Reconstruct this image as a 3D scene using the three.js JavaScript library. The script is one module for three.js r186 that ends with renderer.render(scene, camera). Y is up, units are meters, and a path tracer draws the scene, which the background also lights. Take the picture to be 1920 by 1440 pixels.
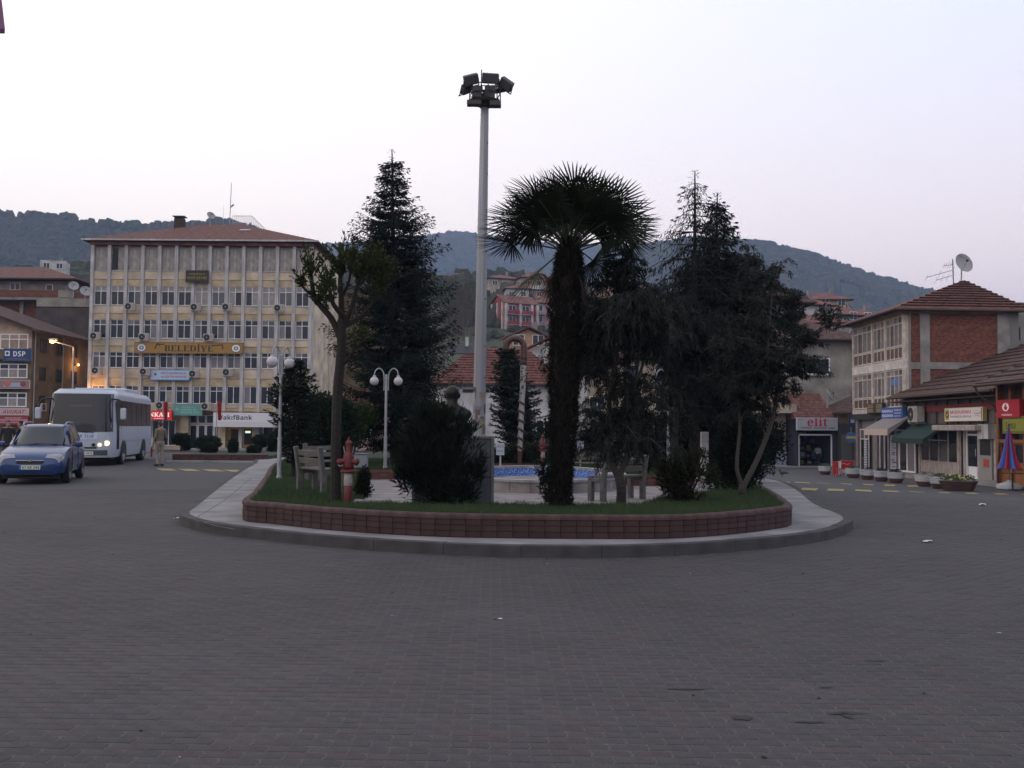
import * as THREE from 'three';
import { mergeGeometries, mergeVertices, toCreasedNormals } from 'three/addons/utils/BufferGeometryUtils.js';
import { RoundedBoxGeometry } from 'three/addons/geometries/RoundedBoxGeometry.js';
import { ImprovedNoise } from 'three/addons/math/ImprovedNoise.js';
import { MarchingCubes } from 'three/addons/objects/MarchingCubes.js';

// ------------------------------------------------------------------ camera, sky, sun, exposure
const scene = new THREE.Scene();
const camera = new THREE.PerspectiveCamera(42.18, 4 / 3, 0.1, 9000);
camera.position.set(0, 1.6, 0);
camera.rotation.order = 'YXZ';
camera.rotation.set(0.0444, 0, 0.0080);
camera.updateMatrixWorld(true);

const SUN_AZ = -1.75;                       // the afterglow stands to the left, out of the frame
const mix = (a, b, t) => a + (b - a) * t;
const clamp01 = (t) => Math.min(1, Math.max(0, t));
const sst = (a, b, t) => { t = clamp01((t - a) / (b - a)); return t * t * (3 - 2 * t); };
const mix3 = (a, b, t) => [mix(a[0], b[0], t), mix(a[1], b[1], t), mix(a[2], b[2], t)];
{
  const W = 512, H = 256, data = new Float32Array(W * H * 4);
  for (let j = 0; j < H; j++) for (let i = 0; i < W; i++) {
    const el = ((j + 0.5) / H - 0.5) * Math.PI, rd = ((i + 0.5) / W - 0.5) * 2 * Math.PI;
    const x = Math.cos(rd) * Math.cos(el), z = Math.sin(rd) * Math.cos(el), y = Math.sin(el);
    const az = Math.atan2(x, -z);
    const a = 0.5 + 0.5 * Math.cos(az - SUN_AZ), w = sst(0.06, 0.72, a);
    const e = clamp01(y);
    const hor = mix3([0.97, 0.77, 0.74], [1.16, 1.02, 0.92], w);
    const mid = mix3([0.67, 0.71, 0.85], [1.06, 0.995, 0.95], w);
    const zen = mix3([0.42, 0.47, 0.62], [0.64, 0.66, 0.75], w);
    let c = mix3(hor, mid, sst(0.02, 0.42, e));
    c = mix3(c, zen, sst(0.36, 0.95, e));
    if (y < 0) c = mix3(hor, [0.12, 0.115, 0.12], sst(0, 0.12, -y));
    const o = (j * W + i) * 4, K = 1.52;
    data[o] = c[0] * K; data[o + 1] = c[1] * K; data[o + 2] = c[2] * K; data[o + 3] = 1;
  }
  const t = new THREE.DataTexture(data, W, H, THREE.RGBAFormat, THREE.FloatType);
  t.mapping = THREE.EquirectangularReflectionMapping; t.magFilter = THREE.LinearFilter; t.minFilter = THREE.LinearFilter; t.needsUpdate = true;
  scene.background = t; scene.environment = t;
}
const sun = new THREE.DirectionalLight(new THREE.Color().setRGB(1, 0.66, 0.45), 0.5);
sun.position.set(Math.sin(SUN_AZ) * 300, 42, -Math.cos(SUN_AZ) * 300);
sun.castShadow = true; sun.shadow.radius = 24; sun.shadow.mapSize.set(2048, 2048);
Object.assign(sun.shadow.camera, { left: -120, right: 120, top: 120, bottom: -120, near: 1, far: 900 });
scene.add(sun); scene.add(sun.target);
scene.fog = new THREE.FogExp2(new THREE.Color().setRGB(0.44, 0.60, 0.92), 0.00034);
const renderer = new THREE.WebGLRenderer();
renderer.toneMapping = THREE.LinearToneMapping; renderer.toneMappingExposure = 1;
renderer.shadowMap.enabled = true;

// ------------------------------------------------------------------ helpers
function RNG(s) { return () => { s = (s + 0x6d2b79f5) | 0; let t = Math.imul(s ^ (s >>> 15), 1 | s); t = (t + Math.imul(t ^ (t >>> 7), 61 | t)) ^ t; return ((t ^ (t >>> 14)) >>> 0) / 4294967296; }; }
const PN = new ImprovedNoise(), nz = (x, y, z = 0) => PN.noise(x, y, z);
const fbm = (x, y, z = 0, n = 4) => { let s = 0, a = 0.5; for (let i = 0; i < n; i++) { s += a * nz(x, y, z + i * 7.3); x *= 2.03; y *= 2.03; z *= 2.03; a *= 0.5; } return s; };
const V = (x, y, z) => new THREE.Vector3(x, y, z);
const rad = (d) => (d * Math.PI) / 180;
const FOCAL = 1867;
// survey helpers: the direction through a point of the 1920 x 1440 survey photograph, and where that line meets the ground
const ray = (px, py) => V((px - 960) / FOCAL, (720 - py) / FOCAL, -1).applyQuaternion(camera.quaternion);
function P(px, py, d) { const r = ray(px, py); return r.multiplyScalar(d / -r.z).add(camera.position); }
// the plaza is level in front and falls gently away on the right
const HT = (x, z) => { const a = sst(6, 18, x); return -a * (0.95 * sst(16, 46, -z) + 0.45 * sst(46, 82, -z)) - (1 - a) * 0.65 * sst(54, 88, -z); };
function PX(px, py, X) { const r = ray(px, py); return r.multiplyScalar(X / r.x).add(camera.position); }   // where the line meets the plane x = X
function G(px, py, lift = 0) { const r = ray(px, py); let y = lift, p; for (let i = 0; i < 30; i++) { const t = (y - 1.6) / r.y; p = V(r.x * t, y, r.z * t); y = HT(p.x, p.z) + lift; } return p; }

const used = {};
const numbered = (n) => { used[n] = (used[n] || 0) + 1; return used[n] === 1 ? n : n + '_' + String(used[n] - 1).padStart(3, '0'); };
function shade(o) { o.castShadow = o.receiveShadow = true; return o; }
function thing(name, label, category, pos = [0, 0, 0], turn = 0, group) {
  const o = new THREE.Group(); o.name = numbered(name); scene.add(o);
  o.position.set(...pos); o.rotation.y = turn; o.userData = { label, category };
  if (group) o.userData.group = group;
  return o;
}
function part(parent, name, g, m, label) {
  const o = shade(new THREE.Mesh(Array.isArray(g) ? merge(g) : g, m)); o.name = name; parent.add(o);
  if (label) o.userData.label = label;
  return o;
}
function struct(name, g, m, label, kind = 'structure') {
  const o = shade(new THREE.Mesh(Array.isArray(g) ? merge(g) : g, m)); o.name = numbered(name); scene.add(o);
  o.userData = { kind }; if (label) o.userData.label = label;
  return o;
}
function copy(src, pos, turn, label) {
  const c = src.clone(); c.name = numbered(src.name.replace(/_\d+$/, '')); scene.add(c);
  c.position.set(...pos); c.rotation.y = turn; c.userData = { ...src.userData };
  if (label) c.userData.label = label;
  return c;
}
// --- geometry
function clean(g) {
  if (g.index) g = g.toNonIndexed();
  for (const k of Object.keys(g.attributes)) if (!['position', 'normal', 'uv'].includes(k)) g.deleteAttribute(k);
  if (!g.attributes.normal) g.computeVertexNormals();
  if (!g.attributes.uv) g.setAttribute('uv', new THREE.BufferAttribute(new Float32Array(g.attributes.position.count * 2), 2));
  g.morphAttributes = {};
  return g;
}
function muv(g) {          // uv in metres, by the main direction of every face
  g = clean(g);
  const p = g.attributes.position, u = g.attributes.uv;
  const a = V(0, 0, 0), b = V(0, 0, 0), c = V(0, 0, 0), n = V(0, 0, 0);
  for (let i = 0; i < p.count; i += 3) {
    a.fromBufferAttribute(p, i); b.fromBufferAttribute(p, i + 1); c.fromBufferAttribute(p, i + 2);
    n.copy(b).sub(a).cross(c.clone().sub(a));
    const ax = Math.abs(n.x), ay = Math.abs(n.y), az = Math.abs(n.z);
    [a, b, c].forEach((v, k) => { if (ay >= ax && ay >= az) u.setXY(i + k, v.x, v.z); else if (ax >= az) u.setXY(i + k, v.z, v.y); else u.setXY(i + k, v.x, v.y); });
  }
  return g;
}
function merge(list) { return list.length === 1 ? clean(list[0]) : mergeGeometries(list.map(clean)); }
const tr = (g, x, y, z) => g.translate(x, y, z);
const box = (w, h, d, x = 0, y = 0, z = 0) => muv(new THREE.BoxGeometry(w, h, d).translate(x, y, z));
const bb = (x0, x1, y0, y1, z0, z1) => box(x1 - x0, y1 - y0, z1 - z0, (x0 + x1) / 2, (y0 + y1) / 2, (z0 + z1) / 2);
const rbox = (w, h, d, r, x = 0, y = 0, z = 0, s = 2) => muv(new RoundedBoxGeometry(w, h, d, s, r).translate(x, y, z));
const cyl = (r0, r1, h, n, x = 0, y = 0, z = 0) => clean(new THREE.CylinderGeometry(r1, r0, h, n).translate(x, y + h / 2, z));   // base at y
const sph = (r, n, x = 0, y = 0, z = 0, sy = 1) => clean(new THREE.SphereGeometry(r, n, Math.max(4, n >> 1)).scale(1, sy, 1).translate(x, y, z));
function bar(a, b, r0, r1 = r0, n = 6) {
  const d = b.clone().sub(a), L = d.length(), g = new THREE.CylinderGeometry(r1, r0, L, n).translate(0, L / 2, 0);
  return clean(g.applyQuaternion(new THREE.Quaternion().setFromUnitVectors(V(0, 1, 0), d.normalize())).translate(a.x, a.y, a.z));
}
const tube = (pts, r, n = 6, seg = 16) => clean(new THREE.TubeGeometry(new THREE.CatmullRomCurve3(pts), seg, r, n));
const lathe = (prof, n = 16) => clean(new THREE.LatheGeometry(prof.map(([r, y]) => new THREE.Vector2(r, y)), n));
function poly(pts) { return pts.map(([x, y]) => new THREE.Vector2(x, y)); }
function prism(pts, h) {   // plan outline [x, z] raised to h
  const g = new THREE.ExtrudeGeometry(new THREE.Shape(pts.map(([x, z]) => new THREE.Vector2(x, -z))), { depth: h, bevelEnabled: false });
  return muv(g.rotateX(-Math.PI / 2));
}
function sheet(pts, y = 0, holes = []) {
  const s = new THREE.Shape(pts.map(([x, z]) => new THREE.Vector2(x, -z)));
  for (const h of holes) s.holes.push(new THREE.Path(h.map(([x, z]) => new THREE.Vector2(x, -z))));
  return muv(new THREE.ShapeGeometry(s).rotateX(-Math.PI / 2).translate(0, y, 0));
}
function facesGeo(tris) {  // list of [a, b, c] or [a, b, c, d] vectors
  const p = [];
  for (const t of tris) { p.push(t[0], t[1], t[2]); if (t[3]) p.push(t[0], t[2], t[3]); }
  const g = new THREE.BufferGeometry(), f = new Float32Array(p.length * 3);
  p.forEach((v, i) => v.toArray(f, i * 3));
  g.setAttribute('position', new THREE.BufferAttribute(f, 3)); g.computeVertexNormals();
  return muv(g);
}
function gridGeo(nu, nv, fn, flip) {   // smooth patch fn(u, v) -> Vector3
  const p = [], idx = [], uv = [];
  for (let j = 0; j <= nv; j++) for (let i = 0; i <= nu; i++) { const q = fn(i / nu, j / nv); p.push(q.x, q.y, q.z); uv.push(i / nu, j / nv); }
  for (let j = 0; j < nv; j++) for (let i = 0; i < nu; i++) {
    const a = j * (nu + 1) + i, b = a + 1, c = a + nu + 1, d = c + 1;
    if (flip) idx.push(a, c, b, b, c, d); else idx.push(a, b, c, b, d, c);
  }
  const g = new THREE.BufferGeometry();
  g.setAttribute('position', new THREE.Float32BufferAttribute(p, 3)); g.setAttribute('uv', new THREE.Float32BufferAttribute(uv, 2)); g.setIndex(idx); g.computeVertexNormals();
  return g;
}
// --- textures and materials
function noiseTex(n, fn, srgb = true) {
  const d = new Uint8Array(n * n * 4);
  for (let j = 0; j < n; j++) for (let i = 0; i < n; i++) {
    let c = fn(i / n, j / n); if (typeof c === 'number') c = [c, c, c];
    const o = (j * n + i) * 4; for (let k = 0; k < 3; k++) d[o + k] = Math.round(255 * clamp01(c[k])); d[o + 3] = 255;
  }
  const t = new THREE.DataTexture(d, n, n); t.wrapS = t.wrapT = THREE.RepeatWrapping; t.magFilter = THREE.LinearFilter; t.minFilter = THREE.LinearMipmapLinearFilter; t.generateMipmaps = true;
  if (srgb) t.colorSpace = THREE.SRGBColorSpace; t.needsUpdate = true; return t;
}
// periodic value noise
function pnoise(seed) { const r = RNG(seed), T = new Float32Array(4096).map(() => r()); return (x, y, per) => { const xi = Math.floor(x), yi = Math.floor(y), fx = x - xi, fy = y - yi, h = (a, b) => T[((((a % per) + per) % per) * 57 + (((b % per) + per) % per) * 131) & 4095]; const u = fx * fx * (3 - 2 * fx), v = fy * fy * (3 - 2 * fy); return mix(mix(h(xi, yi), h(xi + 1, yi), u), mix(h(xi, yi + 1), h(xi + 1, yi + 1), u), v); }; }
const pn = pnoise(11);
const pf = (u, v, per, oct = 4) => { let s = 0, a = 0.5, n = 0; for (let i = 0; i < oct; i++) { s += a * pn(u * per, v * per, per); n += a; a *= 0.55; per *= 2; } return s / n; };
const rp = (t, s) => { const c = t.clone(); c.repeat.set(1 / s, 1 / s); c.needsUpdate = true; return c; };
const T = {};
T.grime = noiseTex(512, (u, v) => 0.72 + 0.28 * clamp01(pf(u, v, 4, 7) * 1.6 - 0.25));
T.speck = noiseTex(512, (u, v) => { const a = pf(u, v, 128, 2), b = pf(u + 0.3, v, 8, 4); return clamp01(0.62 + 0.35 * a + 0.2 * (b - 0.5)); });
T.streak = noiseTex(512, (u, v) => { const a = pn(u * 90, v * 6, 90) * 0.6 + pn(u * 30, v * 4, 30) * 0.4; return 0.75 + 0.25 * a * pf(u, v, 6, 3) * 1.7; });
T.bump = noiseTex(512, (u, v) => pf(u, v, 64, 4), false);
T.bark = noiseTex(256, (u, v) => { const a = pn(u * 40, v * 8, 40), b = pf(u, v, 10, 4); return 0.45 + 0.55 * a * (0.5 + b * 0.7); });
T.brick = noiseTex(512, (u, v) => {          // far brickwork: 20 courses over 1.6 m, 8 stretchers
  const row = Math.floor(v * 20), fv = v * 20 - row, x = u * 8 + (row % 2) * 0.5, col = Math.floor(x), fu = x - col;
  if (fv < 0.13 || fu < 0.05) return [0.66, 0.63, 0.6];
  const k = pn((col % 8) * 3.1 + 0.5, row * 1.7 + 0.5, 64) * 0.35 + 0.62 + 0.1 * (pf(u, v, 60, 2) - 0.5); return [k, k * 0.94, k * 0.92];
});
T.tile = noiseTex(512, (u, v) => { const row = Math.floor(v * 8), col = Math.floor(u * 12); const k = 0.55 + 0.4 * pn(col * 2.3 + 0.5, row * 3.7 + 0.5, 64); const e = v * 8 - row; return k * (e < 0.1 ? 0.55 : 1) + 0.12 * (pf(u, v, 16, 4) - 0.5); });
T.tileB = noiseTex(512, (u, v) => { const e = v * 8 - Math.floor(v * 8), w = Math.sin(u * 12 * 2 * Math.PI) * 0.5 + 0.5; return 0.5 * e + 0.45 * w; }, false);
T.mosaic = noiseTex(512, (u, v) => { const n = 48, i = Math.floor(u * n), j = Math.floor(v * n), fu = u * n - i, fv = v * n - j; if (fu < 0.1 || fv < 0.1) return [0.55, 0.62, 0.72]; const k = pn(i * 5.3 + 0.5, j * 3.9 + 0.5, 61); return k > 0.66 ? [0.72, 0.84, 0.95] : k > 0.4 ? [0.2, 0.42, 0.82] : [0.10, 0.26, 0.68]; });
function mat(c, rough = 0.85, o = {}) {
  const { tex, s = 1, bump, bs = 1, bumpTex, ...rest } = o;
  const m = new THREE.MeshStandardMaterial({ roughness: rough, metalness: 0, ...rest });
  m.color.setRGB(...c);
  if (tex) m.map = rp(tex, s);
  if (bump) { m.bumpMap = rp(bumpTex || T.bump, bs); m.bumpScale = bump; }
  return m;
}
const M = {
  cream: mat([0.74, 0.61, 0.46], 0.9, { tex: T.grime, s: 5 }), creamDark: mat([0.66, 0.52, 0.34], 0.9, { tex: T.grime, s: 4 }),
  white: mat([0.63, 0.61, 0.60], 0.8, { tex: T.streak, s: 6 }), pvc: mat([0.78, 0.78, 0.80], 0.4), blind: mat([0.47, 0.43, 0.39], 0.85, { tex: T.streak, s: 3 }),
  concrete: mat([0.33, 0.31, 0.29], 0.92, { tex: T.grime, s: 3, bump: 0.004, bs: 1.2 }), concreteLight: mat([0.43, 0.41, 0.40], 0.92, { tex: T.grime, s: 2.2, bump: 0.004, bs: 0.8 }),
  concreteDark: mat([0.16, 0.155, 0.15], 0.95, { tex: T.grime, s: 2, bump: 0.006, bs: 0.5 }),
  plaster: mat([0.36, 0.33, 0.29], 0.95, { tex: T.grime, s: 4 }), ochre: mat([0.21, 0.15, 0.085], 0.95, { tex: T.grime, s: 4 }),
  brick: mat([0.28, 0.12, 0.085], 0.95, { tex: T.brick, s: 1.6 }),
  roof: mat([0.25, 0.085, 0.055], 0.85, { tex: T.tile, s: 2.4, bumpTex: T.tileB, bump: 0.05, bs: 2.4 }),
  roofDark: mat([0.15, 0.07, 0.05], 0.9, { tex: T.tile, s: 2.4, bumpTex: T.tileB, bump: 0.05, bs: 2.4 }),
  roofFar: mat([0.22, 0.085, 0.065], 0.9, { tex: T.grime, s: 6 }),
  glass: mat([0.018, 0.02, 0.026], 0.06), glassGrey: mat([0.10, 0.10, 0.11], 0.12), curtainSky: mat([0.42, 0.38, 0.36], 0.35, { tex: T.streak, s: 1.2 }), glassPale: mat([0.2, 0.18, 0.19], 0.15),
  dark: mat([0.02, 0.02, 0.022], 0.7), black: mat([0.012, 0.012, 0.014], 0.5), rubber: mat([0.018, 0.018, 0.018], 0.85),
  steel: mat([0.5, 0.5, 0.52], 0.45, { metalness: 0.7 }), galv: mat([0.46, 0.47, 0.5], 0.5, { metalness: 0.35, tex: T.grime, s: 0.8 }), greyPaint: mat([0.34, 0.35, 0.38], 0.5),
  woodDark: mat([0.08, 0.045, 0.028], 0.8, { tex: T.streak, s: 1 }), woodOrange: mat([0.36, 0.13, 0.035], 0.6, { tex: T.streak, s: 1.2 }), woodGrey: mat([0.16, 0.145, 0.13], 0.9, { tex: T.streak, s: 0.6 }),
  bark: mat([0.062, 0.050, 0.042], 0.95, { tex: T.bark, s: 0.5, bumpTex: T.bark, bump: 0.02, bs: 0.5 }), barkPale: mat([0.19, 0.165, 0.14], 0.95, { tex: T.bark, s: 0.4, bumpTex: T.bark, bump: 0.012, bs: 0.4 }),
  red: mat([0.32, 0.022, 0.022], 0.45), redDull: mat([0.17, 0.022, 0.02], 0.55, { tex: T.grime, s: 0.4 }), yellowPaint: mat([0.52, 0.38, 0.13], 0.85, { tex: T.speck, s: 0.5 }),
  granite: mat([0.115, 0.125, 0.14], 0.4, { tex: T.speck, s: 0.35 }),
};
// leaves: two-sided, a little light passes
function leafMat(c, t = 0.25) { const m = new THREE.MeshPhysicalMaterial({ roughness: 0.75, side: THREE.DoubleSide, transmission: 0, vertexColors: true }); m.color.setRGB(...c); return m; }
// a sign face printed on a canvas
function canvasTex(w, h, draw) {
  const c = document.createElement('canvas'); c.width = w; c.height = h; const x = c.getContext('2d'); draw(x, w, h);
  const t = new THREE.CanvasTexture(c); t.colorSpace = THREE.SRGBColorSpace; t.anisotropy = 8; return t;
}
function printMat(w, h, draw, glow = 0) {
  const t = canvasTex(w, h, draw), m = new THREE.MeshStandardMaterial({ map: t, roughness: 0.5 });
  if (glow) { m.emissiveMap = t; m.emissive.setRGB(glow, glow, glow); }
  return m;
}
const pbox = (w, h, d, x = 0, y = 0, z = 0) => clean(new THREE.BoxGeometry(w, h, d).translate(x, y, z));
const plane = (w, h, x = 0, y = 0, z = 0) => clean(new THREE.PlaneGeometry(w, h).translate(x, y, z));
function txt(x, s, font, px, py, col, maxw, align = 'center') { x.font = font; x.fillStyle = col; x.textAlign = align; x.textBaseline = 'middle'; x.fillText(s, px, py, maxw); }
// a boxed sign: panel and printed face; local +z is the reading side, position = centre
function sign(name, label, cat, pos, turn, w, h, frame, m, d = 0.12, group) {
  const t = thing(name, label, cat, pos, turn, group);
  part(t, 'panel', [box(w, h, d, 0, 0, -d / 2)], frame); part(t, 'lettering', [plane(w - 0.06, h - 0.06, 0, 0, 0.004)], m);
  return t;
}

// ------------------------------------------------------------------ ground
M.paving = mat([0.086, 0.078, 0.081], 0.85, { tex: T.speck, s: 1.3, bump: 0.004, bs: 0.25 });
M.sand = mat([0.145, 0.126, 0.122], 0.95, { tex: T.speck, s: 0.7 });
{
  const cs = []; for (let k = -60; k <= 60; k++) cs.push(k * 1.5);
  for (const e of [110, 150, 220, 400, 900, 2200, 6000]) { cs.push(e); cs.unshift(-e); }
  const n = cs.length, p = [], idx = [], uv = [];
  for (const z of cs) for (const x of cs) { p.push(x, HT(x, z - 30) - 0.006, z - 30); uv.push(x, z); }
  for (let j = 0; j < n - 1; j++) for (let i = 0; i < n - 1; i++) { const a = j * n + i; idx.push(a, a + n, a + 1, a + 1, a + n, a + n + 1); }
  const g = new THREE.BufferGeometry(); g.setAttribute('position', new THREE.Float32BufferAttribute(p, 3)); g.setAttribute('uv', new THREE.Float32BufferAttribute(uv, 2)); g.setIndex(idx); g.computeVertexNormals();
  const o = shade(new THREE.Mesh(g, M.paving)); o.name = 'ground'; o.userData = { kind: 'structure', label: 'grey paved square and street around the planted island' }; scene.add(o);
}
const groundMesh = scene.children[scene.children.length - 1];

// ------------------------------------------------------------------ the island: outlines surveyed from the photograph
function smoothLoop(pts, step) {
  const c = new THREE.CatmullRomCurve3(pts.map(([x, z]) => V(x, 0, z)), true, 'centripetal');
  const n = Math.round(c.getLength() / step); c.arcLengthDivisions = 1500;
  return c.getSpacedPoints(n).slice(0, n).map((v) => [v.x, v.z]);
}
const gx = (l) => (q) => { const p = G(q[0], q[1], l); return [p.x, p.z]; };
const kerbPts = smoothLoop([[-9, -52], [-11.4, -47], ...[[471, 877], [425, 906], [354, 962], [336, 978], [345, 987], [380, 997], [500, 1014], [675, 1031], [883, 1043], [1092, 1047], [1228, 1044], [1399, 1033], [1527, 1018], [1589, 1000], [1598, 985], [1544, 960], [1510, 933], [1467, 911], [1433, 904]].map(gx(0)), [9.2, -40], [8, -50], [2, -55]], 0.25);
const wallPts = smoothLoop([[-6.6, -49], [-8.9, -45.5], ...[[519, 866], [494, 895], [474, 921], [461, 939]].map(gx(0.46)), ...[[500, 981], [633, 995], [821, 1006], [1092, 1010], [1271, 1009], [1399, 999], [1450, 992]].map(gx(0.15)), [4.26, -15.25], ...[[1476, 937], [1442, 916]].map(gx(0.46)), [7.3, -36], [6.2, -48], [2, -51.5]], 0.21);
function area(p) { let s = 0; p.forEach((a, i) => { const b = p[(i + 1) % p.length]; s += a[0] * b[1] - b[0] * a[1]; }); return s / 2; }
function inset(pts, d) {          // moves a closed outline inwards
  const s = Math.sign(area(pts)), n = pts.length;
  return pts.map((q, i) => { const a = pts[(i + n - 1) % n], b = pts[(i + 1) % n], tx = b[0] - a[0], tz = b[1] - a[1], L = Math.hypot(tx, tz) || 1; return [q[0] - (s * tz * d) / L, q[1] + (s * tx * d) / L]; });
}
function inside(p, x, z) { let c = false; for (let i = 0, j = p.length - 1; i < p.length; j = i++) if ((p[i][1] > z) !== (p[j][1] > z) && x < ((p[j][0] - p[i][0]) * (z - p[i][1])) / (p[j][1] - p[i][1]) + p[i][0]) c = !c; return c; }
const plazaPts = [[-2.3, -15.3], [1.95, -15.3], [2.9, -18], [4.4, -19.5], [4.4, -23.3], [2.95, -23.6], [2.95, -29.5], [-1, -31], [-3.7, -25.2]];
{ // kerb: worn grey stones about a metre long
  const t = thing('kerb', 'dark worn stone kerb running round the rounded front of the island', 'kerb');
  const n = kerbPts.length, ins = inset(kerbPts, 0.16), r = RNG(5);
  for (let i = 0; i < n; i += 4) {
    const A = [], B = [], m = Math.min(4, n - i);
    for (let k = 0; k <= m; k++) { let u = k; if (k === 0) u = 0.012; if (k === m) u = m - 0.012; const f = Math.floor(Math.min(u, m - 0.001)), w = u - f, a = (i + f) % n, b = (i + f + 1) % n; A.push([mix(kerbPts[a][0], kerbPts[b][0], w), mix(kerbPts[a][1], kerbPts[b][1], w)]); B.push([mix(ins[a][0], ins[b][0], w), mix(ins[a][1], ins[b][1], w)]); }
    const h = 0.150 + (r() - 0.5) * 0.008, prof = (q) => [[0, -0.08], [0.0, h - 0.035], [0.012, h - 0.01], [0.04, h], [1, h]].map(([w, y]) => [w, y + HT(q[0], q[1])]), F = [];
    for (let k = 0; k < m; k++) { const p0 = prof(A[k]), p1 = prof(A[k + 1]); const at = (j, [w, y]) => V(mix(A[j][0], B[j][0], w), y, mix(A[j][1], B[j][1], w)); for (let s = 0; s < p0.length - 1; s++) F.push([at(k, p0[s]), at(k + 1, p1[s]), at(k + 1, p1[s + 1]), at(k, p0[s + 1])]); }
    for (const j of [0, m]) { const p0 = prof(A[j]).map(([w, y]) => V(mix(A[j][0], B[j][0], w), y, mix(A[j][1], B[j][1], w))); const e = V(B[j][0], -0.1, B[j][1]); for (let s = 0; s < 4; s++) F.push([e, p0[s], p0[s + 1]]); }
    part(t, 'kerb_stone', [facesGeo(F)], M.kerb || (M.kerb = mat([0.075, 0.070, 0.070], 0.9, { tex: T.grime, s: 0.9, bump: 0.006, bs: 0.4 })));
  }
  M.pavement = mat([0.31, 0.292, 0.29], 0.92, { tex: T.grime, s: 2.6, bump: 0.004, bs: 0.5 });
  const o = struct('pavement', [sheet(inset(kerbPts, 0.155), 0.146, [inset(wallPts, 0.06)])], M.pavement, 'pale concrete pavement around the island between kerb and brick planter wall');
  const pos = o.geometry.attributes.position; for (let i = 0; i < pos.count; i++) pos.setY(i, pos.getY(i) + HT(pos.getX(i), pos.getZ(i)));
  // expansion joint cut round the left corner
  const jl = [[471, 896], [420, 938], [385, 960], [372, 968], [374, 975], [400, 984], [440, 992]].map(gx(0.15)).map(([x, z]) => V(x, 0.1475, z));
  const pts = new THREE.CatmullRomCurve3(jl).getPoints(60), F = [], r2 = RNG(3);
  for (let i = 0; i < 60; i++) { const d = pts[i + 1].clone().sub(pts[i]).normalize(), s = V(-d.z, 0, d.x).multiplyScalar(0.009 + 0.006 * r2()); F.push([pts[i].clone().add(s), pts[i + 1].clone().add(s), pts[i + 1].clone().sub(s), pts[i].clone().sub(s)]); }
  struct('pavement_joint', [facesGeo(F)], mat([0.12, 0.11, 0.105], 0.95), 'dark open joint curving round the left corner of the pale pavement');
}
{ // planter wall: three courses of red blocks in stack bond under a rounded coping
  const t = thing('planter_wall', 'low red brick wall with rounded coping edging the front lawn', 'wall');
  const n = wallPts.length, outer = inset(wallPts, 0.018), inn = inset(wallPts, 0.13);
  const F = [];
  for (let i = 0; i < n; i++) { const j = (i + 1) % n, q = (p, y) => V(p[0], y, p[1]); F.push([q(outer[i], 0), q(outer[j], 0), q(outer[j], 0.40), q(outer[i], 0.40)], [q(outer[i], 0.40), q(outer[j], 0.40), q(inn[j], 0.40), q(inn[i], 0.40)], [q(inn[j], 0.0), q(inn[i], 0.0), q(inn[i], 0.40), q(inn[j], 0.40)]); }
  part(t, 'mortar', [facesGeo(F)], mat([0.045, 0.032, 0.03], 0.95));
  const r = RNG(8), mats = [[0.072, 0.034, 0.032], [0.060, 0.029, 0.028], [0.082, 0.040, 0.037], [0.066, 0.034, 0.033]].map((c) => mat(c, 0.9, { tex: T.grime, s: 0.35, bump: 0.004, bs: 0.15 }));
  const capM = [[0.105, 0.056, 0.052], [0.092, 0.048, 0.045], [0.115, 0.064, 0.06]].map((c) => mat(c, 0.9, { tex: T.grime, s: 0.5, bump: 0.004, bs: 0.15 }));
  const brick = rbox(0.203, 0.076, 0.10, 0.008), cap = (() => { const s = new THREE.Shape(); s.moveTo(-0.075, 0); s.lineTo(0.075, 0); s.lineTo(0.075, 0.03); s.quadraticCurveTo(0.07, 0.066, 0.03, 0.07); s.lineTo(-0.03, 0.07); s.quadraticCurveTo(-0.07, 0.066, -0.075, 0.03); return muv(new THREE.ExtrudeGeometry(s, { depth: 0.208, bevelEnabled: false, curveSegments: 4 }).translate(0, 0, -0.104).rotateY(Math.PI / 2)); })();
  const list = [];
  for (let i = 0; i < n; i++) {
    const a = wallPts[i], b = wallPts[(i + 1) % n], x = (a[0] + b[0]) / 2, z = (a[1] + b[1]) / 2, dx = b[0] - a[0], dz = b[1] - a[1], turn = Math.atan2(-dz, dx);
    for (let c = 0; c < 4; c++) list.push({ x, z, turn, c, d: Math.hypot(x, z), k: c === 3 ? capM[(r() * 3) | 0] : mats[(r() * 4) | 0], j: (r() - 0.5) * 0.006, nx: -dz, nz: dx });
  }
  list.sort((a, b) => a.d - b.d);
  const s = Math.sign(area(wallPts)), place = (o, q) => { const L = Math.hypot(q.nx, q.nz), off = q.c === 3 ? 0.065 : 0.05 + q.j; o.position.set(q.x + (s * q.nx * off) / L, q.c === 3 ? 0.392 + q.j * 0.5 : 0.15 + 0.04 + q.c * 0.0805, q.z + (s * q.nz * off) / L); o.rotation.set(0, q.turn, 0); };
  list.slice(0, 300).forEach((q) => place(part(t, q.c === 3 ? 'coping_stone' : 'brick', q.c === 3 ? cap : brick, q.k), q));
  for (const isCap of [false, true]) {
    const rest = list.slice(300).filter((q) => (q.c === 3) === isCap), im = shade(new THREE.InstancedMesh(isCap ? cap : brick, isCap ? capM[0] : mats[0], rest.length)), d = new THREE.Object3D();
    rest.forEach((q, i) => { place(d, q); d.updateMatrix(); im.setMatrixAt(i, d.matrix); });
    im.name = isCap ? 'coping' : 'brickwork'; im.userData = { kind: 'stuff' }; t.add(im);
  }
}
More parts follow.
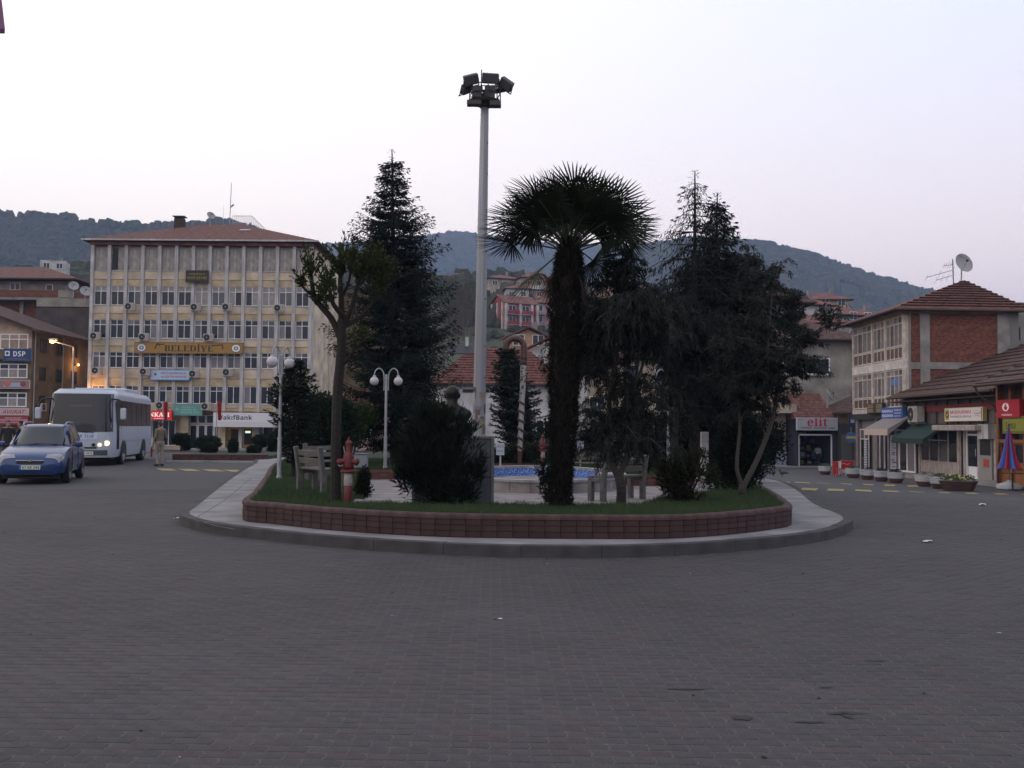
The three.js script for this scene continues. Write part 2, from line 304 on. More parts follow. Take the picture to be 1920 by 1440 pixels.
// lawn, a raised bed with the paved court let into it
const lawnPts = inset(wallPts, 0.125);
{
  const s = new THREE.Shape(lawnPts.map(([x, z]) => new THREE.Vector2(x, -z))); s.holes.push(new THREE.Path(plazaPts.map(([x, z]) => new THREE.Vector2(x, -z))));
  const g = new THREE.ExtrudeGeometry(s, { depth: 0.41, bevelEnabled: false }).rotateX(-Math.PI / 2);
  struct('lawn', [muv(g)], mat([0.030, 0.048, 0.016], 0.95, { tex: T.grime, s: 1.7, bump: 0.03, bs: 0.4 }), 'green lawn filling the island planter');
  const court = smooth => sheet(plazaPts.map(([x, z]) => [x * 1.01, z]), 0.28);
  struct('court_paving', [court()], mat([0.33, 0.29, 0.28], 0.9, { tex: T.grime, s: 1.6, bump: 0.003, bs: 0.3 }), 'pale pinkish paving of the inner court around the pool');
}
const onLawn = (x, z) => inside(lawnPts, x, z) && !inside(plazaPts, x, z);
{
  const r = RNG(21), p = [], nn = [], idx = [];
  for (let k = 0; k < 7; k++) { const a = r() * 6.28, h = 0.045 + r() * 0.05, w = 0.006, ox = (r() - 0.5) * 0.09, oz = (r() - 0.5) * 0.09, lx = (r() - 0.5) * 0.05, lz = (r() - 0.5) * 0.05, b = p.length / 3; p.push(ox - Math.cos(a) * w, 0, oz - Math.sin(a) * w, ox + Math.cos(a) * w, 0, oz + Math.sin(a) * w, ox + lx, h, oz + lz); idx.push(b, b + 1, b + 2); }
  const g = new THREE.BufferGeometry(); g.setAttribute('position', new THREE.Float32BufferAttribute(p, 3)); g.setIndex(idx); g.computeVertexNormals();
  const N = 46000, m = mat([1, 1, 1], 0.8, { side: THREE.DoubleSide }), im = shade(new THREE.InstancedMesh(g, m, N)), d = new THREE.Object3D(), c = new THREE.Color();
  let i = 0; while (i < N) {
    const z = -12.9 - Math.pow(r(), 1.7) * 24, x = (r() - 0.5) * 22; if (!onLawn(x, z)) continue;
    d.position.set(x, 0.405, z); d.rotation.set(0, r() * 6.28, 0); const s = 0.7 + r() * 0.7 + 0.5 * fbm(x * 0.7, z * 0.7); d.scale.set(s, s, s); d.updateMatrix(); im.setMatrixAt(i, d.matrix);
    const k = clamp01(0.5 + 0.9 * fbm(x * 0.5, z * 0.5, 3) + 0.25 * (r() - 0.5)); c.setRGB(mix(0.020, 0.046, k), mix(0.044, 0.080, k), mix(0.012, 0.022, k)); im.setColorAt(i++, c);
  }
  im.name = 'grass'; im.userData = { kind: 'stuff', label: 'short green grass blades growing on the island lawn' }; scene.add(im);
}

// ------------------------------------------------------------------ interlocking pavers on the near square
{
  const L = 0.2, W = 0.1, gap = 0.008, f = (u) => 0.008 * (Math.abs((((u / 0.1) % 1) + 1) % 1 - 0.5) * 4 - 1);
  const out = []; const us = [0, 0.025, 0.075, 0.125, 0.175, 0.2];
  for (const u of us) out.push([u, f(u)]);
  out.push([L + 0.012, W * 0.5]);
  for (const u of us.slice().reverse()) out.push([u, f(u) + W]);
  out.push([0.012, W * 0.5]);
  const cx = L / 2, cz = W / 2, sc = (k) => out.map(([x, z]) => [(x - cx) * (1 - k / 0.1), (z - cz) * (1 - k / 0.05)]);
  const top = sc(gap / 2 + 0.004), rim = sc(gap / 2), F = [];
  const tri = THREE.ShapeUtils.triangulateShape(top.map(([x, z]) => new THREE.Vector2(x, z)), []);
  for (const [a, b, c] of tri) F.push([V(top[a][0], 0, top[a][1]), V(top[c][0], 0, top[c][1]), V(top[b][0], 0, top[b][1])]);
  for (let i = 0; i < top.length; i++) { const j = (i + 1) % top.length; F.push([V(top[i][0], 0, top[i][1]), V(top[j][0], 0, top[j][1]), V(rim[j][0], -0.0045, rim[j][1]), V(rim[i][0], -0.0045, rim[i][1])]); }
  const g = facesGeo(F), r = RNG(77), list = [], kb = inset(kerbPts, -0.02), rows = [];
  const TH = 0.02, ct = Math.cos(TH), sn = Math.sin(TH);
  for (let j = -330; j < 0; j++) for (let i = -110; i < 110; i++) {
    const u = (i + (j % 2 ? 0.5 : 0)) * L, v = j * W, x = u * ct - v * sn * 0.0 + v * sn, z = v * ct + u * sn, d = -z;
    if (d < 3 || d > 25 || Math.abs(x) > 0.56 * d + 3.2 || (d > 12 && inside(kb, x, z))) continue;
    list.push([x, z, d + Math.abs(x) * 0.5]);
  }
  const stains = [[1285, 1293, 0.15, 0.02], [1392, 1347, 0.075, 0.05], [1590, 1339, 0.12, 0.03], [1588, 1343, 0.03, 0.06], [1520, 1355, 0.1, 0.02], [1547, 1290, 0.05, 0.02], [1640, 1240, 0.08, 0.03]].map(([a, b, rx, rz]) => { const p = G(a, b); return [p.x, p.z, rx, rz]; });
  const col = (x, z) => {
    const big = fbm(x * 0.22, z * 0.22, 5), track = Math.pow(0.5 + 0.5 * nz(x * 0.9 + 3 * nz(x * 0.1, z * 0.1, 7), z * 0.12 + x * 0.1, 8), 3), k = 1 + 0.5 * big - 0.22 * track + 0.3 * Math.min(0, fbm(x * 0.8, z * 0.8, 11) + 0.08) + 0.18 * (r() - 0.5) + 0.16 * fbm(x * 1.1, z * 1.1, 9), w = r();
    let c = w < 0.16 ? [0.098, 0.076, 0.079] : w < 0.3 ? [0.083, 0.076, 0.083] : [0.088, 0.078, 0.081];
    const wear = 1 + 0.06 * Math.max(0, big); c = c.map((q) => q * k * wear);
    return c;
  };
  const place = (o, q) => { o.position.set(q[0], 0.0016 + HT(q[0], q[1]) + (r() - 0.5) * 0.003, q[1]); o.rotation.set((r() - 0.5) * 0.012, -TH + (r() - 0.5) * 0.012, (r() - 0.5) * 0.012); };
  list.sort((a, b) => a[2] - b[2]);
  const pm = [0, 1, 2, 3, 4, 5].map((k) => mat([[0.090, 0.081, 0.080], [0.099, 0.081, 0.081], [0.086, 0.079, 0.083], [0.094, 0.086, 0.085], [0.082, 0.074, 0.074], [0.097, 0.085, 0.085]][k], 0.85, { tex: T.speck, s: 0.7, bump: 0.0016, bs: 0.12 }));
  list.slice(0, 300).forEach((q) => place(part(groundMesh, 'paver', g, pm[(r() * 6) | 0]), q));
  const rest = list.slice(300), im = shade(new THREE.InstancedMesh(g, mat([1, 1, 1], 0.85, { tex: T.speck, s: 0.7, bump: 0.0016, bs: 0.12 }), rest.length)), d = new THREE.Object3D(), c = new THREE.Color();
  rest.forEach((q, i) => { place(d, q); d.updateMatrix(); im.setMatrixAt(i, d.matrix); c.setRGB(...col(q[0], q[1])); im.setColorAt(i, c); });
  im.name = 'pavers'; im.userData = { kind: 'stuff' }; groundMesh.add(im);
  // sand in the joints under the pavers, a hair above the ground sheet
struct('joint_sand', [muv(gridGeo(20, 24, (u, v) => { const d = mix(2.9, 25, v), x = (u - 0.5) * 2 * (0.56 * d + 3.15); return V(x, HT(x, -d) - 0.0004, -d); }))], M.sand, 'pale sand showing in the joints between the pavers');
  // oil and tyre stains: thin irregular films
  const sm = mat([0.03, 0.026, 0.026], 0.9);
  stains.forEach(([x, z, rx, rz], k) => { const pts = []; for (let i = 0; i < 26; i++) { const a = (i / 26) * 6.283, q = 0.45 + 0.8 * (0.5 + fbm(Math.cos(a) * 3.5 + k * 9, Math.sin(a) * 3.5, 4)) + 0.35 * nz(i * 1.7, k, 2); pts.push([x + Math.cos(a) * rx * q, z + Math.sin(a) * rz * q]); } const o = struct('stain', [sheet(pts.reverse(), 0.0052)], sm, 'dark oil stain on the pavers in the right foreground'); });
}
// litter
{
  const lm = mat([0.7, 0.68, 0.7], 0.8, { side: THREE.DoubleSide }), scrap = (px, py, s, lift, label, seed) => { const p = G(px, py, lift), r = RNG(seed); const t = thing('paper_scrap', label, 'litter', [p.x, p.y, p.z], r() * 6); part(t, 'sheet', [gridGeo(5, 4, (u, v) => V((u - 0.5) * s, 0.006 + s * 0.3 * Math.abs(nz(u * 3 + seed, v * 3, 1)) + 0.12 * s * r(), (v - 0.5) * s * 0.7))], lm); };
  scrap(1738, 1017, 0.16, 0, 'crumpled white paper on the open paving at the right', 1); scrap(333, 973, 0.12, 0, 'white scrap beside the left tip of the kerb', 2);
  scrap(1842, 948, 0.2, 0, 'pale scrap on the street at the far right', 3); scrap(606, 926, 0.1, 0.44, 'small white scrap on the lawn left of the pollarded tree', 4); scrap(937, 1162, 0.04, 0, 'tiny white fleck on the pavers in the middle foreground', 5);
}
// painted stripes
{
  const L = (n, label, rows) => { const t = new THREE.Group(); t.name = numbered(n); t.userData = { kind: 'structure', label }; scene.add(t); for (const [px, py, w, len, sk] of rows) { const p = G(px, py), y = (x, z) => HT(x, z) + 0.004; const q = [[-w, -len], [w, -len], [w, len], [-w, len]].map(([a, b]) => { const x = p.x + a / 2 - (b / 2) * sk, z = p.z + b / 2; return V(x, y(x, z), z); }); part(t, 'stripe', [facesGeo([[q[3], q[2], q[1], q[0]]])], M.yellowPaint); } };
  const a = []; [1468, 1517, 1567, 1619, 1670, 1719, 1770, 1822, 1877, 1930].forEach((x, i) => a.push([x, 916 + i * 1.3, 0.46, 1.5, 0.35]));
  [1466, 1505, 1545, 1587, 1628, 1668, 1712, 1756, 1802].forEach((x, i) => a.push([x, 904 + i * 1.2, 0.5, 1.3, 0.35]));
  L('road_marking', 'faded yellow painted stripes across the street on the right', a);
  L('road_marking', 'faded yellow painted stripes across the street on the left', [312, 355, 400, 440].map((x, i) => [x, 880.5 + i * 0.8, 0.55, 1.6, -0.5]));
}

// ------------------------------------------------------------------ hills
const blob = (() => { const g = new THREE.IcosahedronGeometry(1, 1), p = g.attributes.position, r = RNG(4), seen = {}; for (let i = 0; i < p.count; i++) { const k = [0, 1, 2].map((q) => p.array[i * 3 + q].toFixed(3)).join(); const s = seen[k] || (seen[k] = 0.75 + r() * 0.5); p.setXYZ(i, p.getX(i) * s, p.getY(i) * s, p.getZ(i) * s); } g.computeVertexNormals(); return clean(g); })();
const spire = (() => { const p = []; return merge([0, 1, 2, 3].map((k) => { const g = new THREE.ConeGeometry(0.42 - k * 0.09, 0.8, 6, 1, true); return clean(g.translate(0, k * 0.42 - 0.55, 0)); })); })();
function scatter(name, label, g, n, fn, seed, colours) {
  const im = shade(new THREE.InstancedMesh(g, mat([1, 1, 1], 0.95), n)), d = new THREE.Object3D(), c = new THREE.Color(), r = RNG(seed);
  let i = 0, tries = 0; while (i < n && tries++ < n * 20) { const q = fn(r); if (!q) continue; d.position.set(q[0], q[1], q[2]); d.rotation.set(0, r() * 6.28, 0); d.scale.set(q[3] * (0.8 + 0.4 * r()), q[4], q[3] * (0.8 + 0.4 * r())); d.updateMatrix(); im.setMatrixAt(i, d.matrix); const k = colours[(r() * colours.length) | 0], v = 0.75 + r() * 0.5; c.setRGB(k[0] * v, k[1] * v, k[2] * v); im.setColorAt(i++, c); }
  im.count = i; im.name = numbered(name); im.userData = { kind: 'stuff', label }; scene.add(im); return im;
}
const lerpList = (pts, x) => { if (x <= pts[0][0]) return pts[0][1]; for (let i = 1; i < pts.length; i++) if (x <= pts[i][0]) { const t = (x - pts[i - 1][0]) / (pts[i][0] - pts[i - 1][0]); return mix(pts[i - 1][1], pts[i][1], t * t * (3 - 2 * t) * 0.5 + t * 0.5); } return pts[pts.length - 1][1]; };
// a ridge whose skyline was surveyed from the photograph; built as a full slope with a back side
function hill(label, sky, d0, d1, seed, colour, opt = {}) {
  const x0 = sky[0][0], x1 = sky[sky.length - 1][0], nu = 150, nv = 44;
  const hAt = (px, t) => {           // t 0 foot, 1 ridge, beyond 1 the back slope
    const d = mix(d0, d1, t), ridge = P(px, lerpList(sky, px), d1).y, q = P(px, 800, d);
    const prof = t <= 1 ? Math.pow(t, opt.pow || 1.25) : 1 - (t - 1) * 0.8;
    const n = fbm(q.x / (d1 * 0.16) + seed, q.z / (d1 * 0.16), seed, 4) * d1 * 0.055 * Math.min(1, t * 2) * (1 - 0.75 * sst(0.7, 1, t)) ;
    const gully = Math.abs(nz(q.x / (d1 * 0.11), q.z / (d1 * 0.4), seed)) * d1 * 0.03 * sst(0, 0.4, t) * (1 - sst(0.75, 1, t));
    return [q.x, ridge * prof + n - gully - (opt.drop || 0), q.z];
  };
  const g = muv(gridGeo(nu, nv, (u, v) => V(...hAt(mix(x0, x1, u), v * 1.35)), false));
  struct('hill', [g], mat(colour, 0.95, { tex: T.grime, s: d1 * 0.08 }), label);
  return (px, t) => hAt(px, t);
}
const GREENS = [[0.030, 0.042, 0.020], [0.040, 0.050, 0.022], [0.05, 0.045, 0.028], [0.026, 0.036, 0.022], [0.06, 0.05, 0.036]];
const hA = hill('dark wooded ridge behind the town on the left', [[-900, 520], [-500, 440], [-200, 420], [0, 420], [100, 421], [200, 430], [260, 434], [320, 439], [400, 434], [470, 446], [560, 458], [640, 500], [760, 560], [860, 620]], 420, 900, 3, [0.045, 0.05, 0.026]);
const hB = hill('blue hazy wooded hill beyond the park in the middle', [[300, 540], [420, 490], [520, 464], [620, 460], [700, 457], [780, 460], [850, 453], [920, 457], [1000, 462], [1100, 463], [1190, 468], [1260, 460], [1340, 470], [1450, 500], [1600, 560], [1750, 610]], 700, 1900, 9, [0.05, 0.056, 0.032]);
const hC = hill('dark wooded hill sloping down to the right behind the shops', [[1080, 560], [1200, 480], [1290, 454], [1350, 452], [1420, 462], [1500, 480], [1580, 500], [1660, 524], [1740, 552], [1850, 585], [2000, 625], [2300, 680], [2700, 720]], 480, 1250, 15, [0.04, 0.047, 0.026]);
const wood = (h, x0, x1, s, n, ta, tb) => (r) => { const px = mix(x0, x1, r()), t = mix(ta, tb, Math.sqrt(r())); const [x, y, z] = h(px, t); if (fbm(x / 160, z / 160, 2) < -0.22 && t < 0.85) return null; const k = s * (0.55 + r() * 0.7); return [x, y + k * 0.45, z, k, k * (0.8 + r() * 0.6)]; };
scatter('woodland', 'dense forest covering the left ridge', blob, 30000, wood(hA, -300, 860, 2.9, 1, 0.1, 1.06), 31, GREENS);
scatter('woodland', 'hazy forest covering the hill in the middle', blob, 26000, wood(hB, 420, 1600, 6.5, 1, 0.15, 1.04), 32, GREENS);
scatter('woodland', 'forest covering the hill on the right', blob, 24000, wood(hC, 1100, 2200, 4.8, 1, 0.12, 1.05), 33, GREENS);
// taller trees that break the skyline
scatter('skyline_trees', 'tall trees standing up along the top of the left ridge', blob, 240, (r) => { const px = r() < 0.75 ? mix(190, 470, r()) : mix(-100, 190, r()), [x, y, z] = hA(px, 0.995 + r() * 0.02); const k = 2 + r() * 3.4; return [x, y + k * 1.1, z, k, k * 1.3]; }, 36, GREENS);
scatter('skyline_trees', 'tall trees standing up along the top of the right hill', blob, 260, (r) => { const [x, y, z] = hC(mix(1380, 2000, r()), 0.995 + r() * 0.02); const k = 2.4 + r() * 2.6; return [x, y + k * 0.9, z, k * 0.9, k * 1.3]; }, 37, GREENS);

// the nearer hillside with the upper part of the town
const TOP = [[-30, 44], [-20, 50], [-10, 52], [0, 52], [5, 46], [10, 40], [18, 33], [26, 26], [34, 22]];
const HILL = (x, z) => { const d = Math.hypot(x, z), az = (Math.atan2(x, -z) * 180) / Math.PI; const t = (d - 108) / 225; if (t < -0.05) return -2; const h = lerpList(TOP, az); return -1.5 + h * (t < 1 ? Math.pow(Math.max(0, t), 1.05) : 1 + 0.1 * (t - 1)) + 2.2 * fbm(x / 40, z / 40, 6) * sst(0, 0.3, t); };
struct('hillside', [muv(gridGeo(110, 60, (u, v) => { const az = rad(mix(-46, 46, u)), d = mix(100, 480, v); const x = Math.sin(az) * d, z = -Math.cos(az) * d; return V(x, HILL(x, z), z); }))], mat([0.055, 0.066, 0.026], 0.95, { tex: T.grime, s: 22 }), 'green grassy hillside rising behind the park');
scatter('woodland', 'bushes and trees on the upper part of the near hillside', blob, 2600, (r) => { const az = rad(mix(-34, 34, r())), d = mix(225, 400, r()), x = Math.sin(az) * d, z = -Math.cos(az) * d; if (fbm(x / 30, z / 30, 8) < 0.0) return null; const k = 1.2 + r() * 2.2; return [x, HILL(x, z) + k * 0.5, z, k, k * 1.2]; }, 41, GREENS);
scatter('shrubs', 'scattered bushes low on the green hillside', blob, 700, (r) => { const az = rad(mix(-30, 30, r())), d = mix(120, 230, r()), x = Math.sin(az) * d, z = -Math.cos(az) * d; if (fbm(x / 18, z / 18, 3) < 0.08) return null; const k = 0.5 + r() * 0.9; return [x, HILL(x, z) + k * 0.4, z, k, k]; }, 42, GREENS);

// ------------------------------------------------------------------ houses
const HM = { cream: mat([0.48, 0.39, 0.30], 0.9, { tex: T.grime, s: 6 }), orange: mat([0.52, 0.30, 0.19], 0.9, { tex: T.grime, s: 6 }), white: mat([0.60, 0.58, 0.56], 0.9, { tex: T.grime, s: 6 }), red: mat([0.36, 0.045, 0.05], 0.85, { tex: T.grime, s: 6 }), pink: mat([0.52, 0.36, 0.36], 0.9, { tex: T.grime, s: 6 }), grey: mat([0.30, 0.29, 0.28], 0.9, { tex: T.grime, s: 6 }) };
function roofHip(parent, x0, x1, z0, z1, y, rise, over, m, ridgeX = null) {   // hip roof with eaves board; z0 = front (largest z)
  x0 -= over; x1 += over; z0 += over; z1 -= over;
  const w = x1 - x0, d = z0 - z1, in_ = ridgeX == null ? Math.min(w, d) / 2 : ridgeX;
  const A = V(x0, y, z0), B = V(x1, y, z0), C = V(x1, y, z1), D = V(x0, y, z1);
  let R, S; if (w >= d) { R = V(x0 + in_, y + rise, (z0 + z1) / 2); S = V(x1 - in_, y + rise, (z0 + z1) / 2); } else { R = V((x0 + x1) / 2, y + rise, z0 - in_); S = V((x0 + x1) / 2, y + rise, z1 + in_); }
  const F = w >= d ? [[A, B, S, R], [B, C, S], [C, D, R, S], [D, A, R]] : [[A, B, R], [B, C, S, R], [C, D, S], [D, A, R, S]];
  const rf = part(parent, 'roof', [facesGeo([...F, [D, C, B, A]])], m);
  part(rf, 'eaves_board', [bb(x0, x1, y - 0.14, y - 0.012, z0 - 0.06, z0), bb(x0, x1, y - 0.14, y - 0.012, z1, z1 + 0.06), bb(x0, x0 + 0.06, y - 0.14, y - 0.012, z1 + 0.06, z0 - 0.06), bb(x1 - 0.06, x1, y - 0.14, y - 0.012, z1 + 0.06, z0 - 0.06)], M.woodDark);
  return rf;
}
function roofGable(parent, x0, x1, z0, z1, y, rise, over, m) {   // gable to the front
  x0 -= over; x1 += over; z0 += over; z1 -= over; const cx = (x0 + x1) / 2, th = 0.16;
  const q = (z, k) => [V(x0, y - k, z), V(cx, y + rise - k, z), V(x1, y - k, z)], [a, b, c] = q(z0, 0), [d, e, f] = q(z1, 0), [a2, b2, c2] = q(z0, th), [d2, e2, f2] = q(z1, th);
  return part(parent, 'roof', [facesGeo([[a, b, e, d], [b, c, f, e], [a2, d2, e2, b2], [b2, e2, f2, c2], [a, a2, b2, b], [b, b2, c2, c], [d, e, e2, d2], [e, f, f2, e2], [a, d, d2, a2], [c, c2, f2, f]])], m);
}
// one framed window on a wall that faces local +z, centre (x, y): frame > panes
const WIN = {};
function windowOn(parent, x, y, z, w, h, cols, transom, glassM, o = {}) {
  const key = [w, h, cols, transom, o.t || 0.06].join(); const t = o.t || 0.06;
  if (!WIN[key]) {
    const bars = [bb(-w / 2, w / 2, h / 2 - t, h / 2, -0.04, 0.03), bb(-w / 2, w / 2, -h / 2, -h / 2 + t, -0.04, 0.03), bb(-w / 2, -w / 2 + t, -h / 2 + t, h / 2 - t, -0.04, 0.03), bb(w / 2 - t, w / 2, -h / 2 + t, h / 2 - t, -0.04, 0.03)];
    const ty = h / 2 - transom;
    for (let i = 1; i < cols; i++) { const bx = -w / 2 + (w * i) / cols; bars.push(bb(bx - t / 2, bx + t / 2, -h / 2 + t, transom ? ty - t / 2 : h / 2 - t, -0.038, 0.026)); if (transom) bars.push(bb(bx - t / 2, bx + t / 2, ty + t / 2, h / 2 - t, -0.038, 0.026)); }
    if (transom) bars.push(bb(-w / 2 + t, w / 2 - t, ty - t / 2, ty + t / 2, -0.038, 0.028));
    const panes = []; for (let i = 0; i < cols; i++) { const a = -w / 2 + (w * i) / cols, b = a + w / cols; panes.push(bb(a + t * 0.4, b - t * 0.4, -h / 2 + t * 0.4, transom ? ty : h / 2 - t * 0.4, -0.03, -0.012)); if (transom) panes.push(bb(a + t * 0.4, b - t * 0.4, ty + 0.002, h / 2 - t * 0.4, -0.03, -0.012)); }
    WIN[key] = { frame: merge(bars), panes };
  }
  const f = part(parent, 'window', WIN[key].frame, o.frame || M.pvc); f.position.set(x, y, z); if (o.ry) f.rotation.y = o.ry;
  WIN[key].panes.forEach((g, i) => part(f, 'pane', g, Array.isArray(glassM) ? glassM[i % glassM.length] : glassM));
  return f;
}
function simpleWindow(parent, x, y, z, w, h, ry = 0, frame = M.pvc, gl = M.glass) { return windowOn(parent, x, y, z, w, h, w > 1 ? 2 : 1, 0, gl, { frame, ry, t: 0.07 }); }
// a town house: front faces local +z; h to the eaves
function house(label, pos, turn, w, d, h, o = {}) {
  const t = thing(o.name || 'house', label, 'house', pos, turn, o.group), wm = o.wall || HM.cream;
  part(t, 'wall', o.roof === 'gable' ? [bb(-w / 2, w / 2, -4, h, -d / 2, d / 2), muv(new THREE.ExtrudeGeometry(new THREE.Shape(poly([[-w / 2, 0], [w / 2, 0], [0, o.rise]])), { depth: d, bevelEnabled: false }).translate(0, h, -d / 2))] : [bb(-w / 2, w / 2, -4, h, -d / 2, d / 2)], wm);
  if (o.roof === 'gable') roofGable(t, -w / 2, w / 2, d / 2, -d / 2, h + 0.17, o.rise * 1.12, 0.5, o.rm || M.roofFar);
  else if (o.roof !== 'flat') roofHip(t, -w / 2, w / 2, d / 2, -d / 2, h + 0.15, o.rise || 2, 0.7, o.rm || M.roofFar);
  const fl = Math.round(h / 2.9), nc = Math.max(1, Math.round(w / 3)), ns = Math.max(1, Math.round(d / 3.4));
  for (let k = 0; k < fl; k++) {
    for (let i = 0; i < nc; i++) simpleWindow(t, -w / 2 + (w * (i + 0.5)) / nc, k * 2.9 + 1.7, d / 2 + 0.045, 1.4, 1.3);
    for (let i = 0; i < ns; i++) { simpleWindow(t, -w / 2 - 0.045, k * 2.9 + 1.7, -d / 2 + (d * (i + 0.5)) / ns, 1.3, 1.3, -Math.PI / 2); simpleWindow(t, w / 2 + 0.045, k * 2.9 + 1.7, -d / 2 + (d * (i + 0.5)) / ns, 1.3, 1.3, Math.PI / 2); }
    if (o.balcony && k) { const b = part(t, 'balcony', [bb(-w * 0.3, w * 0.3, k * 2.9 - 0.1, k * 2.9 + 0.05, d / 2 + 0.001, d / 2 + 1.2)], HM.white); part(b, 'parapet', [bb(-w * 0.3, w * 0.3, k * 2.9 + 0.052, k * 2.9 + 0.9, d / 2 + 1.1, d / 2 + 1.18)], o.balcony); }
  }
  part(t, 'chimney', [bb(w * 0.18, w * 0.18 + 0.6, h, h + (o.rise || 0) + 1.1, -0.3, 0.3)], HM.grey);
  return t;
}
const hp = (px, py, d) => { const p = P(px, py, d); return [p.x, p.y, p.z]; };      // py: foot of the house
{
  // red apartment block, turned so that its left end catches the afterglow
  const p = hp(963, 652, 228), t = thing('apartment_building', 'red apartment block with white vertical stripes and balconies on the hillside', 'building', p, 0.48);
  const w = 8.4, d = 7.2, h = 9.6;
  part(t, 'wall', [bb(-w / 2, w / 2, -5, h, -d / 2, d / 2)], HM.red);
  part(t, 'gable', [muv(new THREE.ExtrudeGeometry(new THREE.Shape(poly([[-d / 2, 0], [d / 2, 0], [0, 2.0]])), { depth: w, bevelEnabled: false }).rotateY(Math.PI / 2).translate(-w / 2, h, 0))], HM.red);
  { const r = roofGable(t, -d / 2, d / 2, w / 2, -w / 2, h + 0.17, 2.2, 0.4, M.roofFar); r.rotation.y = Math.PI / 2; }
  for (const x of [-w / 2 + 0.25, -0.4, 2.6, w / 2 - 0.2]) part(t, 'stripe', [bb(x - 0.28, x + 0.28, -3, h + 0.02, d / 2 + 0.002, d / 2 + 0.5)], HM.white);
  for (const z of [-2.6, 0.2, 2.8]) part(t, 'stripe', [bb(-w / 2 - 0.35, -w / 2 - 0.002, -3, h + 0.4, z - 0.22, z + 0.22)], HM.white);
  for (let k = 0; k < 4; k++) { const y = k * 2.4; for (const x of [-2.3, 1.1]) { simpleWindow(t, x, y + 1.45, d / 2 + 0.045, 1.9, 1.3); const b = part(t, 'balcony', [bb(x - 1.35, x + 1.35, y - 0.1, y, d / 2 + 0.003, d / 2 + 1.1)], HM.white); part(b, 'parapet', [bb(x - 1.35, x + 1.35, y + 0.002, y + 0.85, d / 2 + 1.0, d / 2 + 1.1)], HM.red); } }
  const q = hp(1020, 655, 236), u = thing('apartment_building', 'pale pink apartment block with white balconies beside the red block', 'building', q, 0.2);
  part(u, 'wall', [bb(-4, 5, -5, 10.4, -4, 4)], HM.pink); part(u, 'corner_tower', [bb(-5.6, -4.002, -5, 10.9, -2.5, 4.3)], HM.red);
  roofHip(u, -4, 5, 4, -4, 10.55, 1.8, 0.6, M.roofFar);
  for (let k = 0; k < 4; k++) { for (const x of [-2.2, 2.2]) { simpleWindow(u, x, k * 2.6 + 1.5, 4.045, 1.8, 1.5); const b = part(u, 'balcony', [bb(x - 1.5, x + 1.5, k * 2.6 - 0.1, k * 2.6, 4.003, 5.1)], HM.white); part(b, 'parapet', [bb(x - 1.5, x + 1.5, k * 2.6 + 0.002, k * 2.6 + 0.8, 5, 5.1)], HM.pink); } }
}
house('cream house with a lit upper row of windows above the red apartment block', hp(938, 566, 275), 0.35, 9, 8, 5.8, { wall: HM.cream, rise: 1.6, balcony: HM.cream });
house('orange house with white corner posts near the palm trunk on the hillside', hp(1002, 566, 272), 0.3, 10, 8, 5.9, { wall: HM.orange, rise: 2.2, balcony: HM.white });
house('small white house between the two upper hillside houses', hp(968, 566, 262), 0.1, 6, 6, 3.0, { wall: HM.white, rise: 1.4 });
house('small orange gabled house framed by the crook of the walking stick', hp(984, 668, 118), 0.15, 4.6, 5, 1.9, { wall: HM.orange, roof: 'gable', rise: 1.1 });
house('orange house glowing in the evening light right of the palm', hp(1147, 562, 290), 0.4, 7, 7, 4.6, { wall: HM.orange, rise: 0.8 });
house('low lit house with red roof behind the olive trees', hp(1203, 574, 285), 0.25, 10, 7, 3.0, { wall: HM.cream, rise: 1.8 });
for (const [px, py, d, w, h, k, s, label] of [[1500, 640, 150, 7, 5, 'white', 0.2, 'white house with red roof left of the tall conifer on the right hillside'], [1540, 616, 190, 9, 5, 'cream', -0.1, 'cream house with red hip roof topmost of the cluster on the right'], [1575, 650, 160, 8, 4.6, 'grey', 0.3, 'grey house with red roof just left of the glazed brick building'], [1532, 652, 135, 6, 2.9, 'pink', -0.2, 'small pinkish house low in the cluster on the right'], [1612, 640, 210, 8, 5, 'white', 0.5, 'white house half hidden behind the eaves of the glazed building'], [1450, 600, 200, 9, 4, 'cream', 0.1, 'cream house behind the olive crown on the right']])
  house(label, hp(px, py, d), s, w, 7, h, { wall: HM[k], rise: 1.7, group: undefined });
house('white house with a flat roof terrace above the left red roofs', hp(103, 515, 230), 0.25, 5.5, 5, 2.9, { wall: HM.white, roof: 'flat' });

// ------------------------------------------------------------------ the town hall
const acGeo = (() => ({ casing: merge([rbox(0.92, 0.66, 0.34, 0.03)]), grille: merge([tr(clean(new THREE.RingGeometry(0.06, 0.25, 20)), -0.14, 0, 0.174), tr(clean(new THREE.TorusGeometry(0.265, 0.018, 5, 20)), -0.14, 0, 0.172)]), vent: merge([bb(0.24, 0.40, -0.24, 0.24, 0.171, 0.178)]), bracket: merge([bb(-0.36, -0.31, -0.39, -0.332, -0.3, 0.15), bb(0.31, 0.36, -0.39, -0.332, -0.3, 0.15)]) }))();
M.acCase = mat([0.55, 0.52, 0.48], 0.6, { tex: T.grime, s: 0.8 }); M.acVent = mat([0.36, 0.26, 0.22], 0.7);
function ac(label, x, y, z, turn = 0, s = 1, group = 'air conditioner units on the facades') {
  const t = thing('air_conditioner', label, 'air conditioner', [x, y, z], turn, group); t.scale.setScalar(s);
  part(t, 'casing', acGeo.casing, M.acCase); part(t, 'fan_grille', acGeo.grille, M.dark); part(t, 'vent', acGeo.vent, M.acVent); part(t, 'bracket', acGeo.bracket, M.greyPaint); return t;
}
const BZ = -92, bx0 = P(170, 660, 92).x, bx1 = P(581, 660, 92).x, BW = bx1 - bx0, by = (py) => P(370, py, 92).y;
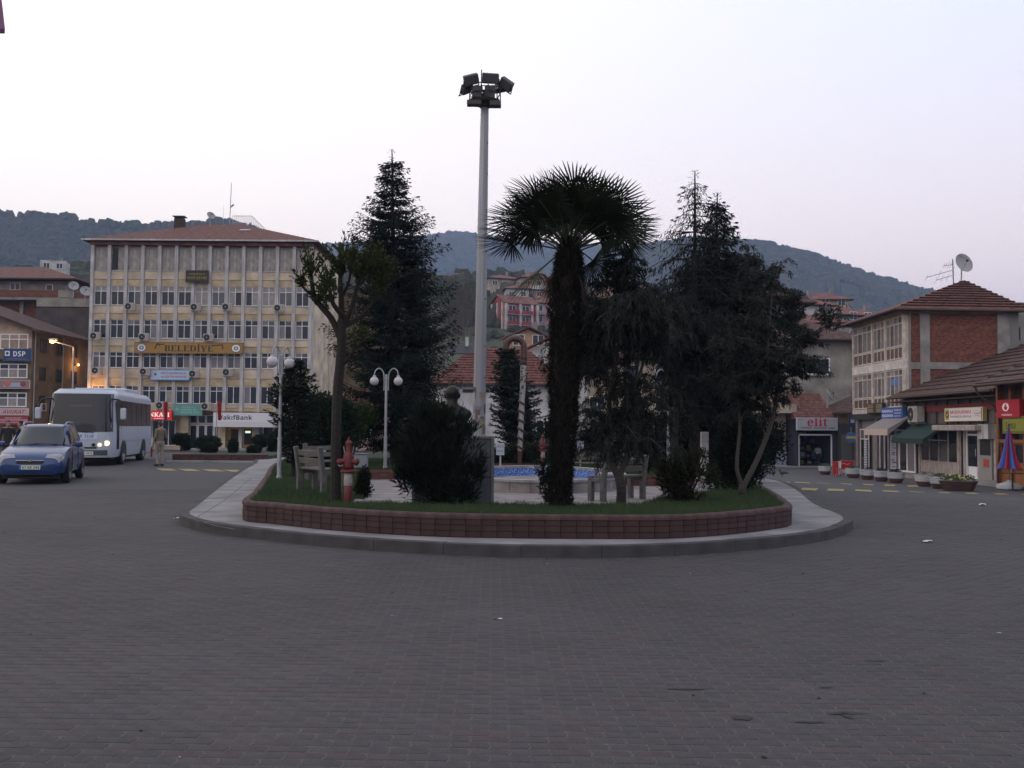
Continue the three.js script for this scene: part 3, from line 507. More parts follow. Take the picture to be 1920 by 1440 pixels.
{
  const t = thing('town_hall', 'cream six storey town hall with white vertical fins and a low red hip roof', 'building', [bx0, 0, BZ]);
  const BD = 14, rows = [[508, 464], [573, 537], [635, 600], [690.5, 660.5], [757, 724]].map(([a, b]) => [by(a), by(b)]), g0 = -0.7, eave = by(455);
  part(t, 'wall', [bb(0.05, BW - 0.05, 3.0, eave, -BD, -0.34), bb(0.05, BW - 0.05, g0 - 1, 3.0, -BD, -1.5)], M.cream);
  part(t, 'side_pier', [bb(BW - 0.048, BW + 0.24, g0 - 1, eave - 0.02, -BD + 0.3, -8.5), bb(BW - 0.048, BW + 0.16, g0 - 1, eave - 0.02, -8.3, -0.5)], mat([0.82, 0.69, 0.50], 0.9, { tex: T.grime, s: 5 }));  // side cover paler than the front: light from the right sky put into its colour
  part(t, 'rear_wing', [bb(BW - 3, BW + 3.4, g0 - 1, by(505), -BD - 9, -BD - 0.01)], M.ochre);
  const nb = 13, bw = BW / nb, rw = RNG(14), pw = 0.15;
  for (let i = 0; i <= nb; i++) part(t, 'pilaster', [bb(i * bw - pw, i * bw + pw, i === 0 || i > 8 || i < 4 ? g0 : 2.95, eave - 0.3, -0.345, 0.2)], M.white);
  for (let i = 0; i < nb; i++) {
    const xa = i * bw + pw + 0.001, xb = (i + 1) * bw - pw - 0.001, xm = (xa + xb) / 2;
    for (let k = 0; k < 5; k++) {
      const [w0, w1] = rows[k], below = k < 4 ? rows[k + 1][1] : 3.0, mid = mix(w0, below, 0.58), ww = xb - xa - 0.05;
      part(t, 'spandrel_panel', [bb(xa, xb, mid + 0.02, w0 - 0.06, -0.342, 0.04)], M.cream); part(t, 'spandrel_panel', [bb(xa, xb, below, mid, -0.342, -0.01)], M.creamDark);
      part(t, 'sill', [bb(xa, xb, w0 - 0.058, w0, -0.34, 0.1)], M.white);
      const gl = k === 0 ? M.blind : null;
      if (k === 0) {
        windowOn(t, xm, (w0 + w1) / 2, -0.1, ww, w1 - w0, i % 3 === 1 ? 2 : 1 + (i > 5 ? 1 : 0), 0, i === 1 ? [M.black, M.blind] : M.blind, { t: 0.05, frame: M.blind });
        if (i === 1) part(t, 'open_pane', [bb(xa + 0.05, xa + 0.42, w0 + 0.1, w0 + 1.5, -0.11, -0.06)], M.black);
      } else {
        const q = () => { const r = rw(), top = k === 1 ? 0.5 : 0.15; return r < 0.62 ? M.glass : r < 0.76 ? M.glassGrey : r < 0.72 + top * 0.4 ? M.curtainSky : M.glassPale; };
        windowOn(t, xm, (w0 + w1) / 2, -0.1, ww, w1 - w0, 2, k === 4 && i > 7 ? 0 : (w1 - w0) * 0.28, [q(), k === 1 ? M.curtainSky : rw() < 0.3 ? M.glassPale : M.glass, q(), k === 1 ? M.curtainSky : rw() < 0.5 ? M.glassGrey : M.glass], { t: 0.055 });  // second row: reflected pale sky painted into the panes with the curtain tone
      }
    }
  }
  // cornice, eaves and roof
  part(t, 'cornice', [bb(-0.2, BW + 0.2, eave - 0.3, eave, -BD - 0.2, 0.36)], mat([0.30, 0.13, 0.09], 0.9, { tex: T.grime, s: 3 }));
  const rf = roofHip(t, 0, BW, 0, -BD, eave + 0.16, 3.0, 0.75, M.roof, 9.2);
  part(t, 'gutter', [bb(-0.8, BW + 0.8, eave + 0.02, eave + 0.16, 0.76, 0.9)], M.white);
  part(t, 'roof_skylight', [muv(new THREE.BoxGeometry(1, 0.06, 0.7).rotateX(0.33).translate(BW * 0.64, eave + 2.0, -3.9))], M.greyPaint);
  // ground floor: recessed entrance, doors, cash machines
  const gy = (py) => P(440, py, 92).y, gX = (px) => P(px, 800, 92).x - bx0;
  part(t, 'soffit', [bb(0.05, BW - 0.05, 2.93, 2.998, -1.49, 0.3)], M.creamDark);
  for (const px of [343, 413, 478, 560]) part(t, 'column', [bb(gX(px) - 0.35, gX(px) + 0.35, g0 - 0.3, 2.925, -1.0, -0.4)], M.cream);
  for (let i = 0; i < 4; i++) { const x = gX(354 + i * 15.5); windowOn(t, x, 0.55, -1.4, 0.74, 2.3, 1, 0, M.glass, { t: 0.1 }); windowOn(t, x, 2.2, -1.4, 0.74, 0.8, 1, 0, M.glass, { t: 0.08 }); }
  part(t, 'steps', [bb(gX(340), gX(410), -0.9, -0.62, -1.39, 0.6), bb(gX(415), gX(500), -0.9, -0.4, -1.39, 0.3)], M.concreteLight);
  const atm = part(t, 'cash_machine_panel', [bb(gX(421), gX(471), -0.35, 1.75, -1.49, -1.2)], mat([0.50, 0.27, 0.02], 0.5));
  part(atm, 'cash_machine', [bb(gX(427), gX(440), -0.1, 1.3, -1.198, -1.12), bb(gX(452), gX(466), -0.1, 1.3, -1.198, -1.12)], M.dark);
  const sc = mat([0.3, 0.4, 0.3], 0.4); sc.emissive.setRGB(0.7, 0.95, 0.75); sc.emissiveIntensity = 1; part(atm, 'screen', [bb(gX(454), gX(464), 0.95, 1.15, -1.118, -1.11)], sc);
  for (let i = 0; i < 3; i++) windowOn(t, gX(496 + i * 22), 0.8, -1.4, 1.0, 2.4, 1, 0, M.glass, { t: 0.08 });
  for (let i = 0; i < 5; i++) windowOn(t, 0.9 + i * 1.5, 0.9, -1.4, 1.3, 2.4, 2, 0, M.glass, { t: 0.08 });
}
// air conditioners
[[245, 575, 'under the third window of the second window row'], [368, 576, 'under the seventh window of the second window row'], [427, 576, 'under the ninth window of the second window row'], [524, 578, 'under the twelfth window of the second window row'],
  [180, 630, 'at the left end of the third window row'], [271, 632, 'above the left end of the long gold sign'], [392, 633, 'above the middle of the long gold sign'], [183, 695, 'at the left end under the fourth window row'], [273, 697, 'just left of the blue and white banner'], [365, 701, 'just right of the blue and white banner'], [428, 698, 'with a reddish side under the fourth window row'], [388, 762, 'right of the teal sign above the entrance'], [303, 760, 'above the lit red sign behind the flag']].forEach(([px, py, s]) => { const p = P(px, py, 91.4); ac('white air conditioner ' + s, p.x, p.y, BZ + 0.54 + 0.17, 0, 1.02); });
// signs on the town hall
const FR = { gold: mat([0.20, 0.12, 0.03], 0.6), dark: M.dark, white: mat([0.6, 0.6, 0.6], 0.5), blue: mat([0.05, 0.16, 0.4], 0.5), red: mat([0.35, 0.01, 0.01], 0.5), teal: mat([0.09, 0.23, 0.23], 0.6) };
const bars = (x, x0, x1, y, h, col, n, seed) => { const r = RNG(seed); x.fillStyle = col; let p = x0; while (p < x1) { const w = h * (0.35 + r() * 0.5); x.fillRect(p, y - h / 2, w * 0.45, h); x.fillRect(p, y - h / 2, w, h * 0.22); x.fillRect(p, y + h * (r() > 0.5 ? 0.28 : 0), w, h * 0.2); p += w * (r() < 0.18 ? 2 : 1.25); } };
{
  const at = (px0, py0, px1, py1, d) => { const a = P(px0, py0, d), b = P(px1, py1, d); return [(a.x + b.x) / 2, (a.y + b.y) / 2, Math.abs(b.x - a.x), Math.abs(a.y - b.y)]; };
  let [x, y, w, h] = at(252, 641, 456, 664, 91.4);
  sign('sign', 'long gold town hall sign with dark lettering and two round emblems', 'sign', [x, y, BZ + 0.62], 0, w, h, FR.gold, printMat(1400, 160, (c, W, H) => {
    c.fillStyle = '#9a7434'; c.fillRect(0, 0, W, H); c.strokeStyle = '#6f5020'; c.lineWidth = 6; c.strokeRect(5, 5, W - 10, H - 10);
    for (const [ex, col] of [[90, '#cfd6e4'], [W - 90, '#e8e6e0']]) { c.fillStyle = '#3a3020'; c.beginPath(); c.arc(ex, H / 2, 62, 0, 7); c.fill(); c.fillStyle = col; c.beginPath(); c.arc(ex, H / 2, 54, 0, 7); c.fill(); c.fillStyle = '#43506a'; c.beginPath(); c.arc(ex, H / 2, 30, 0, 7); c.fill(); c.fillStyle = col; c.fillRect(ex - 5, H / 2 - 24, 10, 44); c.fillRect(ex - 20, H / 2 - 3, 40, 8); }
    txt(c, 'BELEDİYE', 'bold 124px serif', W / 2, H / 2 + 8, '#1a120c', 800);
    c.strokeStyle = '#231a12'; c.lineWidth = 16; c.lineCap = 'round'; c.beginPath(); c.moveTo(262, 92); c.lineTo(284, 44); c.arc(304, 40, 20, Math.PI, 0.2); c.stroke(); c.beginPath(); c.moveTo(284, 30); c.lineTo(380, 26); c.stroke(); c.beginPath(); c.moveTo(1140, 92); c.lineTo(1136, 30); c.lineTo(1000, 44); c.stroke();
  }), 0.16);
  [x, y, w, h] = at(349, 507, 391, 529.5, 91.6);
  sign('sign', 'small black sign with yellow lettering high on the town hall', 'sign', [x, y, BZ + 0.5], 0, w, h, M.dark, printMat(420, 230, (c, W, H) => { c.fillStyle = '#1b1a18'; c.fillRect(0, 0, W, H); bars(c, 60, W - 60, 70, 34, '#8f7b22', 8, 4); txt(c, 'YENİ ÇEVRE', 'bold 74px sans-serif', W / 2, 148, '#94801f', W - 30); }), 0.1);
  [x, y, w, h] = at(283, 693, 356, 713.5, 91.6);
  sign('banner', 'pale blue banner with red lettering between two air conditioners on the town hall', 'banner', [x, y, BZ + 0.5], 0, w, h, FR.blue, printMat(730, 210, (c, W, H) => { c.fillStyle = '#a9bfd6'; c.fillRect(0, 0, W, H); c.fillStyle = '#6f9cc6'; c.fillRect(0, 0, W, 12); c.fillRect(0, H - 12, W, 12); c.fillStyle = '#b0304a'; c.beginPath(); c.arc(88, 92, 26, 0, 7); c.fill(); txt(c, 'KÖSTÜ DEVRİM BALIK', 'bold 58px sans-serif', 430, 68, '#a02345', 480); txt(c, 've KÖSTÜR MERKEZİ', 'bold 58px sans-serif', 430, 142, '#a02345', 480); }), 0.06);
  [x, y, w, h] = at(325, 757, 379, 779.5, 91.2);
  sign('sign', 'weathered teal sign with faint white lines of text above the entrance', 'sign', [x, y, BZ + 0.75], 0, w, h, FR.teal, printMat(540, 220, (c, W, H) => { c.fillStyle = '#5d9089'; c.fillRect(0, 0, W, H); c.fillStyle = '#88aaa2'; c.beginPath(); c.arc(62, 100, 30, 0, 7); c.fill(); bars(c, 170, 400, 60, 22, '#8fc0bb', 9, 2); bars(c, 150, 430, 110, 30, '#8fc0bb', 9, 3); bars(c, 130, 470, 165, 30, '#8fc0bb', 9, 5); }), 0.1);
  [x, y, w, h] = at(236, 769, 322.5, 788, 91.0);
  sign('sign', 'illuminated red bank sign with white capitals partly hidden by the bus', 'sign', [x, y, BZ + 1.0], 0, w, h, FR.red, printMat(860, 190, (c, W, H) => { c.fillStyle = '#b0101c'; c.fillRect(0, 0, W, H); txt(c, 'BANKASI', 'bold 120px serif', 540, 84, '#fff4ea', 560); c.fillStyle = '#e8c0b8'; c.fillRect(520, 156, 270, 12); }, 0.55), 0.25);
  [x, y, w, h] = at(400, 769.5, 560, 796, 90.6);
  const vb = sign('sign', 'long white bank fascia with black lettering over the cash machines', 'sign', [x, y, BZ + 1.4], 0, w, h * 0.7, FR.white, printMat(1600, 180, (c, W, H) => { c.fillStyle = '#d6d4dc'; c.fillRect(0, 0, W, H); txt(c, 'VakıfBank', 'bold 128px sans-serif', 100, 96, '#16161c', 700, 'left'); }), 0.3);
  part(vb, 'canopy', [bb(-w / 2, w / 2, -h * 0.72, -h * 0.355, -1.4, 0.06)], FR.white);
}
// on the roof
{
  const dish = (label, p, r, ry, rx, mast) => { const t = thing('satellite_dish', label, 'satellite dish', [p.x, p.y, p.z], ry); const prof = []; for (let i = 0; i <= 8; i++) prof.push([(r * i) / 8, 0.32 * r * (i / 8) ** 2]); for (let i = 8; i >= 0; i--) prof.push([(r * i) / 8 + 0.001, 0.32 * r * (i / 8) ** 2 - 0.025]); const b = part(t, 'reflector', [lathe(prof, 28).rotateX(Math.PI / 2 - rx)], mat([0.34, 0.33, 0.33], 0.6)); const n = V(0, Math.sin(rx), Math.cos(rx)); const f = n.clone().multiplyScalar(r * 0.85); part(t, 'feed_horn', [bar(f.clone(), f.clone().multiplyScalar(0.8), 0.06 * r + 0.02, 0.09 * r + 0.02, 8), ...[0, 2.1, 4.2].map((a) => bar(V(Math.cos(a) * r * 0.95, Math.sin(a) * r * 0.95 * Math.cos(rx) + 0.3 * r * Math.sin(rx), 0.3 * r * Math.cos(rx) - Math.sin(a) * r * 0.95 * Math.sin(rx)), f, 0.012, 0.012, 4))], M.dark); part(t, 'mast', [bar(V(0, 0, -0.04), V(0, -mast, -0.1), 0.04, 0.05, 6)], M.greyPaint); return t; };
  globalThis.makeDish = dish;
  let p = P(395, 405, 98); dish('dark satellite dish on the ridge of the town hall roof', p, 0.42, 0.7, 0.5, 1.0);
  p = P(479, 427, 99); dish('small satellite dish near the rooftop railing', p, 0.2, -0.6, 0.4, 0.8);
  p = P(337, 421, 98); let t = thing('chimney', 'dark chimney with a flat cap on the town hall roof', 'chimney', [p.x, p.y, p.z]); part(t, 'stack', [bb(-0.45, 0.45, -2.2, 0.55, -0.4, 0.4)], mat([0.10, 0.08, 0.075], 0.95, { tex: T.brick, s: 1.2 })); part(t, 'cap', [bb(-0.6, 0.6, 0.72, 0.8, -0.5, 0.5), bb(-0.4, -0.3, 0.551, 0.72, -0.3, 0.3), bb(0.3, 0.4, 0.551, 0.72, -0.3, 0.3)], M.concreteDark);
  p = P(430, 424, 99); t = thing('antenna_mast', 'thin lattice mast with a small antenna on the town hall roof', 'antenna', [p.x, p.y, p.z]); part(t, 'pole', [bar(V(0, -1, 0), V(0.12, 4.4, 0), 0.05, 0.03, 6)], M.greyPaint); part(t, 'antenna', [bar(V(0.08, 1.9, 0), V(0.4, 2.2, 0), 0.07, 0.1, 6), bar(V(-0.62, -1, 0), V(-0.6, 2.2, 0), 0.015, 0.015, 4)], M.greyPaint);
  const a = P(436, 428, 100), b = P(472, 405, 100), c = P(497, 432, 102); t = thing('rooftop_railing', 'pale rooftop railing of thin posts beside the mast', 'railing', [0, 0, 0]);
  const F = []; for (let i = 0; i <= 10; i++) { const x = mix(a.x, b.x, i / 10); F.push(bar(V(x, a.y - 1, a.z), V(x, b.y, a.z), 0.025, 0.025, 4)); } for (let i = 0; i <= 8; i++) { const x = mix(b.x, c.x, i / 8), y = mix(b.y, c.y + 0.15, i / 8); F.push(bar(V(x, c.y - 1.4, a.z - i * 0.25), V(x, y, a.z - i * 0.25), 0.025, 0.025, 4)); }
  part(t, 'post', F, M.white); part(t, 'rail', [bar(V(a.x, b.y, a.z), V(b.x, b.y, a.z), 0.03), bar(V(b.x, b.y, a.z), V(c.x, c.y + 0.15, a.z - 2), 0.03), bar(V(a.x, b.y - 0.7, a.z), V(b.x, b.y - 0.7, a.z), 0.02)], M.white);
}
// ------------------------------------------------------------------ buildings on the left
{
  const X1 = P(58, 700, 92).x, Z = -92, yy = (py) => P(30, py, 92).y;
  const t = thing('office_building', 'weathered ochre office block with party and lawyer signs on its front at the far left', 'building', [X1, 0, Z]);
  const e = yy(616), W = 14, D = 12.2;
  part(t, 'wall', [bb(-W, 0, -1.6, e, -D, 0)], M.ochre);
  part(t, 'gable', [facesGeo([[V(-W, e, 0.002), V(0, e, 0.002), V(-W, e + 5, 0.002)]]), bb(-W, 0, yy(652), e, 0.003, 0.05)], mat([0.50, 0.36, 0.26], 0.9, { tex: T.grime, s: 4 }));
  part(t, 'roof', [facesGeo([[V(0.9, e - 0.15, 0.8), V(0.9, e - 0.15, -D - 0.8), V(-W, e + 5.2, -D - 0.8), V(-W, e + 5.2, 0.8)], [V(0.9, e - 0.4, 0.8), V(-W, e + 4.95, 0.8), V(-W, e + 4.95, -D - 0.8), V(0.9, e - 0.4, -D - 0.8)], [V(0.9, e - 0.15, 0.8), V(-W, e + 5.2, 0.8), V(-W, e + 4.95, 0.8), V(0.9, e - 0.4, 0.8)], [V(0.9, e - 0.15, 0.8), V(0.9, e - 0.4, 0.8), V(0.9, e - 0.4, -D - 0.8), V(0.9, e - 0.15, -D - 0.8)]])], M.roofDark);
  for (const [a, b] of [[655, 626], [709, 682], [763, 736]]) { windowOn(t, -1.6, (yy(a) + yy(b)) / 2, 0.06, 2.6, yy(b) - yy(a), 3, 0.5, [M.glassPale, M.glass, M.curtainSky, M.glassGrey], { t: 0.09 }); windowOn(t, -4.7, (yy(a) + yy(b)) / 2, 0.06, 2.6, yy(b) - yy(a), 3, 0.5, [M.glass, M.glassPale], { t: 0.09 }); part(t, 'balcony_wall', [bb(-W, 0.04, yy(a) - 0.95, yy(a) - 0.02, 0.052, 0.5)], M.ochre); }
  for (let k = 0; k < 3; k++) for (let i = 0; i < 3; i++) simpleWindow(t, 0.045, yy(645 + 54 * k), -2.2 - i * 3.4, 1.2, 1.3, Math.PI / 2, M.woodDark);
  part(t, 'drainpipe', [bar(V(0.12, -0.6, -0.4), V(0.12, e - 0.3, -0.4), 0.06), bar(V(0.12, -0.6, -6.2), V(0.12, e - 0.3, -6.2), 0.06)], M.greyPaint);
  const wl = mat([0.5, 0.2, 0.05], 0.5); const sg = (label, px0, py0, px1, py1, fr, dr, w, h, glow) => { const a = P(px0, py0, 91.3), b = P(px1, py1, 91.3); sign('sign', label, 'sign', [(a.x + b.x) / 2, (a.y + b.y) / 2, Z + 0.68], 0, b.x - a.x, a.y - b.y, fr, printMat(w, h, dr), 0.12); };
  sg('dark blue party sign with three white capitals', 6, 653, 58, 677, FR.blue, (c, W, H) => { c.fillStyle = '#27375c'; c.fillRect(0, 0, W, H); c.fillStyle = '#d4d8e6'; c.fillRect(24, 40, 90, 90); c.fillStyle = '#27375c'; c.beginPath(); c.arc(69, 85, 26, 0, 7); c.fill(); txt(c, 'DSP', 'bold 130px sans-serif', 285, 92, '#d4d8e6', 300); bars(c, 60, 440, 185, 14, '#8794b8', 9, 6); }, 500, 215);
  sg('faded pink and blue poster under the second window row', -4, 712, 55, 729, FR.white, (c, W, H) => { c.fillStyle = '#8f7076'; c.fillRect(0, 0, W, H); c.fillStyle = '#94a8bc'; c.fillRect(90, 46, 330, 74); c.fillStyle = '#b06a62'; c.beginPath(); c.arc(150, 60, 60, 0, 7); c.fill(); c.fillStyle = '#7a4450'; c.beginPath(); c.arc(400, 70, 50, 0, 7); c.fill(); }, 500, 150);
  sg('white sign with red lawyer lettering over the shops', -4, 765, 53, 779, FR.white, (c, W, H) => { c.fillStyle = '#b8a0a0'; c.fillRect(0, 0, W, H); txt(c, 'AVUKAT', 'bold italic 96px sans-serif', W / 2, 66, '#a02a34', 430); }, 500, 125);
  sg('red and white striped shop sign lowest on the ochre block', -4, 780, 52, 796, FR.red, (c, W, H) => { c.fillStyle = '#8d2f38'; c.fillRect(0, 0, W, H); c.fillStyle = '#a8848a'; c.fillRect(0, 50, W, 30); txt(c, 'EMLAK SİCART', 'bold 40px sans-serif', W / 2, 28, '#cfa8a6', 430); c.fillStyle = '#b08c90'; c.fillRect(0, 98, W, 18); }, 500, 140);
  { const a = P(70, 763, 92); ac('dark grey air conditioner beside the lawyer sign on the ochre block', X1 + 0.6, a.y, Z - 1.2, Math.PI / 2, 1.1); }
  // brick building behind
  const u = thing('brick_house', 'unfinished brick house with a red hip roof behind the ochre office block', 'building', [P(80, 600, 116).x, 0, -116]); const b0 = (py) => P(80, py, 112).y, wx = 6.4;
  part(u, 'wall', [bb(-wx - 8, wx - 1.2, -1, b0(545), -9, 4)], M.brick); part(u, 'attic_wall', [bb(-wx - 8, wx - 2.4, b0(545) + 0.1, b0(524), -8, 2.6)], M.plaster);
  part(u, 'balcony_parapet', [bb(-wx - 8, wx - 2.2, b0(560), b0(547), 5.2, 5.4)], M.brick); part(u, 'balcony_slab', [bb(-wx - 8, wx - 0.9, b0(565), b0(560.5), 4.001, 5.45)], M.concrete); part(u, 'balcony_side', [bb(wx - 2.19, wx - 0.95, b0(560), b0(547), 4.3, 5.4)], M.plaster); part(u, 'corner_post', [bb(wx - 1.6, wx - 1.15, -1, b0(546), 4.003, 4.3), bb(wx - 7, wx - 6.6, -1, b0(546), 4.003, 4.3)], M.concrete);
  roofHip(u, -wx - 8, wx - 2.2, 2.6, -8, b0(521), 2.3, 1.4, M.roof); simpleWindow(u, -2, b0(534), 2.65, 1.2, 0.9); simpleWindow(u, 1.9, b0(536), 2.65, 0.8, 0.7); simpleWindow(u, 4.2, b0(600), 4.05, 1.3, 1.8); part(u, 'chimney', [bb(-0.6, 0.5, b0(524), b0(497), -1, 0)], M.concrete);
  makeDish('white satellite dish on the eaves of the brick house, the left of two', P(138, 537, 110), 0.55, 0.5, 0.45, 1.2); makeDish('white satellite dish on the eaves of the brick house, the right of two', P(160, 547, 109), 0.6, 0.6, 0.45, 1.2);
  const v = thing('grey_house', 'dark grey house with a brown roof in the gap left of the town hall', 'building', [P(150, 700, 110).x, 0, -110], 0); part(v, 'wall', [bb(-5, 4.8, -1.5, P(150, 575, 110).y, -6, 0)], mat([0.10, 0.085, 0.08], 0.95, { tex: T.grime, s: 4 })); part(v, 'parapet', [bb(-5, 4.9, P(150, 578, 110).y + 0.15, P(150, 560, 110).y, -0.1, 0.12)], M.plaster); for (const y of [3.4, 7.2, 10.6]) { simpleWindow(v, 2.6, y, 0.045, 1.2, 1.4); }
}
// street lamps that are lit
const bulb = (c, k) => { const m = mat([0.9, 0.7, 0.4], 0.5); m.emissive.setRGB(...c); m.emissiveIntensity = k; return m; };
function lampLight(p, c, k) { const l = new THREE.PointLight(new THREE.Color().setRGB(...c), k, 0, 2); l.position.copy(p); l.castShadow = true; l.shadow.radius = 4; scene.add(l); }
{
  const d = 62, base = P(134, 838, d), t = thing('street_lamp', 'tall grey street lamp glowing orange in front of the ochre block', 'street lamp', [base.x, HT(base.x, base.z), base.z]);
  const top = P(138, 651, d).sub(t.position), head = P(104, 640, d).sub(t.position); head.z += 0.3;
  part(t, 'pole', [bar(V(0, 0, 0), V(top.x, top.y, 0), 0.08, 0.05, 8)], M.galv); part(t, 'arm', [bar(V(top.x, top.y, 0), head, 0.035, 0.03, 6)], M.galv);
  const hd = part(t, 'lamp_head', [sph(0.2, 10, 0, 0.09, 0, 0.4).scale(1.6, 1, 0.8).translate(head.x, head.y, head.z)], M.greyPaint); part(hd, 'bulb', [sph(0.17, 12, head.x - 0.06, head.y - 0.02, head.z, 0.75)], bulb([1, 0.42, 0.10], 6));
  lampLight(V(head.x - 0.06, head.y - 0.22, head.z).add(t.position), [1, 0.45, 0.13], 26);
  const w = P(153, 683, 100), u = thing('wall_lamp', 'small orange wall lamp glowing on the side of the ochre block', 'lamp', [P(58, 700, 92).x + 0.3, w.y, -101]); part(u, 'bracket', [bb(-0.32, 0, -0.04, 0.04, -0.04, 0.04)], M.dark); part(u, 'globe', [sph(0.13, 10, 0.12, 0, 0)], bulb([1, 0.4, 0.08], 5)); lampLight(u.position.clone().add(V(0.4, -0.1, 0)), [1, 0.42, 0.1], 9);
  const q = P(178, 739, 90), s = thing('wall_lamp', 'orange lamp glowing at the lower left corner of the town hall', 'lamp', [bx0 + 0.55, q.y, BZ + 1.0]); part(s, 'bracket', [bar(V(0, 0, -0.66), V(0, 0, -0.1), 0.03)], M.dark); part(s, 'globe', [sph(0.14, 10)], bulb([1, 0.45, 0.12], 5)); lampLight(s.position.clone().add(V(0, 0.1, 0.2)), [1, 0.45, 0.13], 12);
}
// ------------------------------------------------------------------ low white hall with the big red roof behind the park
{
  const a = P(818, 722, 76), b = P(1052, 724, 76), t = thing('white_hall', 'long white building with a large red tiled roof behind the cane monument', 'building', [(a.x + b.x) / 2, 0, -76]), w = (b.x - a.x) / 2, e = a.y;
  part(t, 'wall', [bb(-w, w, -1.5, e, -9, 0)], mat([0.62, 0.60, 0.60], 0.85, { tex: T.grime, s: 5 })); const rf = roofHip(t, -w, w, 0, -9, e + 0.15, 3.1, 0.6, M.roof, 3.2);
  // courses of tiles, each a raised lip
  const rr = P(930, 652, 80.5).y; for (let k = 1; k < 14; k++) { const f = k / 14, z = 0.6 - f * 5.1, y = e + 0.15 + f * 3.1, x = mix(w + 0.6, w - 2.6, f); part(rf, 'tile_course', [muv(new THREE.BoxGeometry(2 * x, 0.05, 0.12).rotateX(0.55).translate(0, y + 0.03, z))], M.roof); }
  for (const px of [880, 905]) part(t, 'vent', [bb(P(px, 730, 76).x - t.position.x - 0.5, P(px, 730, 76).x - t.position.x + 0.5, P(px, 736, 76).y, P(px, 730, 76).y, 0.004, 0.06)], M.dark);
  for (const px of [850, 985, 1020]) windowOn(t, P(px, 800, 76).x - t.position.x, 1.5, 0.05, 1.2, 1.5, 2, 0, M.glass, { t: 0.08 });
  const p = P(868, 654, 80); const d2 = thing('solar_heater', 'dark rooftop water heater with white tank on the red roof left of the mast', 'water heater', [p.x, p.y - 0.5, p.z]); part(d2, 'panel', [muv(new THREE.BoxGeometry(2.6, 0.06, 1.4).rotateX(0.6).translate(0, 0.45, 0))], M.black); part(d2, 'tank', [clean(new THREE.CylinderGeometry(0.14, 0.14, 0.8, 12).translate(0.3, 1.1, -0.5))], M.white); part(d2, 'stand', [bar(V(-1.1, -0.4, -0.5), V(-1.1, 0.8, -0.5), 0.03), bar(V(1.1, -0.4, -0.5), V(1.1, 0.8, -0.5), 0.03)], M.steel);
  house('house with red gable roof partly behind the palm trunk', hp(1030, 740, 92), 0.1, 6, 6, 3.4, { wall: HM.white, rise: 1.6, roof: 'gable', rm: M.roof });
  // pale walls glimpsed between the trees
  house('pale pink house glimpsed under the big spruce left of the double globe lamp', hp(690, 845, 88), 0, 10, 6, 3.6, { wall: HM.pink, rise: 1.6, rm: M.roof });
  house('cream apartment house glimpsed between the olive trees', hp(1190, 850, 95), 0.1, 12, 9, 8.6, { wall: HM.cream, rise: 2, rm: M.roof });
  house('pale house showing through the olive branches on the right', hp(1330, 850, 98), -0.1, 11, 9, 6.2, { wall: HM.white, rise: 2, rm: M.roof });
}

// ------------------------------------------------------------------ the street on the right: fronts along one line
const SX = 24.4, FACE = -Math.PI / 2;
// a point on the street front (x = X) seen at a survey pixel
const onFront = (px, py, X = SX) => PX(px, py, X);
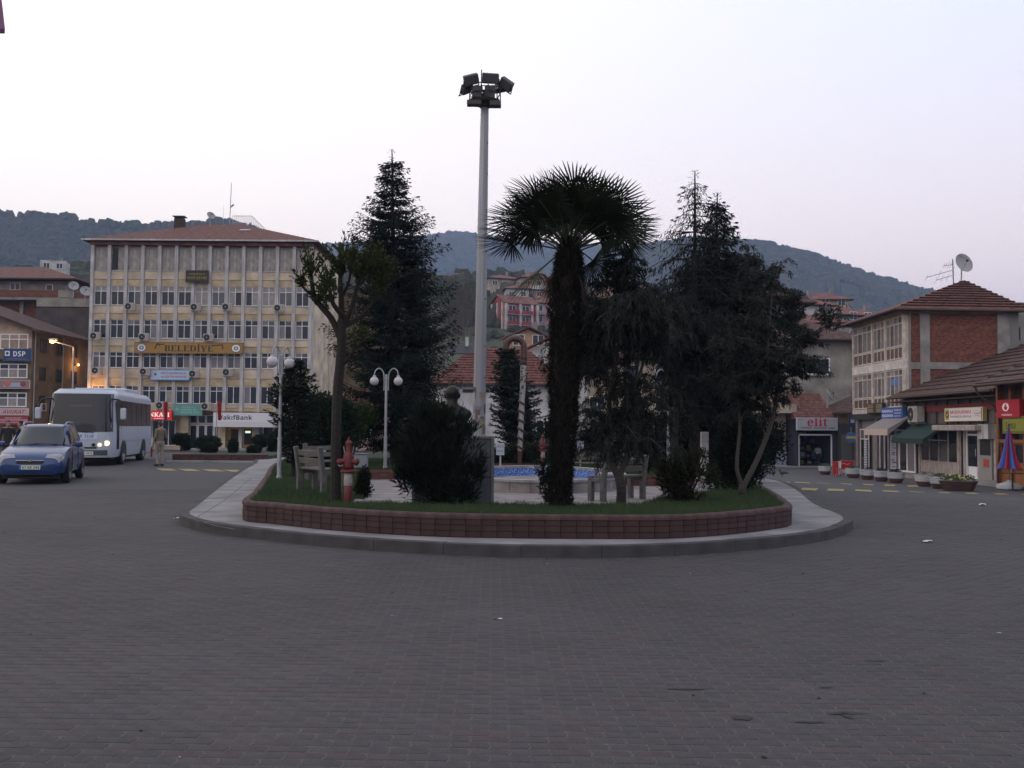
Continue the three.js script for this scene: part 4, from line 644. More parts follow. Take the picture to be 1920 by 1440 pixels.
// pavement in front of the shops
{
  const z0 = -43, z1 = -71.5, F = [];
  const q = (x, z, y) => V(x, HT(x, z) + y, z); for (let i = 0; i < 14; i++) { const a = mix(z0, z1, i / 14), b = mix(z0, z1, (i + 1) / 14), xk = 22.6; F.push([q(xk, a, 0.13), q(SX + 1, a, 0.13), q(SX + 1, b, 0.13), q(xk, b, 0.13)], [q(xk, a, -0.1), q(xk, a, 0.13), q(xk, b, 0.13), q(xk, b, -0.1)]); }
  struct('pavement', [facesGeo(F)], M.concrete, 'grey pavement in front of the row of shops on the right');
  struct('pavement', [bb(15, 30, -1.6, -1.32, -84, -81.2)], M.concrete, 'low step in front of the cosmetics shop at the street end');
}
{ // three storey building, glazed to the street, bare brick to the side
  const zc = -62.5, L = 9.3, X = SX + 0.2, g = -2.2, ys = (py) => P(1704, py, 62.5).y, eave = ys(580);
  const t = thing('glazed_building', 'three storey building with white framed glazing, a bare brick side and pyramid roof', 'building', [X, 0, zc - L], FACE);   // local x runs towards the viewer, z towards the street
  const W = 7.3;
  part(t, 'wall', [bb(0, L, g, ys(771), -W, -0.3), bb(0, L, ys(771), eave, -W, -0.62)], mat([0.2, 0.19, 0.18], 0.95));
  // brick side: concrete frame with brick infill on the end that faces the viewer
  const sx = (px) => -(P(px, 650, 62.5).x - X), cols = [[1704, 1706.5], [1724, 1742], [1869, 1892]], beams = [[679, 692], [572, 588]], side = [];
  const py = ys; const Lp = L + 0.002;
  for (const [a, b] of cols) part(t, 'concrete_column', [bb(Lp, L + 0.14, g, eave - 0.02, sx(b), sx(a))], M.concrete);
  const gaps = [[1706.5, 1724], [1742, 1869]]; for (const [a, b] of gaps) { for (const [c, d] of beams) part(t, 'concrete_beam', [bb(Lp, L + 0.12, py(d), py(c), sx(b) + 0.001, sx(a) - 0.001)], M.concrete); part(t, 'brick_panel', [bb(Lp, L + 0.05, py(679) + 0.001, py(588) - 0.001, sx(b) + 0.001, sx(a) - 0.001)], M.brick); part(t, 'brick_panel', [bb(Lp, L + 0.05, g, py(692) - 0.001, sx(b) + 0.001, sx(a) - 0.001)], M.brick); }
  // street side
  const tanF = mat([0.74, 0.64, 0.55], 0.6, { tex: T.streak, s: 2 }), brown = mat([0.10, 0.055, 0.045], 0.5), bays = [[0.15, 3.75, 4], [4.1, 6.15, 3], [6.4, 9.15, 4]];
  part(t, 'cornice', [bb(0, L, ys(590), eave, -0.6, 0.02)], mat([0.50, 0.36, 0.24], 0.9, { tex: T.streak, s: 3 }));
  part(t, 'band', [bb(0, L, ys(690), ys(673), -0.6, 0.04)], mat([0.80, 0.72, 0.69], 0.9, { tex: T.streak, s: 3 })); part(t, 'band', [bb(0, L, ys(773), ys(764), -0.6, 0.03)], tanF);
  for (const [top, bot] of [[590, 673], [690, 764]]) {
    const y1 = ys(top), y0 = ys(bot), hh = y1 - y0, lowH = hh * 0.3;
    for (const x of [0, 3.92, 6.27, 9.3]) part(t, 'post', [bb(Math.max(0, x - 0.12), Math.min(L, x + 0.12), y0 + 0.001, y1 - 0.001, -0.6, 0.03)], tanF);
    for (const [a, b, n] of bays) { windowOn(t, (a + b) / 2, y0 + lowH + (hh - lowH) / 2, -0.04, b - a, hh - lowH - 0.04, n, hh * 0.17, [M.glassPale, M.glassPale, M.glassGrey, M.curtainSky, M.glassPale], { frame: tanF, t: 0.075 }); windowOn(t, (a + b) / 2, y0 + lowH / 2 + 0.02, -0.04, b - a, lowH - 0.04, n, 0, brown, { frame: tanF, t: 0.08 }); }
  }
  const bp = mat([0.08, 0.17, 0.42], 0.6); part(t, 'poster', [bb(7.0, 8.4, ys(720), ys(708), -0.029, -0.02)], bp);
  // roof with an off-centre peak, and its dark soffit
  const e = eave, A = V(L + 0.75, e, 0.8), B = V(-1.7, e - 0.05, 0.85), C = V(-1.7, e, -W - 0.7), D = V(L + 0.6, e - 0.05, -W - 0.6), pk = P(1808, 525, 67.5), K = V(pk.z - (zc - L), pk.y, -(pk.x - X));
  const rf = part(t, 'roof', [facesGeo([[A, K, B], [B, K, C], [C, K, D], [D, K, A].reverse(), [B, C, D, A]])], M.roof); part(rf, 'eaves_board', [bar(A.clone().add(V(0, -0.09, 0)), B.clone().add(V(0, -0.09, 0)), 0.08, 0.08, 4), bar(A.clone().add(V(0, -0.09, 0)), D.clone().add(V(0, -0.09, 0)), 0.08, 0.08, 4)], M.woodDark);
  for (let k = 1; k < 12; k++) { const f = k / 12, a = A.clone().lerp(K, f), d = D.clone().lerp(K, f); part(rf, 'tile_course', [bar(a.add(V(0.03, 0.03, 0)), d.add(V(0.03, 0.03, 0)), 0.05, 0.05, 5)], M.roofDark); }
  // ground floor shop fronts
  const lx = (px) => onFront(px, 850, X).z - (zc - L), gl = (px, q) => onFront(px, q, X).y;
  const pier = mat([0.23, 0.19, 0.2], 0.9, { tex: T.grime, s: 2 });
  part(t, 'base', [bb(0, L, g, gl(1660, 889), -0.29, 0.0)], pier);
  for (const px of [1606, 1642, 1665, 1684]) part(t, 'pier', [bb(lx(px) - 0.1, lx(px) + 0.3, gl(1660, 889) + 0.001, 2.4, -0.29, 0.02)], pier);
  windowOn(t, lx(1620), 0.3, -0.05, 1.7, 2.9, 2, 0.7, [M.glass, M.glassGrey], { frame: tanF, t: 0.08 }); windowOn(t, lx(1653), 0.4, -0.05, 0.9, 2.7, 1, 0, M.glass, { frame: M.white, t: 0.1 });
  windowOn(t, (lx(1688) + lx(1719)) / 2 - 0.05, (gl(1700, 886) + gl(1700, 822)) / 2, 0.05, lx(1719) - lx(1688), gl(1700, 822) - gl(1700, 886), 2, 0, [M.glass, M.glassPale], { frame: M.pvc, t: 0.13 });
  part(t, 'shop_ceiling', [bb(0, L, 2.4, ys(773) - 0.002, -0.29, 0.1)], M.dark);
  { const y = 0.2, s = part(t, 'poster', [pbox(lx(1682) - lx(1671), gl(1676, 815) - gl(1676, 880), 0.03, (lx(1671) + lx(1682)) / 2, (gl(1676, 880) + gl(1676, 815)) / 2, 0.04)], printMat(90, 560, (c, w, h) => { c.fillStyle = '#a8a6b0'; c.fillRect(0, 0, w, h); for (let i = 0; i < 14; i++) { c.fillStyle = i % 3 ? '#4a4a58' : '#7a7888'; c.fillRect(8 + (i % 2) * 10, 14 + i * 38, 50 + (i % 3) * 10, 16 + (i % 4) * 4); } })); }
  { const s = part(t, 'striped_post', [pbox(lx(1627) - lx(1623), gl(1625, 824) - gl(1625, 880), 0.05, (lx(1623) + lx(1627)) / 2, (gl(1625, 880) + gl(1625, 824)) / 2, 0.055)], printMat(40, 500, (c, w, h) => { c.fillStyle = '#c8c8d4'; c.fillRect(0, 0, w, h); c.fillStyle = '#28386c'; for (let i = 0; i < 12; i++) { c.beginPath(); c.moveTo(0, i * 42 + 24); c.lineTo(w, i * 42); c.lineTo(w, i * 42 + 20); c.lineTo(0, i * 42 + 44); c.fill(); } })); }
  // dish and aerials on the peak
  makeDish('large grey satellite dish standing on the pyramid roof of the glazed building', P(1804, 495, 67), 0.68, 0.3, 0.32, 1.3);
  const p = P(1788, 520, 66.5), q = thing('television_aerial', 'rooftop television aerials on a mast beside the large dish', 'aerial', [p.x, p.y, p.z]); part(q, 'mast', [bar(V(0, -0.9, 0), V(-0.05, 1.25, 0), 0.03)], M.dark);
  const boom = (a, b, n) => { const F = [bar(a, b, 0.018)]; for (let i = 0; i <= n; i++) { const c = a.clone().lerp(b, i / n); F.push(bar(c.clone().add(V(0.03, 0.22 - 0.01 * i, 0.16)), c.clone().add(V(-0.03, -0.2, -0.16)), 0.01, 0.01, 4)); } return F; };
  part(q, 'antenna', [...boom(V(0, 0.5, 0), V(-1.9, -0.05, 0.2), 2), ...boom(V(0, 0.15, 0), V(-1.3, -0.25, 0.3), 3), ...boom(V(0, 0.85, 0), V(-0.65, 0.8, 0), 4)], M.dark);
  { const a = P(1883, 567, 64), u = thing('concrete_building', 'plain grey rendered building behind the brick side at the right edge', 'building', [a.x, 0, -65.2]); part(u, 'wall', [bb(-0.1, 8, -2, a.y, -9, 0)], M.plaster); part(u, 'cornice', [bb(-0.3, 8.2, a.y + 0.001, a.y + 0.14, -9.2, 0.2)], M.concreteDark); windowOn(u, P(1908, 625, 65).x - a.x, P(1908, 625, 65).y, 0.03, 0.55, 0.9, 1, 0, M.black, { frame: M.concreteDark }); }
}
{ // low shop row with a tiled lean-to roof
  const z0 = -62.3, t = thing('shop_row', 'low row of shops under a brown tiled roof with awnings', 'building', [SX, 0, z0], FACE), L = 13.6, g = -1.9;
  const lx = (px) => onFront(px, 850).z - z0, yy = (px, q) => onFront(px, q).y, e = yy(1715, 743), base = yy(1800, 897);
  const dk = mat([0.15, 0.12, 0.115], 0.9, { tex: T.grime, s: 3 });
  part(t, 'wall', [bb(0.02, L, g, e - 0.02, -9, -0.3), bb(0.02, L, 2.0, e - 0.02, -0.299, 0)], dk);
  part(t, 'roof', [facesGeo([[V(-0.05, e, 0.9), V(L + 0.1, e, 0.9), V(L + 0.1, e + 3.6, -8.2), V(-0.05, e + 3.6, -8.2)], [V(-0.05, e - 0.16, 0.9), V(-0.05, e + 3.44, -8.2), V(L + 0.1, e + 3.44, -8.2), V(L + 0.1, e - 0.16, 0.9)], [V(-0.05, e, 0.9), V(-0.05, e - 0.16, 0.9), V(L + 0.1, e - 0.16, 0.9), V(L + 0.1, e, 0.9)], [V(L + 0.1, e, 0.9), V(L + 0.1, e - 0.16, 0.9), V(L + 0.1, e + 3.44, -8.2), V(L + 0.1, e + 3.6, -8.2)]])], M.roofDark);
  const rf = t.children[t.children.length - 1]; for (let k = 1; k < 12; k++) { const f = k / 12; part(rf, 'tile_course', [bar(V(0, e + 3.6 * f + 0.02, 0.9 - 9.1 * f), V(L, e + 3.6 * f + 0.02, 0.9 - 9.1 * f), 0.045, 0.045, 4)], M.roofDark); }
  part(t, 'gutter', [bar(V(0, e - 0.1, 0.98), V(L, e - 0.1, 0.98), 0.055, 0.055, 8)], M.woodDark);
  part(t, 'soffit', [bb(0, L, e - 0.36, e - 0.3, 0.002, 0.8)], M.woodDark); for (let i = 0; i < 9; i++) part(t, 'fascia_board', [bb(0.9 + i * 1.4, 1.0 + i * 1.4, 2.0, e - 0.37, 0.003, 0.06)], M.woodDark); part(t, 'red_band', [bb(2.8, 12.2, 2.75, 3.1, 0.07, 0.1)], mat([0.2, 0.03, 0.03], 0.7));
  part(t, 'plinth', [bb(0.02, L, g, base, -0.29, 0.03)], mat([0.26, 0.21, 0.20], 0.9, { tex: T.grime, s: 2 }));
  const pale = mat([0.50, 0.42, 0.38], 0.7, { tex: T.streak, s: 2 }), top = yy(1800, 815);
  for (const px of [1724, 1797, 1809, 1836, 1866]) part(t, 'pillar', [bb(lx(px) - 0.12, lx(px) + 0.12, base + 0.001, 1.999, -0.29, 0.02)], pale);
  const shop = M.glass; const W2 = (a, b, y0, y1, n, tr_, gm, fr = pale) => windowOn(t, (lx(a) + lx(b)) / 2, (y0 + y1) / 2, -0.05, lx(b) - lx(a) - 0.26, y1 - y0, n, tr_, gm, { frame: fr, t: 0.1 });
  W2(1724, 1797, base + 0.75, 1.95, 4, 0, [M.glass, M.glass, M.glassGrey]); part(t, 'stall_riser', [bb(lx(1724) + 0.13, lx(1797) - 0.13, base + 0.002, base + 0.74, -0.2, -0.02)], pale);
  W2(1797, 1809, base + 0.02, 1.9, 1, 0, M.glass); const dr = W2(1809, 1836, base + 0.02, 1.95, 1, 0.5, [M.glass, M.glass], M.pvc); part(dr, 'kick_panel', [bb(-0.5, 0.5, -1.35, -0.75, -0.01, 0.02)], M.pvc); part(dr, 'handle', [bar(V(0.45, -0.2, 0.06), V(0.45, 0.2, 0.06), 0.02)], M.steel);
  const cm = part(t, 'cash_machine', [bb(lx(1840), lx(1863), base + 0.002, base + 2.3, -0.29, 0.1)], mat([0.27, 0.25, 0.24], 0.6)); part(cm, 'screen', [bb(lx(1842), lx(1861), base + 1.35, base + 2.15, 0.101, 0.13)], M.black); part(cm, 'red_label', [bb(lx(1848), lx(1858), base + 0.75, base + 1.15, 0.101, 0.12)], mat([0.4, 0.06, 0.04], 0.6)); part(t, 'meter_box', [bb(lx(1846), lx(1866), 1.25, 2.0, 0.03, 0.35)], M.white);
  // awnings
  const awn = (label, px0, px1, y1, y0, out, m, val, valM) => { const a = lx(px0), b = lx(px1), q = thing('awning', label, 'awning', [SX, 0, z0], FACE); part(q, 'canopy', [facesGeo([[V(a, y1, 0.06), V(b, y1, 0.06), V(b, y0, out), V(a, y0, out)], [V(a, y1 - 0.03, 0.06), V(a, y0 - 0.03, out), V(b, y0 - 0.03, out), V(b, y1 - 0.03, 0.06)], [V(a, y1, 0.06), V(a, y0, out), V(a, y0 - val, out), V(a, y1 - 0.03, 0.06)], [V(b, y1, 0.06), V(b, y1 - 0.03, 0.06), V(b, y0 - val, out), V(b, y0, out)]])], m); part(q, 'valance', [bb(a, b, y0 - val, y0 - 0.002, out - 0.02, out + 0.02)], valM || m); part(q, 'arm', [bar(V(a + 0.1, y0 - 0.1, 0.06), V(a + 0.1, y0 - 0.06, out - 0.05), 0.025), bar(V(b - 0.1, y0 - 0.1, 0.06), V(b - 0.1, y0 - 0.06, out - 0.05), 0.025)], M.greyPaint); return q; };
  awn('dark green fabric awning over the wide shop window', 1716, 1778, 2.05, 1.2, 1.4, mat([0.012, 0.035, 0.028], 0.9), 0.3); awn('grey awning with a cream valance over the white framed shop', 1664, 1711, 2.55, 1.75, 1.5, mat([0.24, 0.21, 0.21], 0.9), 0.4, mat([0.5, 0.4, 0.34], 0.8));
  { const a = lx(1770), b = lx(1853), q = thing('awning', 'rolled cream awning box under the white and red poultry sign', 'awning', [SX, 0, z0], FACE), y0 = yy(1810, 808), y1 = yy(1810, 797); part(q, 'casing', [rbox(b - a, y1 - y0, 0.5, 0.06, (a + b) / 2, (y0 + y1) / 2, 0.45)], pale); part(q, 'bracket', [bb(a + 0.5, a + 0.6, y0 + 0.1, y1 - 0.1, 0.005, 0.2), bb(b - 0.6, b - 0.5, y0 + 0.1, y1 - 0.1, 0.005, 0.2)], M.greyPaint); }
  { const p = onFront(1731, 777); ac('big cream air conditioner above the green awning', SX - 0.42, p.y, p.z, FACE, 1.45); }
  const sg = (label, a0, b0, a1, b1, fr, w, h, dr, glow = 0, cat = 'sign', off = 0.3) => { const p = onFront(a0, b0), q = onFront(a1, b1), ym = (onFront((a0 + a1) / 2, b0).y + onFront((a0 + a1) / 2, b1).y) / 2, hh = onFront((a0 + a1) / 2, b0).y - onFront((a0 + a1) / 2, b1).y; return sign('sign', label, cat, [SX - off, ym, (p.z + q.z) / 2], FACE, Math.abs(q.z - p.z), hh, fr, printMat(w, h, dr, glow), 0.22); };
  sg('white poultry shop sign with red and black lettering and a black emblem', 1781, 764, 1854, 790, mat([0.45, 0.4, 0.15], 0.6), 800, 260, (c, W, H) => { c.fillStyle = '#d8cfcc'; c.fillRect(0, 0, W, H); c.fillStyle = '#a89a2c'; c.fillRect(10, 20, 90, H - 40); c.fillStyle = '#2a2418'; c.beginPath(); c.ellipse(55, 130, 38, 70, 0, 0, 7); c.fill(); c.fillStyle = '#c8b848'; c.beginPath(); c.ellipse(55, 130, 14, 40, 0.3, 0, 7); c.fill(); txt(c, 'MUDURNU', 'bold 96px sans-serif', 345, 84, '#b4202e', 460); txt(c, 'TAVUKÇULUK A.Ş.', 'bold 58px sans-serif', 350, 172, '#22242e', 470); c.strokeStyle = '#9c7a7a'; c.lineWidth = 6; c.beginPath(); c.ellipse(690, 130, 84, 66, 0, 0, 7); c.stroke(); bars(c, 640, 740, 118, 26, '#55505c', 5, 4); bars(c, 650, 730, 158, 18, '#55505c', 5, 6); c.fillStyle = '#b4202e'; c.fillRect(770, 14, 20, H - 28); }, 0.1);
  sg('blue sign with white lettering above the grey awning', 1661, 764, 1702, 786, FR.blue, 560, 260, (c, W, H) => { c.fillStyle = '#24417e'; c.fillRect(0, 0, W, H); txt(c, 'ANADOLU', 'bold 92px sans-serif', 165, 74, '#cfd4e6', 300); txt(c, 'SİGORTA', 'bold 92px sans-serif', 165, 186, '#cfd4e6', 300); bars(c, 350, 520, 60, 40, '#c4cce4', 5, 4); bars(c, 350, 520, 130, 30, '#c4cce4', 5, 5); bars(c, 350, 520, 200, 30, '#c4cce4', 5, 8); }, 0.12);
  sg('pair of faded cream boards on the glazed front left of the blue sign', 1629, 756, 1658, 775, FR.dark, 360, 200, (c, W, H) => { c.fillStyle = '#3a332c'; c.fillRect(0, 0, W, H); for (const x of [10, 220]) { c.fillStyle = '#8c7c56'; c.fillRect(x, 14, 128, 76); c.fillRect(x, 112, 128, 70); } bars(c, 20, 120, 50, 40, '#3a3226', 5, 3); bars(c, 230, 330, 50, 40, '#3a3226', 5, 5); bars(c, 20, 120, 146, 30, '#3a3226', 5, 9); bars(c, 230, 330, 146, 30, '#3a3226', 5, 2); }, 0, 'sign', 0.12);
}
{ // orange timber cafe at the right edge
  const X = SX - 1.1, z0 = -47.9, t = thing('timber_shop', 'shop clad in orange varnished timber at the right edge', 'building', [X, 0, z0], FACE), yy = (px, q) => onFront(px, q, X).y, L = 9, e = yy(1846, 720), base = yy(1880, 912);
  part(t, 'wall', [bb(0, L, -1.8, e - 0.05, -7, -0.25)], M.woodDark);
  for (let i = 0; i < 8; i++) part(t, 'timber_post', [bb(i * 1.25, i * 1.25 + 0.2, -1.5, e - 0.06, -0.249, 0.02)], M.woodOrange); for (const y of [base + 0.02, base + 0.9, 1.1, 2.35]) part(t, 'timber_rail', [bb(0.0, L, y, y + 0.16, -0.248, 0.045)], M.woodOrange);
  for (let i = 0; i < 7; i++) { part(t, 'timber_panel', [bb(i * 1.25 + 0.2, i * 1.25 + 1.25, base + 0.18, base + 0.9, -0.247, -0.1)], M.woodOrange); windowOn(t, i * 1.25 + 0.725, (base + 1.06 + 1.1) / 2, -0.12, 1.04, 1.1 - base - 1.07, 1, 0, M.glass, { frame: M.woodOrange, t: 0.09 }); part(t, 'fanlight', [bb(i * 1.25 + 0.2, i * 1.25 + 1.25, 1.26, 2.35, -0.22, -0.16)], M.glass); }
  const rf = part(t, 'roof', [facesGeo([[V(-0.2, e, 0.9), V(L, e, 0.9), V(L, e + 2.6, -5.5), V(-0.2, e + 2.6, -5.5)], [V(-0.2, e - 0.2, 0.9), V(-0.2, e + 2.4, -5.5), V(L, e + 2.4, -5.5), V(L, e - 0.2, 0.9)], [V(-0.2, e, 0.9), V(-0.2, e - 0.2, 0.9), V(L, e - 0.2, 0.9), V(L, e, 0.9)], [V(-0.2, e, 0.9), V(-0.2, e + 2.6, -5.5), V(-0.2, e + 2.4, -5.5), V(-0.2, e - 0.2, 0.9)]])], M.roofDark); for (let k = 1; k < 10; k++) { const f = k / 10; part(rf, 'tile_course', [bar(V(-0.2, e + 2.6 * f + 0.02, 0.9 - 6.4 * f), V(L, e + 2.6 * f + 0.02, 0.9 - 6.4 * f), 0.045, 0.045, 4)], M.roofDark); }
  part(t, 'gutter', [bar(V(-0.2, e - 0.15, 0.98), V(L, e - 0.15, 0.98), 0.07, 0.07, 8), tube([V(-0.1, e - 0.2, 0.95), V(-0.05, e - 0.6, 0.8), V(0.3, e - 1.3, 0.15), V(0.3, -1, 0.12)], 0.045)], M.woodDark);
  const s0 = onFront(1882, 753, X), s1 = onFront(1922, 776, X);
  sign('sign', 'red phone shop sign with a white ring emblem at the right edge', 'sign', [X - 0.3, (s0.y + s1.y) / 2 - 0.05, (s0.z + s1.z) / 2], FACE, s1.z - s0.z + 0.2, 0.85, FR.red, printMat(420, 260, (c, W, H) => { c.fillStyle = '#a01428'; c.fillRect(0, 0, W, H); c.fillStyle = '#e6dcdc'; c.beginPath(); c.arc(170, 105, 64, 0, 7); c.fill(); c.fillStyle = '#a01428'; c.beginPath(); c.arc(172, 118, 32, 0, 7); c.fill(); c.beginPath(); c.moveTo(145, 112); c.quadraticCurveTo(150, 62, 190, 52); c.lineTo(180, 90); c.fill(); txt(c, 'vodafone', 'bold 44px sans-serif', 190, 222, '#dccaca', 250); }, 0.12), 0.18);
  const g0 = onFront(1893, 783, X); sign('sign', 'yellow green sign board below the red phone shop sign', 'sign', [X - 0.25, g0.y - 0.35, g0.z + 1.0], FACE, 2.4, 0.8, FR.gold, printMat(480, 160, (c, W, H) => { c.fillStyle = '#5c6a2a'; c.fillRect(0, 0, W, H); c.fillStyle = '#8a8a30'; c.fillRect(20, 20, W - 40, H - 40); txt(c, 'Lima', 'bold italic 96px serif', 150, 84, '#22301a', 200); }), 0.12);
}
{ // street end: cosmetics shop, dark phone shop, beige house, cream building
  const Z = -82, gx2 = (px) => P(px, 800, 82).x, gy = (px, py) => P(px, py, 82).y;
  const t = thing('cosmetics_shop', 'small shop with an open lit front and steep red tiled fascia at the street end', 'building', [gx2(1490), 0, Z]), W = gx2(1568) - gx2(1490), g = -1.34, st = gy(1530, 807), top = gy(1530, 742);
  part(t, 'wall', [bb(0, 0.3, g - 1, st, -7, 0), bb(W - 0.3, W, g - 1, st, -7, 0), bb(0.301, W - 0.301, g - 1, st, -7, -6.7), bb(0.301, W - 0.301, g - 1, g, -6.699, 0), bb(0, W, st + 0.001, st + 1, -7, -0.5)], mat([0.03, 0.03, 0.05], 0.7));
  part(t, 'fascia_roof', [facesGeo([[V(-0.1, st + 0.9, 0.3), V(W + 0.1, st + 0.9, 0.3), V(W - 0.6, top + 0.3, -2.6), V(0.1, top + 0.3, -2.6)], [V(-0.1, st + 0.9, 0.3), V(0.1, top + 0.3, -2.6), V(-0.1, st + 0.9, -5)], [V(W + 0.1, st + 0.9, 0.3), V(W + 0.1, st + 0.9, -5), V(W - 0.6, top + 0.3, -2.6)], [V(-0.1, st + 0.9, -5), V(0.1, top + 0.3, -2.6), V(W - 0.6, top + 0.3, -2.6), V(W + 0.1, st + 0.9, -5)]])], M.roof);
  part(t, 'door_frame', [bb(0.31, 0.42, g, st - 0.3, -0.2, -0.1), bb(W - 0.42, W - 0.31, g, st - 0.3, -0.2, -0.1), bb(0.31, W - 0.31, st - 0.42, st - 0.301, -0.2, -0.1)], M.pvc);
  const rs = RNG(66), cols = [[0.4, 0.05, 0.06], [0.5, 0.5, 0.5], [0.08, 0.15, 0.4], [0.5, 0.4, 0.15], [0.3, 0.1, 0.3], [0.1, 0.3, 0.2]].map((c) => mat(c, 0.5)); for (let i = 0; i < 34; i++) { const k = i % 17; part(t, 'goods', [rbox(0.28 + rs() * 0.2, 0.2 + rs() * 0.5, 0.3, 0.04, 0.6 + rs() * (W - 1.2), g + 0.25 + Math.floor(rs() * 5) * 0.6, -2.6 - rs() * 2.6)], cols[(rs() * 6) | 0]); } part(t, 'shelf', [0, 1, 2, 3, 4].map((k) => bb(0.4, W - 0.4, g + 0.1 + k * 0.6, g + 0.13 + k * 0.6, -6.0, -2.4)), M.woodGrey);
  const a = P(1491, 783, 82), b = P(1567, 807, 82); sign('sign', 'pale grey sign with big red lower case letters over the cosmetics shop', 'sign', [(a.x + b.x) / 2, (a.y + b.y) / 2, Z + 0.5], 0, b.x - a.x, a.y - b.y, FR.white, printMat(800, 250, (c, W2, H) => { c.fillStyle = '#a4a4ae'; c.fillRect(0, 0, W2, H); txt(c, 'elit', 'bold 250px serif', 400, 86, '#b01c36', 520); txt(c, 'tuhafiye - kozmetik - saat', 'bold italic 56px sans-serif', 400, 204, '#2c2e4a', 770); bars(c, 20, 110, 30, 16, '#8c4050', 5, 4); }), 0.3);
  const u = thing('phone_shop', 'dark phone shop with closed shutters right of the cosmetics shop', 'building', [gx2(1570), 0, Z + 0.5]); const W3 = gx2(1636) - gx2(1570); part(u, 'wall', [bb(0, W3, g - 1, 2.2, -7, -0.2)], mat([0.05, 0.05, 0.055], 0.8)); roofHip(u, 0, W3 + 2, -0.2, -7, 3.1, 1.5, 0.3, M.roofDark); part(u, 'upper_wall', [bb(0.001, W3, 2.201, 3.09, -6.9, -0.3)], M.ochre); part(u, 'shutter', [0, 1, 2].map((k) => bb(0.2 + k * 0.98, 1.1 + k * 0.98, g + 0.6, 1.3, -0.199, -0.12)), mat([0.10, 0.10, 0.085], 0.6)); part(u, 'sill_wall', [bb(0.1, W3 - 0.1, g - 0.5, g + 0.58, -0.199, -0.08)], M.concrete);
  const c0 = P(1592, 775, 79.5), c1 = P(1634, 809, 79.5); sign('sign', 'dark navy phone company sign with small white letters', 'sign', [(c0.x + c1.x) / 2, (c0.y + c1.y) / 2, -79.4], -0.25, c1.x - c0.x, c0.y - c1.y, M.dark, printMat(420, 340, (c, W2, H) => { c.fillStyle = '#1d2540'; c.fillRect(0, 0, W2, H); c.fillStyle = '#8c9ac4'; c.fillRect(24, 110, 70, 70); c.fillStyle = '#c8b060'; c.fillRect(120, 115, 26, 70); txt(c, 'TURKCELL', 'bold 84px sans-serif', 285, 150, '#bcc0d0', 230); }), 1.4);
  const r0 = P(1595, 820, 79), rs2 = thing('hanging_sign', 'small round blue and yellow hanging sign under the navy sign', 'sign', [r0.x, r0.y, -78.9]); part(rs2, 'disc', [clean(new THREE.CylinderGeometry(0.42, 0.42, 0.1, 24).rotateX(Math.PI / 2))], mat([0.07, 0.15, 0.4], 0.5)); part(rs2, 'band', [bb(-0.38, 0.38, -0.09, 0.09, 0.052, 0.06)], mat([0.55, 0.5, 0.1], 0.5)); part(rs2, 'bracket', [bar(V(0, 0.42, 0), V(0, 0.8, 0), 0.02)], M.greyPaint);
  const h = thing('beige_house', 'beige rendered house with a dark overhanging roof behind the cosmetics shop', 'building', [P(1455, 700, 90).x, 0, -90]); const hw = P(1604, 700, 90).x - P(1455, 700, 90).x, he = P(1530, 640, 90).y;
  part(h, 'wall', [bb(0, hw, -2, he, -9, 0)], M.plaster); roofHip(h, 0, hw, 0, -9, he + 0.15, 2.2, 1.0, M.roofDark); windowOn(h, P(1530, 700, 90).x - P(1455, 700, 90).x, P(1530, 687, 90).y, 0.05, 2.5, 1.5, 2, 0, M.glass, { t: 0.1 }); windowOn(h, 1.4, P(1530, 687, 90).y, 0.05, 1.6, 1.5, 2, 0, M.glass, { t: 0.1 }); part(h, 'sill', [bb(P(1530, 700, 90).x - P(1455, 700, 90).x - 1.4, P(1530, 700, 90).x - P(1455, 700, 90).x + 1.4, P(1530, 687, 90).y - 0.9, P(1530, 687, 90).y - 0.78, 0.001, 0.2)], M.concrete);
  const k = thing('cream_building', 'cream two storey building with a projecting canopy left of the cosmetics shop', 'building', [gx2(1385), 0, -84]); const kw = gx2(1486) - gx2(1385); part(k, 'wall', [bb(0, kw, -2, gy(1440, 690), -8, 0)], HM.cream); part(k, 'canopy', [bb(0.5, kw + 0.5, gy(1440, 774), gy(1440, 757), 0.001, 1.5)], HM.cream); windowOn(k, gx2(1463) - gx2(1385), 0.2, 0.03, 1.5, 3.0, 1, 0.6, M.glass, { frame: M.woodDark, t: 0.12 }); windowOn(k, gx2(1420) - gx2(1385), 0.4, 0.03, 2.0, 2.2, 2, 0, M.glass, { t: 0.1 }); roofHip(k, 0, kw, 0, -8, gy(1440, 690) + 0.15, 1.6, 0.5, M.roofDark);
  const pb = P(1472, 861, 81), ps = thing('notice_board', 'pale blue notice board beside the dark door left of the cosmetics shop', 'notice board', [pb.x, pb.y, -82.6]); part(ps, 'board', [pbox(1.1, 1.1, 0.1)], printMat(240, 240, (c, W2, H) => { c.fillStyle = '#7f8898'; c.fillRect(0, 0, W2, H); c.strokeStyle = '#4d5c78'; c.lineWidth = 5; c.strokeRect(10, 10, W2 - 20, H - 20); bars(c, 30, 200, 60, 12, '#4d5c78', 5, 2); c.beginPath(); c.moveTo(30, 200); c.lineTo(90, 100); c.lineTo(160, 190); c.lineTo(210, 110); c.stroke(); })); part(ps, 'frame', [bb(-0.6, 0.6, 0.551, 0.62, -0.06, 0.06), bb(-0.6, 0.6, -0.62, -0.551, -0.06, 0.06)], M.greyPaint);
  makeDish('grey satellite dish seen edge on over the cosmetics shop roof', P(1553, 742, 79.5), 0.58, 1.2, 0.5, 1.0);
